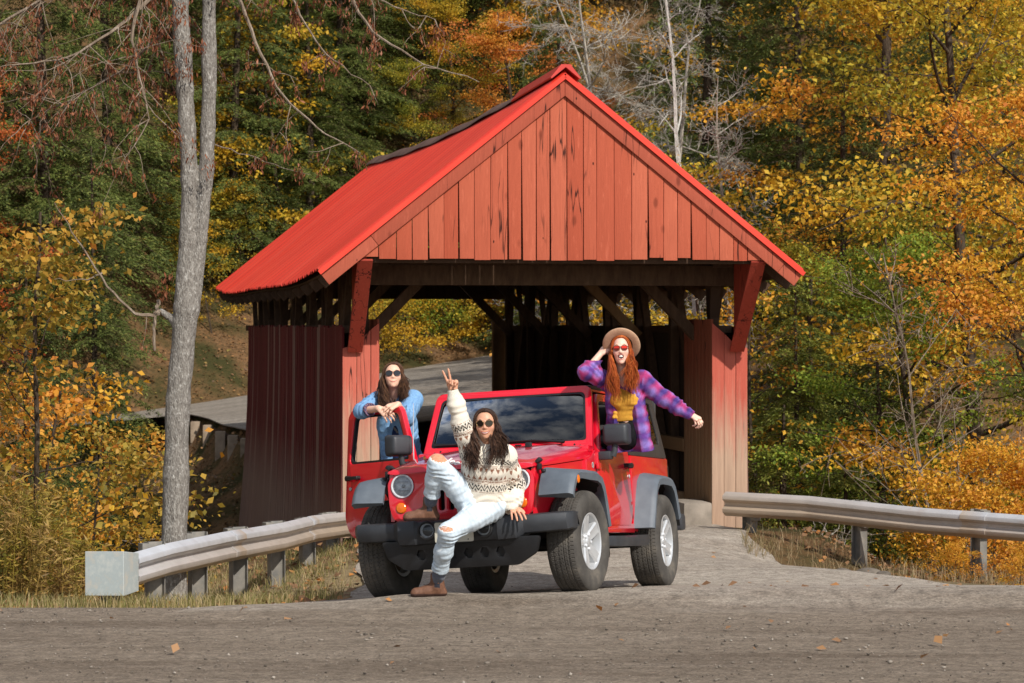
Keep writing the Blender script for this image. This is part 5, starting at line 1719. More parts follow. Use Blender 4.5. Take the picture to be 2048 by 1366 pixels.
# ================================================================== woman on the bumper
def woman_sweater():
    root = empty('person', tuple(A3(872, 1196, 21.6)), label='woman in a cream patterned sweater sitting on the front bumper making a peace sign', cat='person')
    def put(name, me, m):
        me.transform(Matrix.Translation(-Vector(root.location)))
        o = obj(name, me, m, root, deg=0); shade_smooth(o); return o
    pel = A3(964, 1006, 21.62); hipR = A3(944, 1012, 21.58); hipL = A3(986, 1013, 21.60)
    knR = A3(875, 928, 21.44); anR = A3(858, 1019, 21.66)
    knL = A3(896, 1064, 21.34); anL = A3(873, 1171, 21.62)
    neck = A3(976, 892, 21.52); shR = A3(943, 903, 21.50); shL = A3(1010, 912, 21.52)
    elR = A3(922, 846, 21.44); wrR = A3(907, 785, 21.42)
    elL = A3(1029, 972, 21.68); wrL = A3(1025, 1014, 21.58)
    H = A3(971, 850, 21.44); c = 0.92; wx = 1.12
    S = face_frame((-0.06, -1, 0.02), (-0.06, -0.02, 1))
    chest = neck * 0.62 + pel * 0.38
    tn = unit(pel - neck)
    fw = np.array([0.05, -1, 0.0])
    # ---- body
    B = Sdf(np.minimum.reduce([anL, anR, wrR, elR, knR]) - [0.14, 0.16, 0.12], np.maximum.reduce([wrL, elL, hipL, wrR + [0, 0, 0.25]]) + [0.12, 0.16, 0.04], 0.0048)
    add_head(B, H, S, c, wx=wx)
    B.cone(H + S @ np.array([0, -0.015, -0.07]) * c, neck + tn * 0.02, 0.050, 0.056, 0.03)
    B.cone(neck + tn * 0.04, chest, 0.09, 0.12, 0.03, (fw, 0.75)); B.cone(chest, pel, 0.12, 0.15, 0.03, (fw, 0.75))
    for sh, el, wr in ((shR, elR, wrR), (shL, elL, wrL)):
        B.chain([neck + tn * 0.05, sh, el, wr], [0.05, 0.046, 0.038, 0.027], 0.02)
    for hp, kn, an in ((hipR, knR, anR), (hipL, knL, anL)):
        B.chain([hp, kn, kn * 0.7 + an * 0.3, an], [0.075, 0.056, 0.055, 0.038], 0.02)
        B.cone(an, an + unit(an - kn) * 0.05, 0.038, 0.034, 0.01)
    # raised hand: index and middle up in a V, the others folded under the thumb
    add_hand(B, wrR, A3(904, 740, 21.42) - A3(908, 790, 21.42), (0.25, 1, 0), 0.182, (0.02, 0.02, 0.95, 0.98), 1, (0.25, 0.9), spread=3.2)
    # resting hand, fingers over the bumper's edge
    add_hand(B, wrL, A3(1037, 1028, 21.46) - wrL, (0.0, -0.45, 1), 0.178, (0.16, 0.14, 0.15, 0.2), -1, (0.6, 0.2), spread=1.8)
    me, V = B.mesh('body')
    C = body_colors(V, H, S, c, srgb(214, 158, 128), srgb(186, 96, 86), (0.027, 0.0035, 0.0052, 0.013), srgb(60, 40, 32), wx)
    set_col(me, C)
    mouth(me, H, S, c, wx, 0.033, 0.0068, 0.014, -0.064, srgb(176, 84, 76), root, Matrix.Translation(-Vector(root.location)))
    put('body', me, M_skin)
    # ---- sweater
    W = Sdf(np.minimum.reduce([pel, wrR, elR, shR]) - [0.24, 0.26, 0.16], np.maximum.reduce([wrL, elL, shL, wrR]) + [0.14, 0.24, 0.10], 0.0052)
    W.cone(neck + tn * 0.06, chest, 0.135, 0.176, 0.05, (fw, 0.74)); W.cone(chest, pel + tn * -0.01, 0.176, 0.188, 0.05, (fw, 0.80))
    W.cone(neck - tn * 0.012, neck + tn * 0.07, 0.070, 0.095, 0.03)
    for s_ in (-1, 1): W.ell(chest + np.array([s_ * 0.068, -0.095, -0.015]), (0.075, 0.065, 0.075), None, 0.05)
    W.chain([neck + tn * 0.07, shR, elR * 0.55 + shR * 0.45, elR, elR * 0.4 + wrR * 0.6, wrR], [0.085, 0.085, 0.074, 0.068, 0.060, 0.040], 0.05)
    W.chain([neck + tn * 0.07, shL, elL * 0.5 + shL * 0.5, elL, elL * 0.35 + wrL * 0.65, wrL], [0.085, 0.085, 0.080, 0.074, 0.068, 0.044], 0.05)
    dR, dL = unit(wrR - elR), unit(wrL - elL)
    W.cone(wrR - dR * 0.035, wrR + dR * 0.006, 0.044, 0.042, 0.012)
    W.cone(wrL - dL * 0.01, wrL + dL * 0.018, 0.044, 0.056, 0.012)
    W.wrinkle(0.0035, 20, 4, (1, 1, 1.4))
    W.folds(shR, elR, 0.9, 0.004, 0.06, 0.09, 3, 1.6); W.folds(elR, wrR, 0.5, 0.0028, 0.06, 0.10, 4, 1.6); W.folds(elL, wrL, 0.3, 0.006, 0.05, 0.10, 5); W.folds(elL, wrL, 0.9, 0.005, 0.03, 0.05, 6)
    W.folds(neck, pel, 0.9, 0.006, 0.06, 0.08, 7, r=0.3)
    W.cone(wrR - dR * 0.01, wrR + dR * 0.05, 0.031, 0.033, 0.004, sub=True)
    W.cone(wrL, wrL + dL * 0.05, 0.032, 0.045, 0.004, sub=True)
    W.half(pel + tn * 0.065, tn)
    me, V = W.mesh('sweater')
    bi, al, an_, ds = bone_param(V, [(neck, pel, fw, 0.17), (shR, elR, fw, 0.078), (elR, wrR, fw, 0.062), (shL, elL, fw, 0.080), (elL, wrL, fw, 0.068)])
    s_ = al.copy(); rad = np.full(len(V), 0.16)
    off = {0: 0.0, 1: 0.075, 3: 0.050}
    for i, o_ in off.items(): s_[bi == i] = al[bi == i] + o_
    LR, LL = np.linalg.norm(elR - shR), np.linalg.norm(elL - shL)
    s_[bi == 2] = al[bi == 2] + 0.075 + LR; s_[bi == 4] = al[bi == 4] + 0.05 + LL
    rad[bi > 0] = 0.075
    u = an_ * rad
    cream, blk, tan_ = np.array(srgb(228, 218, 202)), np.array(srgb(44, 38, 36)), np.array(srgb(140, 96, 74))
    C = tone(V, cream, 0.03, 3, 14)
    tri = lambda p: np.abs(((u / p) % 1) - 0.5) * 2                # 0..1..0
    def band(m, col): C[m] = col
    chk = (s_ > 0.068) & (s_ < 0.108)
    band(chk & (((np.floor((s_ - 0.068) / 0.010) + np.floor(u / 0.011)) % 2) == 0), blk)
    band((s_ > 0.118) & (s_ < 0.122), tan_)
    v = (s_ - 0.138) / 0.036
    band((v > 0) & (v < 1) & (tri(0.042) > 0.25 + 0.75 * v), tan_)
    v = (s_ - 0.128) / 0.010
    band((v > 0) & (v < 1) & (tri(0.014) > v), tan_)
    v = (s_ - 0.196) / 0.034
    band((v > 0) & (v < 1) & (tri(0.042) > 1.0 - 0.75 * v), tan_)
    v = (s_ - 0.234) / 0.012
    band((v > 0) & (v < 1) & (tri(0.014) > 1 - v), tan_)
    band((s_ > 0.249) & (s_ < 0.253), tan_)
    v = (s_ - 0.272) / 0.052
    z1 = tri(0.050)
    band((v > 0) & (v < 1) & (np.abs(v - (0.12 + 0.76 * z1)) < 0.15), blk)
    band((v > 0.0) & (v < 1) & (z1 < 0.32 * (v - 0.55) / 0.4), blk)
    band((v > 0.0) & (v < 1) & (1 - z1 < 0.32 * (0.45 - v) / 0.4), blk)
    band((s_ > 0.263) & (s_ < 0.266), tan_); band((s_ > 0.331) & (s_ < 0.334), tan_)
    rib = ((bi == 0) & (al > np.linalg.norm(pel - neck) + 0.015)) | ((bi == 2) & (al > np.linalg.norm(wrR - elR) - 0.05)) | ((bi == 4) & (al > np.linalg.norm(wrL - elL) - 0.02))
    C[rib & (((u / 0.012) % 1) < 0.35)] *= 0.80
    set_col(me, C)
    put('sweater', me, M_knit)
    # ---- jeans
    J = Sdf(np.minimum.reduce([anL, anR, knL, knR]) - [0.16, 0.18, 0.06], np.maximum.reduce([hipL, pel, knR]) + [0.22, 0.24, 0.14], 0.0055)
    J.ell(pel + tn * 0.02 + np.array([0, 0.0, 0]), (0.185, 0.145, 0.115), None, 0.04)
    shin = {}
    for hp, kn, an, key in ((hipR, knR, anR, 'R'), (hipL, knL, anL, 'L')):
        cuff = an * 0.70 + kn * 0.30 if key == 'R' else an * 0.72 + kn * 0.28
        shin[key] = cuff
        J.chain([hp, hp * 0.5 + kn * 0.5, kn, kn * 0.65 + an * 0.35, cuff], [0.112, 0.092, 0.071, 0.069, 0.061], 0.035)
        dd = unit(an - kn)
        J.cone(cuff - dd * 0.035, cuff, 0.066, 0.066, 0.006)
    J.wrinkle(0.0022, 22, 8, (1, 1, 1.4))
    for hp, kn, cf, sd in ((hipR, knR, shin['R'], 1), (hipL, knL, shin['L'], 5)):
        J.folds(hp, kn, 0.12, 0.006, 0.050, 0.09, sd, 0.9); J.folds(hp, kn, 0.55, 0.0025, 0.07, 0.12, sd + 1, 1.2)
        J.folds(kn, cf, 0.12, 0.006, 0.036, 0.06, sd + 2, 0.6); J.folds(kn, cf, 0.75, 0.006, 0.042, 0.10, sd + 3, 0.8)
    for key, an, kn in (('R', anR, knR), ('L', anL, knL)):
        dd = unit(an - kn); J.half if False else None
        J.cone(shin[key] - dd * 0.004, shin[key] + dd * 0.06, 0.052, 0.060, 0.004, sub=True)
        J.cone(shin[key] + dd * 0.055, shin[key] + dd * 0.09, 0.09, 0.09, 0.002, sub=True)
    me, V = J.mesh('jeans')
    C = tone(V, srgb(200, 213, 223), 0.06, 6, 12) * tone(V, (1, 1, 1), 0.05, 7, 45) * (1 + 0.05 * np.sin(V @ np.array([170, 60, 90.]))[:, None])
    bi, al, an_, ds = bone_param(V, [(hipR, knR, fw, 0.1), (knR, anR, fw, 0.07), (hipL, knL, fw, 0.1), (knL, anL, fw, 0.07)])
    fade = np.clip(1 - np.abs(al - 0.24) / 0.2, 0, 1) * np.isin(bi, (0, 2))
    C = C * (1 - 0.12 * fade[:, None]) + np.array(srgb(226, 234, 240)) * 0.12 * fade[:, None]
    skin_ = np.array(srgb(206, 148, 118))
    def rip(ctr, rx, rz, tilt, seed):
        q = V - ctr
        px, pz = q[:, 0] * math.cos(tilt) + q[:, 2] * math.sin(tilt), -q[:, 0] * math.sin(tilt) + q[:, 2] * math.cos(tilt)
        e = (px / rx) ** 2 + (pz / rz) ** 2 + 0.22 * np.sin(px * 260) * np.sin(pz * 90 + 1)
        front = (q[:, 1] < 0.06)
        C[(e < 1.75) & front] = srgb(232, 236, 236)
        C[(e < 1.0) & front] = skin_
        return (e < 1.0) & front
    r1 = rip(A3(877, 916, 21.37), 0.066, 0.034, -0.25, 1)
    r2 = rip(A3(893, 1058, 21.29), 0.052, 0.020, -0.12, 2)
    thr = (np.abs((V[:, 2] * 90) % 1 - 0.5) < 0.12) & (r2)
    C[thr] = srgb(226, 230, 232)
    for pc, rx, rz in ((A3(925, 1035, 21.4), 0.03, 0.007), (A3(962, 1035, 21.4), 0.035, 0.007), (A3(880, 1100, 21.4), 0.022, 0.006), (A3(868, 955, 21.4), 0.018, 0.010)):
        q = V - pc; C[((q[:, 0] / rx) ** 2 + ((q[:, 2] - 0.5 * q[:, 0]) / rz) ** 2 < 1) & (q[:, 1] < 0.1)] = srgb(232, 238, 242)
    edge = np.zeros(len(V), bool)
    for key, an, kn in (('R', anR, knR), ('L', anL, knL)):
        hgt = (V - shin[key]) @ unit(an - kn)
        edge |= (np.abs(hgt + 0.036) < 0.004) & (np.linalg.norm(V - shin[key], axis=1) < 0.10)
    C[edge] *= 0.72
    V2 = V.copy(); nrm = np.zeros_like(V); 
    set_col(me, C)
    # the torn patches sit a little below the cloth
    co = V.copy(); inward = unit(fw) * -0.006
    co[r1 | r2] += inward
    me.vertices.foreach_set('co', co.astype(np.float32).ravel()); me.update()
    put('jeans', me, M_denim)
    # ---- boots with socks
    for an, kn, toe, dn in ((anR, knR, A3(812, 1035, 21.68) - A3(866, 1030, 21.70), (0.02, 0, -1)), (anL, knL, A3(822, 1190, 21.60) - A3(874, 1185, 21.62), (0, 0, -1))):
        up = unit(kn - an); up = unit(up * 0.5 + np.array([0, 0, 1.0]) * 0.5)
        o = boot('boot', an + np.array([0, 0, 0.005]), dn, np.array(toe) * [1, 1, 0.2], up, None, 1, 0.10)
        o.data.transform(Matrix.Translation(-Vector(root.location))); o.parent = root; shade_smooth(o)
        S2 = Sdf(an - 0.16, an + 0.2, 0.006)
        S2.cone(an + up * 0.02, an * 0.66 + kn * 0.34, 0.044, 0.047, 0.01)
        S2.cone(an * 0.80 + kn * 0.20, an * 0.73 + kn * 0.27, 0.053, 0.052, 0.01)
        S2.wrinkle(0.002, 70, 3)
        me, V = S2.mesh('sock'); set_col(me, tone(V, srgb(96, 100, 112), 0.05, 4, 30)); put('sock', me, M_knit)
    # ---- hair and glasses
    hm = hair_mat('dark_brown_hair', srgb(42, 29, 23), srgb(70, 49, 38), srgb(110, 80, 62))
    L = []
    for side in (-1, 1):
        L += [(side, 0.10, (side * (0.118 if side < 0 else 0.105), 0.070 if side < 0 else 0.03, -0.31 if side < 0 else -0.22), 0.013, 46, 0.020), (side, 0.24, (side * 0.085, 0.105 if side < 0 else 0.06, -0.32 if side < 0 else -0.22), 0.014, 36, 0.024),
              (side, 0.40, (side * 0.140, 0.03, -0.26), 0.013, 52, 0.024), (side, 0.65, (side * 0.08, -0.07, -0.26), 0.008, 52, 0.028), (side, 0.88, (side * 0.03, -0.09, -0.26), 0.006, 37, 0.028)]
    L += [(-1, 0.20, (-0.155, 0.06, -0.28), 0.016, 26, 0.026), (1, 0.2, (0.03, 0.125, -0.33), 0.014, 17, 0.02)]
    h_ = hair('hair', H, S, c, L, hm, None, 5, wx); h_.data.transform(Matrix.Translation(-Vector(root.location))); h_.parent = root
    gm = simple('gold_frame', srgb(150, 120, 80), None, rough=0.35, metal=0.8)
    t = NT('brown_lens'); t.set(color=srgb(26, 18, 16), rough=0.05, spec=0.6)
    g = sunglasses(H, S, c, gm, t.m, None, 0.030, 0.0265, 0.1, rim=0.0022, sep=0.0375)
    for o in [g] + list(g.children): o.data.transform(Matrix.Translation(-Vector(root.location)))
    g.parent = root
    bm = bm_new()
    dd = unit(A3(904, 740, 21.42) - A3(908, 790, 21.42))
    add_tube(bm, [Vector(wrR + dd * 0.022 + 0.030 * (np.array([math.cos(a), 0.8 * math.sin(a), 0.14 * math.cos(a)]))) for a in np.linspace(0, 6.29, 20)], 0.0028, 6)
    add_tube(bm, [Vector(wrR - dd * 0.002 + 0.031 * (np.array([math.cos(a), 0.85 * math.sin(a), 0.2 * math.cos(a)]))) for a in np.linspace(0, 6.29, 20)], 0.0032, 6)
    b_ = obj('bracelet', bm, simple('bead_bracelet', srgb(196, 150, 90), srgb(90, 50, 36), 90, 0.5), root); b_.data.transform(Matrix.Translation(-Vector(root.location)))
    return root

# ================================================================== woman leaning on the open door
def woman_denim():
    root = empty('person', tuple(car_w(-1.25, -0.86, 0.44)), label='woman in a blue denim shirt leaning her folded arms on the open car door', cat='person')
    off = Matrix.Translation(-Vector(root.location))
    def put(name, me, m):
        me.transform(off); o = obj(name, me, m, root, deg=0); shade_smooth(o); return o
    D0 = 24.05
    H = A3(786, 753, 23.98); c = 0.90; wx = 1.10
    S = face_frame((0.05, -1, 0.20), (-0.02, 0.1, 1))
    neck = A3(789, 797, 24.08); shR = A3(757, 802, 24.05); shL = A3(826, 799, 24.05)
    elR = A3(724, 822, 23.92); wrR = A3(758, 817, 23.74)
    elL = A3(813, 834, 23.84); wrL = A3(795, 809, 23.72)
    pel = A3(803, 925, 24.22); chest = neck * 0.6 + pel * 0.4
    tn = unit(pel - neck); fw = np.array([0, -1, 0.1])
    footR, footL = np.array(car_w(-1.12, -0.865, 0.53)), np.array(car_w(-1.45, -0.865, 0.53))
    hipR, hipL = pel + np.array([-0.085, 0, -0.02]), pel + np.array([0.085, 0, -0.02])
    knR, knL = (hipR + footR) / 2 + np.array([-0.02, -0.07, 0]), (hipL + footL) / 2 + np.array([0.0, -0.07, 0])
    B = Sdf(np.minimum.reduce([elR, footR, footL, wrR]) - [0.12, 0.14, 0.06], np.maximum.reduce([shL, hipL, H + [0, 0, 0.1]]) + [0.12, 0.2, 0.08], 0.0052)
    add_head(B, H, S, c, wx=wx)
    B.cone(H + S @ np.array([0, -0.015, -0.07]) * c, neck + tn * 0.03, 0.049, 0.055, 0.03)
    B.cone(neck + tn * 0.04, chest, 0.10, 0.12, 0.03, (fw, 0.75)); B.cone(chest, pel, 0.12, 0.14, 0.03, (fw, 0.75))
    for sh, el, wr in ((shR, elR, wrR), (shL, elL, wrL)): B.chain([neck + tn * 0.05, sh, el, wr], [0.05, 0.045, 0.038, 0.027], 0.02)
    for hp, kn, an in ((hipR, knR, footR), (hipL, knL, footL)): B.chain([hp, kn, an], [0.075, 0.055, 0.038], 0.02)
    add_hand(B, wrR, A3(776, 828, 23.70) - wrR, (0.1, -0.8, 0.6), 0.18, (0.25, 0.25, 0.28, 0.3), -1, (0.3, 0.3), 1.2)
    add_hand(B, wrL, A3(770, 818, 23.66) - wrL, (-0.2, -0.7, 0.8), 0.175, (0.30, 0.34, 0.38, 0.42), 1, (0.35, 0.3), 1.0)
    me, V = B.mesh('body')
    set_col(me, body_colors(V, H, S, c, srgb(230, 184, 158), srgb(196, 110, 100), (0.026, 0.0035, 0.0032, 0.012), srgb(86, 60, 46), wx))
    mouth(me, H, S, c, wx, 0.033, 0.0014, 0.013, -0.064, srgb(190, 112, 102), root, off, 0.0024, teeth=0)
    put('body', me, M_skin)
    # navy top, jeans
    T_ = Sdf(pel - [0.26, 0.26, 0.16], neck + [0.2, 0.26, 0.04], 0.0065)
    T_.cone(neck + tn * 0.10, chest, 0.115, 0.138, 0.03, (fw, 0.74)); T_.cone(chest, pel, 0.138, 0.150, 0.03, (fw, 0.78))
    T_.wrinkle(0.003, 34, 3)
    me, V = T_.mesh('top'); C = tone(V, srgb(34, 48, 84), 0.06, 2)
    q = V - A3(792, 842, 23.9); C[(np.abs(q[:, 0] + q[:, 2] * 0.6) < 0.07) & (np.abs(q[:, 2]) < 0.11) & (np.sin(V @ np.array([150., 40, 120])) > 0.0)] = srgb(120, 116, 110)
    set_col(me, C); put('top', me, M_cloth)
    J = Sdf(np.minimum.reduce([footR, footL]) - [0.18, 0.2, 0.02], np.maximum(pel, hipL) + [0.22, 0.24, 0.12], 0.008)
    J.ell(pel + tn * 0.02, (0.165, 0.125, 0.12), None, 0.04)
    for hp, kn, an in ((hipR, knR, footR), (hipL, knL, footL)): J.chain([hp, kn, an], [0.092, 0.068, 0.054], 0.03)
    J.wrinkle(0.003, 34, 7)
    me, V = J.mesh('jeans'); set_col(me, tone(V, srgb(40, 58, 104), 0.08, 2, 20)); put('jeans', me, M_denim)
    for an, kn in ((footR, knR), (footL, knL)):
        o = boot('boot', an, (0, 0, -1), (-0.5, -0.8, 0), (0, 0, 1), None, 1, 0.10); o.data.transform(off); o.parent = root; shade_smooth(o)
    # open denim shirt
    W = Sdf(np.minimum.reduce([elR, pel, wrR]) - [0.16, 0.24, 0.14], np.maximum.reduce([shL, pel, elL, neck]) + [0.16, 0.24, 0.12], 0.0055)
    W.cone(neck + tn * 0.05, chest, 0.128, 0.164, 0.05, (fw, 0.76)); W.cone(chest, pel + tn * 0.10, 0.164, 0.192, 0.05, (fw, 0.82))
    W.chain([neck + tn * 0.06, shR, (shR + elR) / 2, elR, elR * 0.55 + wrR * 0.45], [0.075, 0.080, 0.072, 0.066, 0.056], 0.04)
    W.chain([neck + tn * 0.06, shL, (shL + elL) / 2, elL, elL * 0.40 + wrL * 0.60], [0.078, 0.079, 0.076, 0.072, 0.060], 0.04)
    W.wrinkle(0.004, 18, 14, (1, 1, 1.2))
    W.folds(shL, elL, 0.35, 0.007, 0.06, 0.10, 3, 1.2); W.folds(shL, elL, 0.95, 0.007, 0.045, 0.08, 4); W.folds(elL, wrL, 0.3, 0.006, 0.04, 0.08, 5)
    W.folds(shR, elR, 0.6, 0.006, 0.05, 0.10, 6); W.folds(elR, wrR, 0.3, 0.006, 0.04, 0.07, 7); W.folds(neck, pel, 0.6, 0.006, 0.11, 0.25, 8, 2.4, r=0.3)
    dR, dL = unit(wrR - elR), unit(wrL - elL)
    cR, cL = elR * 0.55 + wrR * 0.45, elL * 0.40 + wrL * 0.60
    W.cone(cR + dR * 0.035, cR + dR * 0.14, 0.036, 0.045, 0.005, sub=True); W.cone(cL + dL * 0.035, cL + dL * 0.14, 0.036, 0.05, 0.005, sub=True)
    W.cone(cR + dR * 0.06, cR + dR * 0.14, 0.07, 0.09, 0.003, sub=True); W.cone(cL + dL * 0.06, cL + dL * 0.14, 0.08, 0.09, 0.003, sub=True)
    # the open front
    W.cone(neck - tn * 0.02 + np.array([-0.01, -0.12, 0]), chest + np.array([-0.03, -0.20, 0]), 0.06, 0.075, 0.01, sub=True)
    W.cone(chest + np.array([-0.03, -0.20, 0]), pel + tn * 0.2 + np.array([-0.035, -0.21, 0]), 0.085, 0.115, 0.01, sub=True)
    W.cone(neck - tn * 0.08, neck + tn * 0.06, 0.066, 0.07, 0.01, sub=True)
    W.half(pel + tn * 0.07, tn)
    me, V = W.mesh('denim_shirt')
    C = tone(V, srgb(122, 162, 202), 0.04, 12, 9)
    q = np.abs((V - cR) @ dR - 0.012) < 0.028
    C[q & (np.linalg.norm(V - cR, axis=1) < 0.08)] = srgb(66, 78, 112)
    plq = q & (np.linalg.norm(V - cR, axis=1) < 0.08) & (np.sin(V @ np.array([260., 120, 200])) > 0.2); C[plq] = srgb(150, 110, 120)
    set_col(me, C); put('denim_shirt', me, M_denim)
    # collar
    bm = bm_new()
    for s in (-1, 1):
        P = [neck - tn * 0.045 + np.array([s * 0.055, 0.05, 0]), neck - tn * 0.03 + np.array([s * 0.080, -0.01, 0]), neck + tn * 0.005 + np.array([s * 0.070, -0.085, 0]), neck + tn * 0.065 + np.array([s * 0.052, -0.125, 0])]
        Q = [p + np.array([s * 0.035, 0, -0.045]) + np.array([0, -0.012, 0]) for p in P]; Q[-1] = P[-1] + np.array([s * 0.055, 0.01, -0.005])
        add_loft(bm, [[Vector(p), Vector(q_), Vector(q_ + np.array([0, 0.006, -0.003])), Vector(p + np.array([0, 0.006, -0.003]))] for p, q_ in zip(P, Q)])
    me = bpy.data.meshes.new('collar'); bmesh.ops.recalc_face_normals(bm, faces=bm.faces); bm.to_mesh(me); bm.free()
    set_col(me, np.tile(np.array(srgb(112, 158, 206)), (len(me.vertices), 1))); put('collar', me, M_denim)
    hm = hair_mat('brown_hair', srgb(56, 38, 28), srgb(86, 60, 44), srgb(128, 92, 64))
    L = []
    for side in (-1, 1):
        L += [(side, 0.10, (side * 0.095, 0.08, -0.33 if side < 0 else -0.14), 0.007, 55, 0.018), (side, 0.25, (side * 0.10, 0.06, -0.30 if side < 0 else -0.16), 0.008, 49, 0.02),
              (side, 0.42, (side * 0.11, 0.0, -0.22), 0.007, 49, 0.022), (side, 0.65, (side * 0.08, -0.08, -0.25), 0.006, 49, 0.024), (side, 0.88, (side * 0.03, -0.1, -0.25), 0.006, 34, 0.028)]
    L += [(-1, 0.22, (-0.06, 0.15, -0.36), 0.012, 43, 0.020)]
    h_ = hair('hair', H, S, c, L, hm, None, 9, wx, 0.012); h_.data.transform(off); h_.parent = root
    gm = simple('tortoise_frame', srgb(40, 26, 22), srgb(80, 48, 34), 60, rough=0.3)
    t = NT('dark_lens'); t.set(color=srgb(30, 32, 36), rough=0.05, spec=0.7)
    g = sunglasses(H, S, c, gm, t.m, None, 0.032, 0.027, 0.15, rim=0.003, sep=0.0385)
    for o in [g] + list(g.children): o.data.transform(off)
    g.parent = root
    return root

# ================================================================== woman in the hat
def woman_hat():
    root = empty('person', tuple(car_w(-1.25, 0.78, 1.14)), label='laughing woman in a tan hat and purple plaid shirt sitting on the car window sill', cat='person')
    off = Matrix.Translation(-Vector(root.location))
    def put(name, me, m):
        me.transform(off); o = obj(name, me, m, root, deg=0); shade_smooth(o); return o
    H = A3(1242, 701, 23.05); c = 0.92
    S = face_frame((-0.08, -1, 0.10), (-0.05, 0.08, 1))
    neck = A3(1245, 754, 23.14); shR = A3(1216, 762, 23.14); shL = A3(1283, 760, 23.16)
    elR = A3(1172, 744, 23.04); wrR = A3(1199, 710, 23.12)
    elL = A3(1328, 798, 23.10); wrL = A3(1380, 829, 23.05)
    pel = A3(1256, 868, 23.20); chest = neck * 0.62 + pel * 0.38
    tn = unit(pel - neck); fw = np.array([-0.05, -1, 0.05])
    carL, carF = np.array(CL), np.array(CF)
    hipR, hipL = pel + np.array([-0.075, 0.02, -0.01]), pel + np.array([0.075, 0.02, -0.01])
    knR, knL = hipR - carL * 0.40 + np.array([0, 0, -0.10]) + carF * 0.02, hipL - carL * 0.44 + np.array([0, 0, -0.10]) - carF * 0.05
    anR, anL = knR + np.array([-.02, 0, -0.36]), knL + np.array([-.02, 0, -0.36])
    B = Sdf(np.minimum.reduce([elR, anR, knR, wrR, wrL]) - [0.12, 0.16, 0.1], np.maximum.reduce([wrL, H, elL, anL, knL]) + [0.16, 0.16, 0.16], 0.0052)
    add_head(B, H, S, c, jaw=0.014)
    B.cone(H + S @ np.array([0, -0.015, -0.08]) * c, neck + tn * 0.03, 0.047, 0.053, 0.03)
    B.cone(neck + tn * 0.04, chest, 0.10, 0.115, 0.03, (fw, 0.72)); B.cone(chest, pel, 0.115, 0.135, 0.03, (fw, 0.75))
    for sh, el, wr in ((shR, elR, wrR), (shL, elL, wrL)): B.chain([neck + tn * 0.05, sh, el, wr], [0.048, 0.043, 0.036, 0.026], 0.02)
    for hp, kn, an in ((hipR, knR, anR), (hipL, knL, anL)): B.chain([hp, kn, an], [0.075, 0.054, 0.036], 0.02)
    add_hand(B, wrR, A3(1213, 694, 23.16) - wrR, (-0.5, -0.6, 0.4), 0.178, (0.2, 0.2, 0.22, 0.25), 1, (0.5, 0.3), 1.0)
    add_hand(B, wrL, A3(1396, 838, 23.02) - A3(1380, 829, 23.05), (0.35, -0.5, 0.8), 0.172, (0.45, 0.5, 0.55, 0.62), -1, (0.4, 0.5), 1.0)
    S_mouth = H + S @ (np.array([0, 0.094, -0.066]) * c)
    B.ell(S_mouth, np.array([0.024, 0.018, 0.019]) * c, S, 0.003, sub=True)
    me, V = B.mesh('body')
    set_col(me, body_colors(V, H, S, c, srgb(236, 192, 170), srgb(200, 96, 92), (0.027, 0.0035, 0.022, 0.004), srgb(150, 90, 56)))
    mouth(me, H, S, c, 1.0, 0.025, 0.0195, 0.002, -0.066, srgb(204, 112, 102), root, off, 0.0026, 0.50)
    put('body', me, M_skin)
    # mustard tee with a knot
    T_ = Sdf(pel - [0.24, 0.24, 0.12], neck + [0.22, 0.24, 0.06], 0.0055)
    T_.cone(neck + tn * 0.09, chest, 0.108, 0.135, 0.03, (fw, 0.76)); T_.cone(chest, pel - tn * 0.10, 0.135, 0.128, 0.03, (fw, 0.80))
    for s_ in (-1, 1): T_.ell(chest + np.array([s_ * 0.06, -0.085, -0.01]), (0.062, 0.05, 0.065), None, 0.04)
    T_.wrinkle(0.003, 24, 6, (0.8, 1, 1.5)); T_.folds(neck, pel, 0.62, 0.006, 0.045, 0.10, 9, 1.6, r=0.3)
    T_.half(pel - tn * 0.125, tn)
    kn_ = A3(1229, 826, 23.02)
    kn_ = kn_ + np.array([0.006, 0.022, 0]); T_.ell(kn_, (0.019, 0.018, 0.017), None, 0.006); T_.cone(kn_, kn_ + np.array([-0.012, -0.006, -0.036]), 0.008, 0.014, 0.004); T_.cone(kn_, kn_ + np.array([0.010, -0.004, -0.038]), 0.008, 0.013, 0.004)
    T_.cone(neck - tn * 0.06 + np.array([0, -0.06, 0]), neck + tn * 0.09 + np.array([0, -0.12, 0]), 0.06, 0.045, 0.01, sub=True)
    me, V = T_.mesh('tee_shirt'); C = tone(V, srgb(206, 150, 58), 0.06, 3, 20)
    C[(np.linalg.norm(V - A3(1254, 822, 22.99), axis=1) < 0.018)] = srgb(70, 62, 54)
    set_col(me, C); put('tee_shirt', me, M_cloth)
    J = Sdf(np.minimum.reduce([anR, anL, pel]) - [0.2, 0.22, 0.04], np.maximum.reduce([anL, pel, knL]) + [0.22, 0.22, 0.14], 0.007)
    J.ell(pel + tn * 0.0, (0.150, 0.118, 0.125), None, 0.04); J.cone(pel - tn * 0.135, pel, 0.118, 0.140, 0.03, (fw, 0.80))
    for hp, kn, an in ((hipR, knR, anR), (hipL, knL, anL)): J.chain([hp, kn, an], [0.092, 0.070, 0.055], 0.03)
    J.half(pel - tn * 0.150, -tn)
    J.wrinkle(0.003, 40, 7)
    me, V = J.mesh('black_jeans'); C = tone(V, srgb(26, 26, 30), 0.12, 2, 25)
    C[np.linalg.norm(V - A3(1258, 836, 23.06), axis=1) < 0.012] = srgb(150, 146, 140)
    set_col(me, C); put('jeans', me, M_denim)
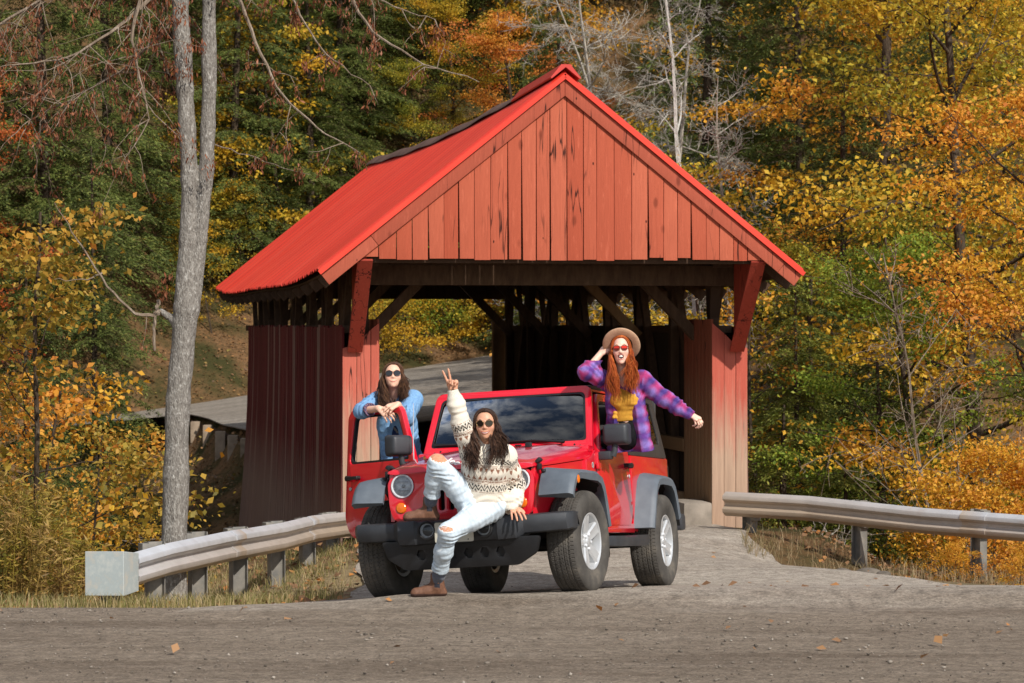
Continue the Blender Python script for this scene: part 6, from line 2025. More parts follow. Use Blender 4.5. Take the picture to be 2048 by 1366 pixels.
    # plaid overshirt, open
    W = Sdf(np.minimum.reduce([elR, pel, wrR]) - [0.16, 0.24, 0.14], np.maximum.reduce([wrL, pel, elL, neck]) + [0.12, 0.24, 0.12], 0.0055)
    W.cone(neck + tn * 0.05, chest, 0.118, 0.156, 0.05, (fw, 0.76)); W.cone(chest, pel + tn * 0.12, 0.156, 0.186, 0.05, (fw, 0.80))
    W.cone(chest + np.array([0.10, -0.05, 0]), pel + tn * 0.13 + np.array([0.115, -0.07, 0]), 0.060, 0.085, 0.04)
    W.chain([neck + tn * 0.06, shR, (shR + elR) / 2, elR, elR * 0.5 + wrR * 0.5, elR * 0.16 + wrR * 0.84], [0.070, 0.074, 0.066, 0.064, 0.056, 0.046], 0.035)
    W.chain([neck + tn * 0.06, shL, (shL + elL) / 2, elL, elL * 0.5 + wrL * 0.5, wrL], [0.072, 0.078, 0.072, 0.068, 0.060, 0.044], 0.04)
    W.wrinkle(0.0035, 20, 24, (1, 1, 1.3))
    W.folds(shL, elL, 0.3, 0.006, 0.06, 0.10, 3, 1.2); W.folds(shL, elL, 1.0, 0.007, 0.045, 0.10, 4); W.folds(elL, wrL, 0.6, 0.006, 0.05, 0.10, 5)
    W.folds(shR, elR, 0.6, 0.006, 0.045, 0.10, 6); W.folds(elR, wrR, 0.3, 0.006, 0.04, 0.08, 7); W.folds(neck, pel, 0.8, 0.006, 0.12, 0.25, 8, 2.6, r=0.3)
    W.cone(elR * 0.18 + wrR * 0.82, wrR + unit(wrR - elR) * 0.06, 0.030, 0.036, 0.004, sub=True)
    W.cone(wrL - unit(wrL - elL) * 0.01, wrL + unit(wrL - elL) * 0.06, 0.031, 0.034, 0.004, sub=True)
    W.cone(neck - tn * 0.02 + np.array([-0.01, -0.12, 0]), chest + np.array([-0.015, -0.18, 0]), 0.06, 0.092, 0.01, sub=True)
    W.cone(chest + np.array([-0.015, -0.18, 0]), pel + tn * 0.3 + np.array([-0.055, -0.20, 0]), 0.100, 0.150, 0.01, sub=True)
    W.cone(neck - tn * 0.08, neck + tn * 0.05, 0.062, 0.066, 0.01, sub=True)
    W.half(pel + tn * 0.14, tn)
    me, V = W.mesh('plaid_shirt')
    bi, al, an_, ds = bone_param(V, [(neck, pel, fw, 0.16), (shR, elR, fw, 0.07), (elR, wrR, fw, 0.06), (shL, elL, fw, 0.075), (elL, wrL, fw, 0.06)])
    rad = np.where(bi == 0, 0.15, 0.068)
    u = an_ * rad; v = al.copy(); v[bi == 2] += 0.22; v[bi == 4] += np.linalg.norm(elL - shL)
    sm = lambda x, p, ph: 0.5 + 0.5 * np.clip(1.3 * np.sin(2 * math.pi * (x / p) + ph), -1, 1)
    a = sm(u, 0.145, 0.4)[:, None]; b = sm(v, 0.135, 0.9)[:, None]
    a2 = sm(u, 0.0725, 1.9)[:, None]; b2 = sm(v, 0.0675, 0.2)[:, None]
    lav, vio, mag, navy = [np.array(srgb(*q)) for q in ((140, 120, 190), (104, 64, 142), (180, 56, 98), (54, 48, 108))]
    C = lav * a * b + vio * a * (1 - b) + mag * (1 - a) * b + navy * (1 - a) * (1 - b)
    C = C * 0.72 + (mag * a2 * (1 - b2) + vio * (1 - a2) * b2 + lav * a2 * b2 + navy * (1 - a2) * (1 - b2)) * 0.28
    set_col(me, C); put('plaid_shirt', me, M_cloth)
    bm = bm_new()
    for s in (-1, 1):
        P = [neck - tn * 0.04 + np.array([s * 0.05, 0.05, 0]), neck - tn * 0.02 + np.array([s * 0.075, -0.01, 0]), neck + tn * 0.02 + np.array([s * 0.068, -0.075, 0]), neck + tn * 0.08 + np.array([s * 0.06, -0.11, 0])]
        Q = [p + np.array([s * 0.035, -0.012, -0.04]) for p in P]; Q[-1] = P[-1] + np.array([s * 0.05, 0.01, -0.0])
        add_loft(bm, [[Vector(p), Vector(q_), Vector(q_ + np.array([0, 0.006, -0.003])), Vector(p + np.array([0, 0.006, -0.003]))] for p, q_ in zip(P, Q)])
    me = bpy.data.meshes.new('collar'); bmesh.ops.recalc_face_normals(bm, faces=bm.faces); bm.to_mesh(me); bm.free()
    set_col(me, np.tile(np.array(srgb(120, 84, 178)), (len(me.vertices), 1))); put('collar', me, M_cloth)
    # hair, hat, red-lensed glasses
    hm = hair_mat('copper_hair', srgb(132, 56, 22), srgb(178, 86, 36), srgb(214, 124, 60))
    L = []
    for side in (-1, 1):
        L += [(side, 0.10, (side * 0.080, 0.085, -0.36 if side < 0 else -0.30), 0.009, 63, 0.020), (side, 0.22, (side * 0.060, 0.115, -0.38 if side < 0 else -0.27), 0.011, 58, 0.022),
              (side, 0.40, (side * 0.10, 0.04, -0.32), 0.008, 52, 0.022), (side, 0.70, (side * 0.07, -0.05, -0.30), 0.006, 37, 0.026)]
    h_ = hair('hair', H, S, c, L, hm, None, 13); h_.data.transform(off); h_.parent = root
    hat = bm_new()
    up = unit(S @ np.array([0.10, -0.80, 0.60])); hc = Vector(H + S @ (np.array([0.006, -0.040, 0.056]) * c))
    upv = Vector(up)
    ax = upv.cross(Vector((1, 0, 0))).normalized(); bx = upv.cross(ax)
    rings = []
    for h_t, r in ((-0.002, 0.092), (-0.006, 0.125), (-0.004, 0.150), (0.002, 0.157), (0.006, 0.156), (0.004, 0.145), (0.003, 0.105), (0.010, 0.096), (0.05, 0.092), (0.085, 0.084), (0.105, 0.068), (0.108, 0.04), (0.098, 0.01)):
        ring = []
        for k in range(40):
            a = 2 * math.pi * k / 40
            wob = 0.006 * math.cos(2 * a) * (r / 0.157) ** 2 * (1 if h_t < 0.008 else 0)
            ring.append(hc + upv * (h_t + wob) + ax * (math.cos(a) * r) + bx * (math.sin(a) * r))
        rings.append(ring)
    add_loft(hat, rings, cap=False)
    me = bpy.data.meshes.new('hat'); hat.normal_update(); bmesh.ops.recalc_face_normals(hat, faces=hat.faces); hat.to_mesh(me); hat.free()
    set_col(me, np.tile(np.array(srgb(186, 150, 122)), (len(me.vertices), 1)))
    put('hat', me, M_felt)
    gm = simple('dark_tortoise', srgb(56, 26, 20), srgb(110, 50, 30), 70, rough=0.3)
    t = NT('red_mirror_lens'); t.set(color=t.ramp(t.sep(t.tc('Generated'))[2], [(0.35, srgb(120, 40, 30)), (0.6, srgb(240, 60, 40))]), rough=0.12, metal=0.5)
    g = sunglasses(H, S, c, gm, t.m, None, 0.027, 0.0205, 0.6, rim=0.003)
    for o in [g] + list(g.children): o.data.transform(off)
    g.parent = root
    return root

woman_sweater()
woman_denim()
woman_hat()

# ================================================================== TREES AND PLANTS
def leaf_quads(P, size, rs, tilt=0.6, aspect=0.62, droop=0.35, dirs=None, fold=0.12):
    """One small folded leaf per point: P (n,3)."""
    n = len(P)
    sz = size * rs.uniform(0.45, 1.35, n)
    if dirs is None:
        a = rs.uniform(0, 2 * np.pi, n)
        d = np.stack([np.cos(a), np.sin(a), rs.normal(-droop, 0.55, n)], 1)
    else: d = dirs + rs.normal(0, 0.25, (n, 3))
    d /= np.linalg.norm(d, axis=1)[:, None]
    up = np.stack([rs.normal(0, tilt, n), rs.normal(-0.25, tilt, n), np.ones(n)], 1)
    s = np.cross(d, up); s /= np.linalg.norm(s, axis=1)[:, None] + 1e-9
    m = np.cross(s, d)
    L = sz[:, None]
    V = np.stack([P, P + d * L * 0.5 + s * L * aspect * 0.5 + m * L * fold, P + d * L, P + d * L * 0.5 - s * L * aspect * 0.5 + m * L * fold], 1).reshape(-1, 3)
    F = np.arange(n * 4).reshape(-1, 4)
    return V, F

def tubes_np(lines, sides=5):
    """Many thin tubes as one mesh; lines = [(points (k,3), radii (k,))]."""
    Vs, Fs, o = [], [], 0
    for pts, rad in lines:
        k = len(pts)
        t = np.gradient(pts, axis=0); t /= np.linalg.norm(t, axis=1)[:, None] + 1e-9
        ref = np.array([0.31, 0.17, 0.93]) if abs(t[0] @ np.array([0.31, 0.17, 0.93])) < 0.9 else np.array([1.0, 0, 0])
        x = np.cross(t, ref); x /= np.linalg.norm(x, axis=1)[:, None] + 1e-9; y = np.cross(t, x)
        a = np.arange(sides) * 2 * np.pi / sides
        V = pts[:, None, :] + (x[:, None, :] * np.cos(a)[None, :, None] + y[:, None, :] * np.sin(a)[None, :, None]) * np.asarray(rad)[:, None, None]
        i = np.arange(k - 1)[:, None]; j = np.arange(sides)[None, :]; j2 = (j + 1) % sides
        F = np.stack([i * sides + j, i * sides + j2, (i + 1) * sides + j2, (i + 1) * sides + j], -1).reshape(-1, 4) + o
        Vs.append(V.reshape(-1, 3)); Fs.append(F); o += k * sides
    return np.concatenate(Vs), np.concatenate(Fs)

def bend(p, d, L, n, rs, wob=0.12, lift=0.0):
    pts = [np.array(p, float)]; d = np.array(d, float); d /= np.linalg.norm(d)
    for i in range(n):
        d = d + rs.normal(0, wob, 3) + np.array([0, 0, lift]); d /= np.linalg.norm(d)
        pts.append(pts[-1] + d * L / n)
    return np.array(pts), d

def broadleaf(seed, H=11, crown0=1.8, Rm=3.4, limbs=20, leaf=0.12, per=44, layered=0.5, r0=0.14):
    rs = np.random.RandomState(seed); lines = []; P = []
    tr, _ = bend((0, 0, -0.4), (rs.normal(0, .04), rs.normal(0, .04), 1), H + 0.4, 12, rs, 0.035)
    lines.append((tr, r0 * (1 - np.linspace(0, 0.9, 13)) + 0.012))
    for i in range(limbs):
        f = (i + rs.uniform(0, 1)) / limbs
        z = crown0 + (H * 0.97 - crown0) * f
        k = np.interp(z, tr[:, 2], np.arange(13)); b = tr[int(k)] + (tr[min(int(k) + 1, 12)] - tr[int(k)]) * (k % 1)
        a = i * 2.4 + rs.uniform(-.5, .5)
        Ll = Rm * (0.45 + 0.75 * math.sin(math.pi * min(f * 0.8 + 0.22, 1))) * rs.uniform(0.7, 1.15)
        el = 0.15 + 0.7 * f + rs.normal(0, .15)
        lb, d = bend(b, (math.cos(a), math.sin(a), el), Ll, 6, rs, 0.11, 0.02 - 0.05 * layered)
        rr = r0 * 0.42 * (1 - f * 0.6)
        lines.append((lb, rr * (1 - np.linspace(0, .85, 7))))
        for j in range(8):
            g = rs.uniform(0.25, 1.0); q = lb[min(int(g * 6), 5)]
            a2 = a + rs.choice([-1, 1]) * rs.uniform(0.4, 1.2)
            sb, _ = bend(q, (math.cos(a2), math.sin(a2), rs.normal(0.15, .25) * (1.2 - layered)), Ll * rs.uniform(0.25, 0.5), 4, rs, 0.15)
            lines.append((sb, rr * 0.32 * (1 - np.linspace(0, .8, 5))))
            for m in range(3):
                c_ = sb[rs.randint(1, 5)]
                n = int(per / 1.0 * rs.uniform(0.5, 1.3))
                e = rs.normal(0, 1, (n, 3)) * np.array([0.30, 0.30, 0.16 * (1.3 - layered)]) * (Rm / 3.4) ** 0.5
                P.append(c_ + e)
    return tubes_np(lines, 5), leaf_quads(np.concatenate(P), leaf, rs, 1.0, droop=0.6)

def hemlock(seed, H=14, Rm=3.0, z0=0.4, nb=120, needle=0.13):
    rs = np.random.RandomState(seed); lines = []; P = []; Dv = []
    tr, _ = bend((0, 0, -0.4), (0, 0, 1), H + 0.4, 10, rs, 0.012)
    lines.append((tr, 0.16 * (1 - np.linspace(0, .92, 11)) + 0.01))
    for i in range(nb):
        f = ((i + rs.uniform(0, 1)) / nb) ** 1.15
        z = z0 + (H - z0) * f; a = i * 2.399 + rs.uniform(-.4, .4)
        L = Rm * (1 - f) ** 0.75 * rs.uniform(0.7, 1.12) + 0.25
        n = 9
        u = np.linspace(0, 1, n)
        d = np.array([math.cos(a), math.sin(a), 0]); s = np.array([-d[1], d[0], 0])
        rise, dr = rs.uniform(0.05, 0.3), rs.uniform(0.25, 0.55)
        b0 = np.array([np.interp(z, tr[:, 2], tr[:, k]) for k in range(3)])
        pts = b0 + d[None] * (u * L)[:, None] + s[None] * (rs.normal(0, .12) * u ** 2 * L)[:, None]
        pts[:, 2] += L * (rise * u - dr * u ** 2)
        lines.append((pts, 0.022 * (1 - 0.85 * u) * (1 - f * .6)))
        m = int(10 + 12 * L)
        for k in range(m):
            g = rs.uniform(0.12, 1.0); idx = g * (n - 1); k0 = min(int(idx), n - 2)
            q = pts[k0] + (pts[k0 + 1] - pts[k0]) * (idx - k0)
            sd = rs.choice([-1, 1])
            bl = L * 0.36 * (1.15 - g) * rs.uniform(0.6, 1.2) + 0.12
            bd = d * rs.uniform(0.5, 0.9) + s * sd * rs.uniform(0.5, 1.0) + np.array([0, 0, rs.normal(-0.15, .15)]); bd /= np.linalg.norm(bd)
            cnt = int(7 + bl * 40)
            w = rs.uniform(0, 1, cnt)
            pp = q + bd[None] * (w * bl)[:, None] + np.array([0, 0, -1.0]) * (w ** 2 * bl * 0.35)[:, None] + rs.normal(0, 0.02, (cnt, 3))
            sgn = rs.choice([-1, 1], cnt)[:, None]
            side = np.cross(bd, [0, 0, 1.0])
            P.append(pp); Dv.append(bd[None] * 0.8 + side[None] * sgn * 0.75 + np.array([0, 0, -0.3])[None])
    P = np.concatenate(P); Dv = np.concatenate(Dv)
    return tubes_np(lines, 5), leaf_quads(P, needle, rs, 0.35, 0.30, dirs=Dv, fold=0.03)

def bare(seed, H=9, limbs=26, Rm=2.2, r0=0.09, z0=1.0, sub=8, twig=4, up=0.5, wob=0.14):
    rs = np.random.RandomState(seed); lines = []
    tr, _ = bend((0, 0, -0.3), (rs.normal(0, .05), rs.normal(0, .05), 1), H, 12, rs, 0.05)
    lines.append((tr, r0 * (1 - np.linspace(0, .93, 13)) + 0.004))
    tips = []
    for i in range(limbs):
        f = (i + rs.uniform(0, 1)) / limbs
        k = (z0 / H + (1 - z0 / H) * f) * 11.8; b = tr[int(k)]
        a = rs.uniform(0, 6.28); L = Rm * (1.05 - 0.7 * f) * rs.uniform(0.5, 1.2)
        lb, d = bend(b, (math.cos(a), math.sin(a), up + rs.normal(0, .3)), L, 7, rs, wob)
        rr = max(0.006, r0 * 0.30 * (1 - f * .6))
        lines.append((lb, rr * (1 - np.linspace(0, .8, 8)) + 0.002))
        for j in range(sub):
            q = lb[rs.randint(2, 8)]
            sb, d2 = bend(q, d * 0.5 + rs.normal(0, .6, 3), L * rs.uniform(.2, .5), 5, rs, wob * 1.3)
            lines.append((sb, rr * 0.45 * (1 - np.linspace(0, .7, 6)) + 0.0012)); tips.append(sb)
            for m in range(twig):
                tb, _ = bend(sb[rs.randint(1, 6)], d2 + rs.normal(0, .7, 3), L * rs.uniform(.08, .22), 3, rs, 0.2)
                lines.append((tb, np.array([.0045, .0035, .003, .002]) * (1 + 12 * rr)))
    return tubes_np(lines, 4), tips, rs

def leaf_mat(name, stops, stops2=None, mixscale=0.35, trans=0.45, rough=0.55, gain=1.3):
    t = NT(name)
    isl = t.island()
    g_ = lambda st: [(p, tuple(min(0.85, v * gain) for v in c)) for p, c in st]
    stops = g_(stops); stops2 = g_(stops2) if stops2 else None
    col = t.ramp(isl, stops)
    if stops2: col = t.mix(t.ramp(t.noise(mixscale, 3, vec=t.tc('Object')), [(0.42, 0.0), (0.58, 1.0)]), col, t.ramp(isl, stops2))
    t.set(color=col, rough=rough, spec=0.3)
    tr = t.n.new('ShaderNodeBsdfTranslucent'); t.l.new(col, tr.inputs['Color'])
    mx = t.n.new('ShaderNodeMixShader'); mx.inputs[0].default_value = trans
    t.l.new(t.b.outputs[0], mx.inputs[1]); t.l.new(tr.outputs[0], mx.inputs[2]); t.l.new(mx.outputs[0], t.out.inputs['Surface'])
    return t.m
yel = [(0.0, srgb(150, 112, 26)), (0.4, srgb(204, 156, 40)), (0.75, srgb(222, 178, 58)), (1.0, srgb(190, 130, 40))]
ora = [(0.0, srgb(158, 100, 32)), (0.4, srgb(206, 138, 46)), (0.8, srgb(222, 160, 66)), (1.0, srgb(184, 110, 50))]
grn = [(0.0, srgb(58, 70, 26)), (0.5, srgb(98, 114, 42)), (1.0, srgb(142, 146, 56))]
ygr = [(0.0, srgb(100, 100, 28)), (0.5, srgb(154, 144, 46)), (1.0, srgb(194, 170, 60))]
M_leaf = dict(
    yellow=leaf_mat('yellow_leaves', yel, ygr, 0.4), orange=leaf_mat('orange_leaves', ora, yel, 0.4), amber=leaf_mat('amber_leaves', yel, ora, 0.5),
    green=leaf_mat('green_leaves', grn, ygr, 0.35), mixed=leaf_mat('yellow_green_leaves', ygr, yel, 0.45),
    peach=leaf_mat('peach_leaves', [(0, srgb(168, 92, 48)), (0.5, srgb(208, 132, 70)), (1, srgb(196, 104, 44))], ora, 0.5),
    leafgreen=leaf_mat('bright_green_leaves', [(0, srgb(82, 104, 34)), (0.5, srgb(128, 148, 50)), (1, srgb(168, 172, 66))], None),
    olive=leaf_mat('olive_gold_leaves', [(0, srgb(110, 92, 30)), (0.4, srgb(160, 128, 48)), (0.8, srgb(194, 148, 60)), (1, srgb(190, 118, 52))], [(0, srgb(96, 92, 34)), (0.6, srgb(150, 132, 50)), (1, srgb(186, 152, 70))], 0.8),
    red=leaf_mat('red_orange_leaves', [(0, srgb(140, 66, 36)), (0.6, srgb(178, 92, 44)), (1, srgb(196, 116, 56))], None),
    hemlock=leaf_mat('hemlock_needles', [(0.0, srgb(52, 64, 28)), (0.5, srgb(92, 104, 48)), (0.9, srgb(124, 130, 66)), (1.0, srgb(138, 124, 70))], [(0.0, srgb(46, 56, 26)), (0.6, srgb(80, 92, 44)), (1.0, srgb(112, 112, 58))], 0.5, 0.3),
    hemlight=leaf_mat('pale_hemlock_needles', [(0.0, srgb(76, 86, 32)), (0.5, srgb(122, 130, 54)), (1.0, srgb(156, 152, 72))], None, 0.5, 0.3))
def bark(name, c1, c2, c3, sc=1.0):
    t = NT(name)
    n1 = t.noise(7 * sc, 7, 0.7, vec=t.mapping((3, 3, 0.9)))
    col = t.ramp(n1, [(0.3, c1), (0.55, c2), (0.75, c3)])
    col = t.mix(t.ramp(t.noise(11 * sc, 6, 0.7), [(0.56, 0.0), (0.66, 0.8)]), col, c3)
    t.set(color=col, rough=0.92, spec=0.1)
    t.bump(t.math('ADD', t.voronoi(16 * sc, vec=t.mapping((3.5, 3.5, 0.8))), n1), 0.7, 0.015)
    return t.m
M_barkd = bark('dark_bark', srgb(50, 40, 32), srgb(78, 66, 54), srgb(110, 98, 84))
M_barkg = bark('grey_bark', srgb(92, 84, 76), srgb(132, 124, 114), srgb(182, 178, 168))
M_twig = bark('grey_twigs', srgb(140, 132, 120), srgb(172, 164, 152), srgb(200, 194, 182))
M_twigb = bark('brown_twigs', srgb(104, 90, 76), srgb(136, 120, 104), srgb(166, 152, 136))
M_birch = bark('white_birch_bark', srgb(150, 144, 136), srgb(206, 202, 194), srgb(226, 222, 216))

def pair(name, wl):
    (wv, wf), (lv, lf) = wl
    return np_mesh(name + '_trunk', wv, wf), np_mesh(name + '_crown', lv, lf)
TEMPL = {}
for k_, f_ in dict(
        maple_a=lambda: broadleaf(1, 12, 1.2, 3.4, 22, 0.095, 58, 0.6), maple_b=lambda: broadleaf(2, 10.5, 1.0, 3.0, 20, 0.092, 58, 0.75), maple_c=lambda: broadleaf(3, 13, 2.2, 3.8, 24, 0.10, 55, 0.5),
        sapling_a=lambda: broadleaf(4, 5.0, 0.3, 1.5, 16, 0.085, 16, 0.7, 0.035), sapling_b=lambda: broadleaf(5, 4.2, 0.2, 1.7, 15, 0.085, 14, 0.8, 0.03),
        shrub=lambda: broadleaf(6, 2.4, 0.05, 1.5, 14, 0.085, 17, 0.5, 0.02), sparse=lambda: broadleaf(7, 6.0, 1.2, 1.3, 18, 0.075, 4, 0.5, 0.04),
        hem_a=lambda: hemlock(11, 14, 3.0, 0.4, 130, 0.095), hem_b=lambda: hemlock(12, 11, 2.7, 0.3, 110, 0.09), hem_c=lambda: hemlock(13, 5.0, 1.9, 0.1, 72, 0.08)).items():
    TEMPL[k_] = pair(k_, f_())
KIND = {'maple_a': 'maple_tree', 'maple_b': 'maple_tree', 'maple_c': 'maple_tree', 'sapling_a': 'sapling', 'sapling_b': 'sapling', 'shrub': 'shrub', 'sparse': 'sapling', 'hem_a': 'hemlock_tree', 'hem_b': 'hemlock_tree', 'hem_c': 'hemlock_tree'}
trng = random.Random(77)
def plant(kind, px, D, sc, leaf, label, group, wood=None, y_at=None, x=None, sx=1.0, dz=0.0):
    """A tree standing where the photograph shows one at column px, depth D; sc = scale."""
    X = (px - 1024) / FPX * D if x is None else x
    root = empty(KIND[kind], (X, D, gz(X, D) + dz), (0, 0, trng.uniform(0, 6.28)), label, 'shrub' if KIND[kind] == 'shrub' else 'tree', group)
    root.scale = (sc * sx, sc * sx, sc)
    for part, me, m in (('trunk', TEMPL[kind][0], wood or M_barkd), ('crown', TEMPL[kind][1], M_leaf[leaf])):
        if not me.materials: me.materials.append(None)
        o = bpy.data.objects.new(part, me); COL.objects.link(o); o.parent = root
        o.material_slots[0].link = 'OBJECT'; o.material_slots[0].material = m
    return root
G1, G2, G3 = 'autumn trees on the hillside behind the bridge', 'hemlocks in the wood around the bridge', 'leafy young growth at the wood edge'
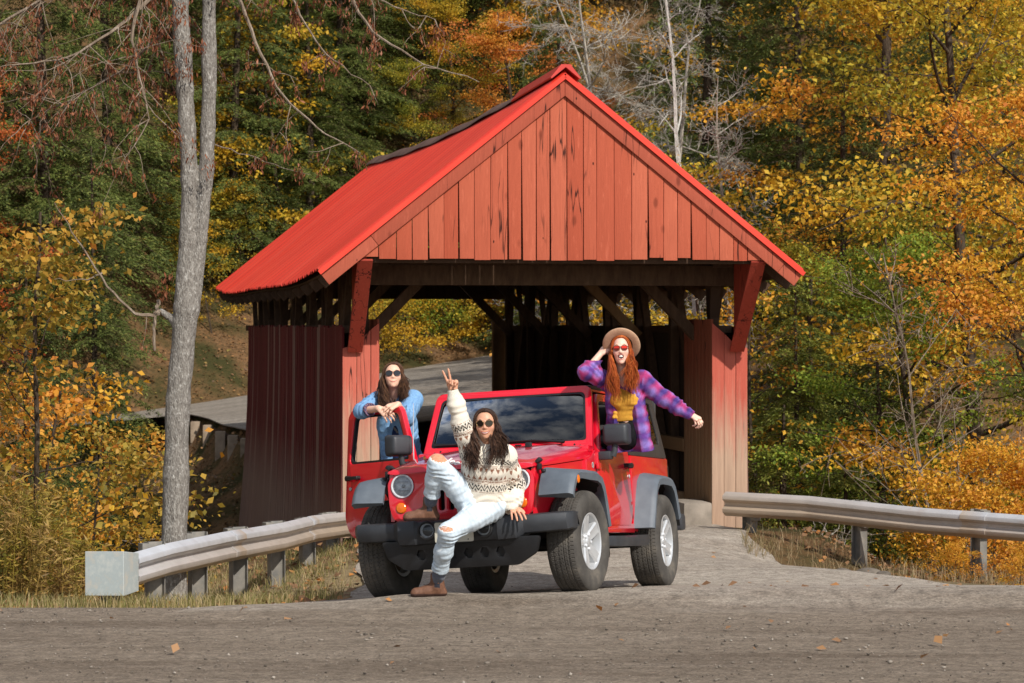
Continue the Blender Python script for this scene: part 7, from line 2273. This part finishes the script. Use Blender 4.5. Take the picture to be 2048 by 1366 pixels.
T = [
 # right-hand wood
 ('maple_a', 1960, 43, 1.0, 'yellow', 'golden yellow maple filling the upper right corner', G1),
 ('maple_b', 1760, 52, 1.05, 'amber', 'amber maple with orange top right of the white birch', G1),
 ('maple_c', 1640, 66, 1.0, 'orange', 'orange maple high on the slope right of the hemlocks behind the roof', G1),
 ('maple_b', 1830, 38, 0.62, 'leafgreen', 'green maple turning yellow with low branches behind the bare sapling', G1),
 ('maple_a', 2090, 36, 0.75, 'amber', 'amber maple cut by the right picture edge above the orange shrubs', G1),
 ('maple_c', 1900, 70, 1.1, 'yellow', 'tall yellow maple far behind the golden corner maple', G1),
 ('maple_b', 1690, 44, 0.60, 'green', 'olive green young maple just right of the roof corner', G1),
 ('hem_c', 1560, 37.5, 0.85, 'hemlight', 'low pale green hemlock right behind the bridge wall', G2),
 ('hem_c', 1700, 37, 0.72, 'hemlight', 'low spreading hemlock behind the middle of the right guard rail', G2),
 ('hem_c', 1610, 42, 1.1, 'hemlock', 'dark hemlock between the roof corner and the bare sapling', G2),
 ('hem_b', 1600, 58, 0.9, 'hemlock', 'dark hemlock rising right of the white birch', G2),
 ('hem_a', 1480, 66, 0.85, 'hemlock', 'tall hemlock directly behind the white birch', G2),
 ('hem_b', 1330, 72, 0.9, 'hemlock', 'olive hemlock behind the grey bare trees over the right roof slope', G2),
 ('hem_a', 1760, 78, 0.9, 'hemlock', 'far hemlock seen between the amber and yellow maples', G2),
 ('shrub', 1990, 30.6, 0.6, 'orange', 'orange leaved shrub behind the right end of the guard rail', G3),
 ('shrub', 2040, 27.2, 0.16, 'orange', 'ankle high orange shrub in front of the right end of the guard rail', G3),
 ('shrub', 1915, 28.9, 0.17, 'orange', 'ankle high orange shrub beside the last visible rail post', G3),
 ('shrub', 1890, 31.8, 0.5, 'amber', 'amber shrub below the bare sapling behind the guard rail', G3),
 ('shrub', 2070, 30.4, 0.55, 'orange', 'orange shrub at the right picture edge under the guard rail', G3),
 ('sparse', 1540, 39, 0.95, 'amber', 'thin sapling with sparse amber leaves rising past the roof corner', G3),
 ('maple_a', 2010, 60, 0.95, 'mixed', 'yellow green maple behind the trunk of the golden corner maple', G1),
 ('hem_b', 1890, 56, 0.75, 'hemlock', 'dark hemlock deep between the right hand maples', G2),
 ('maple_b', 2060, 50, 0.7, 'yellow', 'yellow maple at the right picture edge half way up', G1),
 ('hem_b', 1990, 88, 1.2, 'hemlock', 'far hemlock at the top right picture edge', G2),
 ('hem_a', 1120, 70, 0.72, 'hemlock', 'hemlock close behind the roof peak', G2),
 ('hem_c', 1420, 60, 1.6, 'hemlock', 'broad olive hemlock under the white birch', G2),
 ('hem_a', 1560, 84, 1.0, 'hemlock', 'far hemlock at the top between the birch and the orange maple', G2),
 ('hem_b', 1600, 41, 0.52, 'hemlight', 'pale green young hemlock just outside the right bridge wall', G2),
 ('hem_c', 1770, 38, 0.95, 'hemlock', 'dark low hemlock left of the leafless sapling', G2),
 ('hem_b', 1690, 47, 0.62, 'hemlock', 'dark hemlock right of the roof corner behind the sparse sapling', G2),
 # behind the ridge
 ('maple_a', 960, 80, 1.0, 'orange', 'orange maple straight behind the left roof slope', G1),
 ('maple_b', 850, 90, 1.15, 'amber', 'amber maple at the top middle far up the slope', G1),
 ('maple_b', 1060, 74, 0.72, 'peach', 'peach coloured maple just left of the roof peak', G1),
 ('maple_c', 1130, 94, 1.1, 'mixed', 'yellow green maple far behind the roof peak', G1),
 ('maple_b', 650, 84, 0.9, 'amber', 'amber maple left of the roof with layered branches', G1),
 ('maple_b', 740, 84, 0.75, 'green', 'dark green maple behind the far end of the roof', G1),
 ('sapling_a', 570, 70, 1.4, 'yellow', 'yellow sapling glowing just above the left eave', G3),
 ('hem_a', 520, 74, 0.95, 'hemlock', 'big hemlock right of the twin trunks', G2),
 ('hem_b', 690, 92, 1.1, 'hemlock', 'dark hemlock behind the upper left roof edge', G2),
 ('hem_b', 1230, 84, 1.1, 'hemlock', 'hemlock far behind the grey bare trees', G2),
 ('hem_a', 900, 96, 1.1, 'hemlock', 'far hemlock at the top middle behind the amber maple', G2),
 ('hem_b', 800, 92, 1.0, 'hemlock', 'dark hemlock directly above the middle of the ridge', G2),
 ('hem_a', 600, 80, 1.0, 'hemlock', 'far hemlock behind the layered amber maple', G2),
 ('hem_a', 745, 77, 0.85, 'hemlock', 'dark hemlock above the far end of the ridge', G2),
 ('hem_b', 850, 79, 0.8, 'hemlock', 'dark hemlock above the middle of the ridge', G2),
 ('maple_b', 800, 81, 0.6, 'orange', 'orange maple between the two hemlocks above the ridge', G1),
 ('hem_b', 680, 75, 0.9, 'hemlock', 'hemlock left of the upper roof corner', G2),
 ('maple_b', 930, 76, 0.55, 'mixed', 'yellow green maple close above the ridge', G1),
 ('hem_a', 1010, 80, 0.8, 'hemlock', 'hemlock left of the peach coloured maple', G2),
 # left-hand wood
 ('hem_a', 90, 62, 1.0, 'hemlock', 'tall hemlock behind the red orange maple', G2),
 ('hem_b', 350, 76, 0.95, 'hemlock', 'hemlock behind the twin trunks in the middle distance', G2),
 ('hem_a', -20, 80, 1.1, 'hemlock', 'far hemlock at the upper left picture corner', G2),
 ('hem_c', 90, 33, 0.75, 'hemlock', 'low hemlock behind the left edge saplings', G2),
 ('hem_a', 190, 46, 0.55, 'hemlock', 'tall hemlock left of the twin trunks', G2),
 ('hem_b', 60, 40, 0.7, 'hemlock', 'hemlock behind the yellow sapling at the left', G2),
 ('hem_c', 230, 34, 0.5, 'hemlock', 'low dark hemlock between the left sapling and the trunks', G2),
 ('hem_b', 430, 80, 1.0, 'hemlock', 'far hemlock seen between the twin stems', G2),
 ('maple_a', -170, 58, 0.70, 'red', 'red orange maple at the upper left picture edge', G1),
 ('hem_a', 215, 66, 0.95, 'hemlock', 'tall far hemlock left of the twin trunks', G2),
 ('hem_b', 470, 69, 0.95, 'hemlock', 'hemlock right of the twin trunks over the far road', G2),
 ('hem_b', 620, 71, 0.8, 'hemlock', 'hemlock rising from behind the left eave', G2),
 ('maple_c', 420, 88, 1.1, 'green', 'green maple far up the slope left', G1),
 ('sapling_a', 60, 28.5, 0.98, 'olive', 'olive gold leaved sapling at the left picture edge above the weeds', G3),
 ('sapling_b', 150, 30.5, 0.62, 'olive', 'olive gold sapling reaching from the left toward the twin trunks', G3),
 ('sapling_b', -20, 31.5, 1.0, 'orange', 'orange sapling cut by the left picture edge', G3),
 # hillside bank seen through the bridge and beside it
 ('shrub', 805, 68.4, 0.85, 'mixed', 'yellow green shrub on the far bank at the left of the bridge opening', G3),
 ('shrub', 900, 69.8, 0.80, 'mixed', 'olive yellow shrub on the far bank in the middle of the bridge opening', G3),
 ('shrub', 990, 71.0, 0.75, 'orange', 'orange shrub on the far bank by the inner wall', G3),
 ('maple_b', 850, 75, 0.42, 'green', 'bushy green tree above the far bank in the bridge opening', G3),
 ('sapling_a', 1150, 56, 1.0, 'amber', 'amber sapling seen through the truss panel nearest the far post', G3),
 ('sapling_b', 1290, 51, 1.1, 'mixed', 'yellow green sapling seen through the truss above the hat', G3),
 ('sapling_a', 1420, 46, 0.95, 'yellow', 'yellow sapling seen through the truss panel by the right jamb', G3),
 ('shrub', 852, 69.6, 0.8, 'leafgreen', 'bright green shrub on the far bank in the middle of the bridge opening', G3),
 ('shrub', 945, 71.5, 0.85, 'leafgreen', 'bright green shrub on the far bank left of the orange shrub', G3),
 ('shrub', 1080, 80, 1.3, 'amber', 'amber shrub seen through the right truss', G3),
 ('maple_b', 1180, 70, 0.42, 'amber', 'small amber maple seen through the middle of the right truss', G3),
 ('maple_b', 1330, 58, 0.40, 'mixed', 'yellow green young maple seen through the near truss panels', G3),
 ('sapling_b', 455, 71, 0.9, 'mixed', 'yellow green sapling on the bank left of the bridge wall', G3),
 ('sapling_b', 425, 66, 0.62, 'yellow', 'small yellow sapling between the twin trunks and the bridge wall', G3),
 ('sapling_a', 490, 68, 0.60, 'mixed', 'small yellow green sapling touching the left bridge wall', G3),
 ('shrub', 758, 67.6, 0.7, 'yellow', 'yellow shrub on the far bank beside the left jamb', G3),
 ('sapling_b', 945, 75, 0.7, 'amber', 'amber sapling on the far bank under the tie beam', G3),
 ('sapling_a', 390, 68, 0.9, 'yellow', 'yellow sapling on the far bank behind the twin trunks', G3),
]
for a in T: plant(*a)
# wood beyond the picture's right edge, mirrored in the car's side
plant('maple_b', 0, 33, 0.7, 'orange', 'orange maple beyond the right end of the guard rail', G1, x=9.5)
plant('maple_a', 0, 40, 0.8, 'yellow', 'yellow maple right of the golden corner maple', G1, x=14.5)

for k_, x_, y_, s_, l_ in (('hem_a', -13.5, 62, 1.0, 'hemlock'), ('hem_b', -16.5, 56, 1.1, 'hemlock'), ('maple_b', -15, 69, 0.9, 'amber'), ('hem_a', -19, 66, 1.1, 'hemlock')):
    plant(k_, 0, y_, s_, l_, {62: 'hemlock just beyond the left picture edge', 56: 'broad hemlock on the bank left of the picture edge', 69: 'amber maple up the slope left of the picture edge', 66: 'hemlock farthest left on the slope'}[y_], G1 if k_[0] == 'm' else G2, x=x_)

# ---- bare grey trees over the right roof slope, the white birch and the leafless sapling
G4 = 'leafless trees in the wood'
def bare_tree(px, D, seed, label, mat, **k):
    X = (px - 1024) / FPX * D
    sc = k.pop('sc', 1.0)
    (wv, wf), tips, rs = bare(seed, **k)
    root = empty('bare_tree', (X, D, gz(X, D)), (0, 0, 0), label, 'tree', G4)
    root.scale = (sc, sc, sc)
    h = wv[:, 2]
    obj('trunk', np_mesh('bare_tree', wv, wf), mat, root, deg=60)
    return root, tips, rs
bare_tree(1215, 56, 31, 'grey twiggy bare tree over the right roof slope nearest the peak', M_twig, H=9, limbs=40, Rm=2.6, sub=10, twig=6, r0=0.08, up=0.1)
bare_tree(1270, 60, 41, 'grey twiggy bare tree half way between the peak and the white birch', M_twig, H=9, limbs=44, Rm=2.4, sub=10, twig=6, r0=0.07, up=0.0)
bare_tree(1370, 62, 42, 'tall grey bare tree just left of the white birch', M_twig, H=9.5, limbs=44, Rm=2.3, sub=10, twig=6, r0=0.07, up=0.1)
bare_tree(1330, 53, 32, 'grey twiggy bare tree between the roof peak and the white birch', M_twig, H=8.0, limbs=40, Rm=2.4, sub=10, twig=6, r0=0.07, up=0.0)
bare_tree(1480, 47, 33, 'grey lichened bare tree right of the white birch', M_twig, H=6.0, limbs=30, Rm=1.9, sub=9, twig=5, r0=0.06, up=0.0)
bare_tree(1408, 50, 34, 'slender dead white birch standing over the right roof slope', M_birch, H=8.0, limbs=9, Rm=0.9, sub=3, twig=2, r0=0.085, z0=3.5, up=1.2)
bare_tree(1888, 32.6, 35, 'leafless sapling with fan of thin branches behind the right guard rail', M_twigb, H=4.4, limbs=26, Rm=1.7, sub=5, twig=3, r0=0.026, z0=0.5, up=0.9, wob=0.07)
bare_tree(1960, 32.8, 36, 'thin leafless stem at the right of the bare sapling', M_twigb, H=3.0, limbs=12, Rm=0.9, sub=4, twig=2, r0=0.018, z0=0.4, up=0.9)
bare_tree(1590, 35, 37, 'low tangle of pale dead branches beside the bridge wall', M_twig, H=2.6, limbs=20, Rm=1.3, sub=6, twig=3, r0=0.03, z0=0.3, up=0.1)
bare_tree(250, 33, 38, 'dead leafless sapling in front of the left hemlocks', M_twigb, H=3.6, limbs=16, Rm=1.5, sub=4, twig=2, r0=0.03, z0=0.5, up=0.3)

# ---- the twin-stemmed tree by the guard rail
root = empty('twin_stem_tree', tuple(at(346, 1186, 24.0)), label='grey twin stemmed tree behind the left guard rail with brown hanging seed clusters', cat='tree', group=None)
off = Matrix.Translation(-Vector(root.location))
q = lambda px, py, D=24.0: np.array(at(px, py, D))
S_ = Sdf(q(290, 1230) - [0.15, 0.35, 0.1], q(450, -90) + [0.15, 0.35, 0.1], 0.0125)
A_ = [q(345, 1215), q(346, 1120), q(352, 950), q(356, 800), q(372, 620), q(379, 480), q(379, 360), q(370, 180), q(360, 0), q(352, -80)]
S_.chain(A_, [0.132, 0.112, 0.108, 0.104, 0.104, 0.080, 0.072, 0.072, 0.068, 0.066], 0.03)
Bq = [q(380, 620), q(399, 480), q(413, 340), q(418, 180), q(418, 0), q(416, -80)]
S_.chain(Bq, [0.08, 0.064, 0.060, 0.060, 0.060, 0.058], 0.012)
S_.cone(q(322, 622), q(352, 645), 0.026, 0.045, 0.03)
S_.wrinkle(0.0022, 70, 3, (1, 1, 0.3), 0.05); S_.wrinkle(0.005, 9, 4, (1, 1, 0.6), 0.05)
me, V = S_.mesh('trunk'); me.transform(off)
o = obj('trunk', me, bark('lichened_bark', srgb(98, 92, 86), srgb(142, 136, 128), srgb(192, 188, 180), 2.6), root, deg=0); shade_smooth(o)
rs = np.random.RandomState(5)
lines = []; clus = []
def limb(pts, r0, r1, hang, lo=0.25, hi=0.9, D=None):
    P = np.array([q(x, y, d) for x, y, d in pts])
    t = np.linspace(0, 1, len(P)); tt = np.linspace(0, 1, 4 * len(P))
    P2 = np.stack([np.interp(tt, t, P[:, k]) for k in range(3)], 1)
    P2[1:-1] = (P2[:-2] + P2[1:-1] * 2 + P2[2:]) / 4
    P2 += rs.normal(0, 0.006, P2.shape)
    lines.append((P2, r0 + (r1 - r0) * tt))
    for i in range(hang):
        b = P2[rs.randint(1, len(P2))]
        L = rs.uniform(lo, hi)
        w, d = bend(b, (rs.normal(0, .5), rs.normal(0, .4), -0.4 + rs.normal(0, .4)), L, 7, rs, 0.16, -0.07)
        lines.append((w, 0.0055 * (1 - 0.8 * np.linspace(0, 1, 8))))
        for j in range(rs.randint(1, 5)):
            clus.append(w[rs.randint(2, 8)])
        if rs.rand() < 0.6:
            w2, d = bend(w[rs.randint(2, 7)], (rs.normal(0, .6), rs.normal(0, .4), -0.5), L * .5, 5, rs, 0.2, -0.06)
            lines.append((w2, 0.0035 * (1 - 0.7 * np.linspace(0, 1, 6)))); clus.append(w2[-1]); clus.append(w2[3])
limb([(372, -60, 24), (310, -10, 23.7), (230, 60, 23.5), (130, 120, 23.4), (20, 130, 23.3)], 0.022, 0.006, 34)
limb([(360, -80, 24), (250, -60, 23.8), (120, -20, 23.6), (10, 40, 23.6), (-60, 90, 23.6)], 0.024, 0.010, 32)
limb([(380, -20, 24.2), (330, 60, 24.4), (250, 140, 24.7), (160, 190, 25), (60, 240, 25.2)], 0.018, 0.005, 32)
limb([(300, -60, 23.6), (262, 60, 23.5), (280, 160, 23.5), (300, 240, 23.5)], 0.018, 0.005, 16)
limb([(415, -60, 24), (470, -30, 23.8), (512, 90, 23.7), (560, 190, 23.6), (640, 262, 23.5), (720, 306, 23.4)], 0.020, 0.004, 12, 0.15, 0.5)
limb([(420, -90, 24), (560, -70, 23.8), (690, -30, 23.6), (740, 60, 23.5), (830, 120, 23.4), (960, 165, 23.3)], 0.022, 0.004, 16, 0.15, 0.5)
limb([(560, -60, 23.8), (600, 30, 23.7), (650, 110, 23.6), (740, 170, 23.5)], 0.012, 0.003, 9, 0.12, 0.4)
limb([(690, -40, 23.6), (780, 10, 23.5), (870, 40, 23.4)], 0.010, 0.003, 10, 0.12, 0.4)
limb([(322, 622, 24), (306, 634, 23.9), (262, 625, 23.8), (205, 560, 23.7), (150, 470, 23.7), (108, 405, 23.7)], 0.020, 0.003, 2, 0.1, 0.3)
limb([(318, 600, 24), (309, 640, 23.9), (308, 700, 23.9)], 0.018, 0.012, 0)
limb([(205, 545, 23.8), (170, 560, 23.7), (110, 556, 23.7)], 0.008, 0.003, 0)
limb([(428, 290, 24), (520, 320, 23.8), (620, 352, 23.6)], 0.007, 0.002, 3, 0.1, 0.2)
for pq in ((372, 95), (370, 150), (356, 50), (395, 80), (425, 330), (325, 585), (330, 560), (345, 130)):
    for k in range(3): clus.append(q(pq[0] + rs.uniform(-14, 14), pq[1] + rs.uniform(-14, 14), 23.8))
wv, wf = tubes_np(lines, 5)
me = np_mesh('branches', wv, wf); me.transform(off); obj('branches', me, M_twigb, root, deg=60)
P = []; Dv = []
for c_ in clus:
    n = rs.randint(6, 15)
    P.append(np.array(c_) + rs.normal(0, 1, (n, 3)) * np.array([0.022, 0.022, 0.03])); Dv.append(np.tile([0, 0, -1.0], (n, 1)) + rs.normal(0, .25, (n, 3)))
lv, lf = leaf_quads(np.concatenate(P), 0.046, rs, 1.5, 0.30, dirs=np.concatenate(Dv), fold=0.05)
me = np_mesh('seed_clusters', lv, lf); me.transform(off)
obj('seed_clusters', me, leaf_mat('brown_seeds', [(0, srgb(96, 54, 34)), (0.6, srgb(128, 74, 48)), (1, srgb(164, 104, 72))], None, trans=0.2, gain=1.0), root, deg=0)
tag(root.children[-1], 'rust brown hanging seed clusters')

# ---- weeds, grass, fallen leaves and stones: nobody could count them
def blades(P, hgt, wid, rs, lean=0.35):
    n = len(P)
    a = rs.uniform(0, 6.28, n); h = hgt * rs.uniform(0.4, 1.2, n)
    l = np.stack([np.cos(a), np.sin(a), np.zeros(n)], 1) * (rs.uniform(0, lean, n) * h)[:, None]
    b = rs.uniform(0, 6.28, n); s = np.stack([np.cos(b), np.sin(b), np.zeros(n)], 1) * wid * 0.5
    up = np.array([0, 0, 1.0]) * h[:, None]
    V = np.stack([P - s, P + s, P + s * 0.7 + up * 0.6 + l * 0.35, P - s * 0.7 + up * 0.6 + l * 0.35, P + up * 0.95 + l], 1)
    o = np.arange(n)[:, None] * 5
    F = np.concatenate([o + np.array([[0, 1, 2, 3]]), o + np.array([[3, 2, 4, 4]])])
    return V.reshape(-1, 3), F
def scatter(n, xr, yr, keep, rs):
    x = rs.uniform(*xr, n); y = rs.uniform(*yr, n); k = keep(x, y)
    x, y = x[k], y[k]
    return np.stack([x, y, ground_z(x, y)], 1)
def quads_tris(V, F):
    me = bpy.data.meshes.new('blades')
    quads = F[F[:, 2] != F[:, 3]]; tris = F[F[:, 2] == F[:, 3]][:, :3]
    me.from_pydata(V.tolist(), [], quads.tolist() + tris.tolist())
    return me
rs = np.random.RandomState(21)
def on_verge(x, y):
    l = np.array([apl(v) for v in y])
    return (x < l - 0.02 - 0.25 * rs.rand(len(x))) & (y > 21.56) & (vnoise(x * 1.3, y * 1.3, 41) + 0.35 * vnoise(x * 4, y * 4, 42) > rs.uniform(0.15, 0.95, len(x)))
P = scatter(26000, (-5.2, -1.2), (21.55, 31), on_verge, rs)
V, F = blades(P, 0.13, 0.006, rs, 0.9)
M_grass = leaf_mat('verge_grass_blades', [(0, srgb(88, 92, 44)), (0.4, srgb(138, 132, 76)), (0.7, srgb(172, 152, 108)), (1, srgb(192, 170, 128))], None, trans=0.3, gain=1.0)
tag(obj('verge_grass', quads_tris(V, F), M_grass, deg=0), kind='stuff')
def right_tufts(x, y):
    dr, ar = line_side(x, y, (2.4, 31.5), (5.3, 29.0))
    return (np.abs(dr + 0.35) < 0.9) & (vnoise(x * 1.2, y * 1.2, 43) > rs.uniform(0.25, 0.9, len(x)))
P = scatter(16000, (2.5, 7.5), (26, 32.4), right_tufts, rs)
V, F = blades(P, 0.20, 0.006, rs, 1.0)
M_dry = leaf_mat('dry_grass_blades', [(0, srgb(104, 100, 56)), (0.4, srgb(142, 124, 90)), (1, srgb(180, 156, 122))], None, trans=0.25, gain=1.0)
tag(obj('dry_grass', quads_tris(V, F), M_dry, deg=0), kind='stuff')
# tall goldenrod weeds at the left edge
P = []; St = []
for i in range(260):
    x = rs.uniform(-5.2, -3.55); y = rs.uniform(23.1, 25.0) 
    k = smooth01(-3.5, -4.2, x)
    h = (0.45 + 0.65 * float(1 - smooth01(-4.3, -3.5, x))) * rs.uniform(0.75, 1.15)
    w, d = bend((x, y, gz(x, y) - .02), (rs.normal(0, .12), rs.normal(0, .1), 1), h, 7, rs, 0.04)
    lines_ = (w, np.linspace(0.004, 0.0015, 8)); St.append(lines_)
    n = int(46 * h + 14)
    g = rs.uniform(0.12, 1.0, n); idx = g * 7; k0 = np.minimum(idx.astype(int), 6)
    P.append((w[k0] + (w[k0 + 1] - w[k0]) * (idx - k0)[:, None]))
P = np.concatenate(P)
V, F = leaf_quads(P, 0.085, rs, 0.8, 0.16, droop=-0.15, fold=0.04)
wv, wf = tubes_np(St, 3)
M_gold = leaf_mat('goldenrod_leaves', [(0, srgb(92, 92, 30)), (0.4, srgb(140, 126, 44)), (0.8, srgb(172, 146, 66)), (1, srgb(150, 110, 62))], [(0, srgb(110, 86, 44)), (0.5, srgb(152, 118, 66)), (1, srgb(178, 146, 90))], 1.2, 0.3, gain=1.05)
tag(obj('tall_weeds', np_mesh('tall_weeds', np.concatenate([V, wv]), np.concatenate([F, wf + len(V)])), M_gold, deg=0), kind='stuff')
# fallen leaves
def road_leaves(x, y): return ((y < 21.4) | (x > -1.0)) & (rs.rand(len(x)) < np.where((np.abs(x - 3.5) < 1.5) | (y < 21.6) & (y > 20.6), 1.0, 0.25))
P2 = scatter(150, (-5, 6), (17.0, 30), road_leaves, rs) + [0, 0, 0.022]
def litter(x, y):
    dl, al = line_side(x, y, (-3.1, 22.9), (-1.95, 31.6)); dr, ar = line_side(x, y, (2.4, 31.5), (5.3, 29.0))
    l = np.array([apl(v) for v in y])
    return ((x < l) & (rs.rand(len(x)) < 0.5)) | ((dr > -1.4 + rs.rand(len(x))) & (x > 3.0 + 0.8 * rs.rand(len(x))))
P = scatter(16000, (-6, 8.5), (22.2, 35), litter, rs) + [0, 0, 0.012]
P = np.concatenate([P, P2]); V, F = leaf_quads(P, 0.075, rs, 0.35, 0.75, droop=0.0)
tag(obj('fallen_leaves', np_mesh('fallen_leaves', V, F), leaf_mat('fallen_leaf', [(0, srgb(110, 80, 56)), (0.5, srgb(148, 112, 80)), (0.8, srgb(172, 128, 84)), (1, srgb(184, 120, 60))], None, trans=0.15, gain=1.0), deg=0), kind='stuff')
P = scatter(42000, (-9, 10), (44, 86), lambda x, y: (np.abs(far_plane(x, y) - ground_z(x, y)) > 0.05), rs) + [0, 0, 0.03]
V, F = leaf_quads(P, 0.075, rs, 0.5, 0.75, droop=0.0)
tag(obj('bank_leaves', np_mesh('bank_leaves', V, F), leaf_mat('bank_leaf', [(0, srgb(90, 66, 44)), (0.5, srgb(128, 96, 64)), (0.85, srgb(154, 114, 72)), (1, srgb(140, 126, 64))], None, trans=0.15, gain=0.95), deg=0), kind='stuff')
# a few rocks where the gravel ends under the right-hand rail
M_rock = simple('grey_rock', srgb(84, 76, 66), srgb(120, 110, 98), 9, 0.9, bump=0.6, bscale=25)
rk = random.Random(4)
for px, py, D, r in ((1690, 1086, 27.9, 0.07), (1735, 1090, 27.7, 0.11), (1768, 1100, 27.2, 0.06), (1566, 1074, 28.9, 0.06)):
    bm = bm_new(); bmesh.ops.create_icosphere(bm, subdivisions=3, radius=r)
    k1, k2 = Vector((rk.uniform(-1, 1), rk.uniform(-1, 1), rk.uniform(-1, 1))) * 14, Vector((rk.uniform(-1, 1), rk.uniform(-1, 1), rk.uniform(-1, 1))) * 26
    for v in bm.verts:
        v.co *= 1 + 0.16 * math.sin(v.co.dot(k1) / r * 0.12 + 1) + 0.08 * math.sin(v.co.dot(k2) / r * 0.12)
        v.co = Vector((v.co.x * 1.35, v.co.y, v.co.z * 0.62))
    o = obj('rock', bm, M_rock, None, deg=60); q_ = at(px, py, D)
    o.location = (q_.x, q_.y, gz(q_.x, q_.y) + r * 0.02); o.rotation_euler = (0, 0, rk.uniform(0, 6))
    tag(o, 'small grey rock half sunk in the dry grass below the right guard rail', 'rock', 'rocks below the right guard rail')
# loose stones on the road
rs = np.random.RandomState(8)
n = 7000
x = rs.uniform(-5, 6, n); y = rs.uniform(16.5, 29, n)
ok = (y < 21.45) | ((x > np.array([apl(v) for v in y])) & (x < np.array([apr(v) for v in y])))
x, y = x[ok], y[ok]; n = len(x)
ico = bmesh.new(); bmesh.ops.create_icosphere(ico, subdivisions=1, radius=1.0)
iv = np.array([v.co[:] for v in ico.verts]); ico.verts.index_update(); if_ = np.array([[v.index for v in f.verts] for f in ico.faces]); ico.free()
sz = 0.003 + 0.010 * rs.rand(n) ** 7 + 0.003 * rs.rand(n)
V = iv[None] * (1 + 0.25 * rs.normal(size=(n, len(iv), 1))) * (sz[:, None, None] * np.stack([rs.uniform(.8, 1.5, n), rs.uniform(.8, 1.4, n), rs.uniform(.5, .8, n)], 1)[:, None, :])
V += np.stack([x, y, ground_z(x, y) + 0.012], 1)[:, None, :]
F = (if_[None] + (np.arange(n) * len(iv))[:, None, None]).reshape(-1, 3)
t = NT('loose_stone'); t.set(color=t.ramp(t.island(), [(0, srgb(74, 66, 58)), (0.7, srgb(124, 114, 102)), (1, srgb(160, 150, 138))]), rough=0.9)
tag(obj('gravel', np_mesh('gravel', V.reshape(-1, 3), F), t.m, deg=0), kind='stuff')
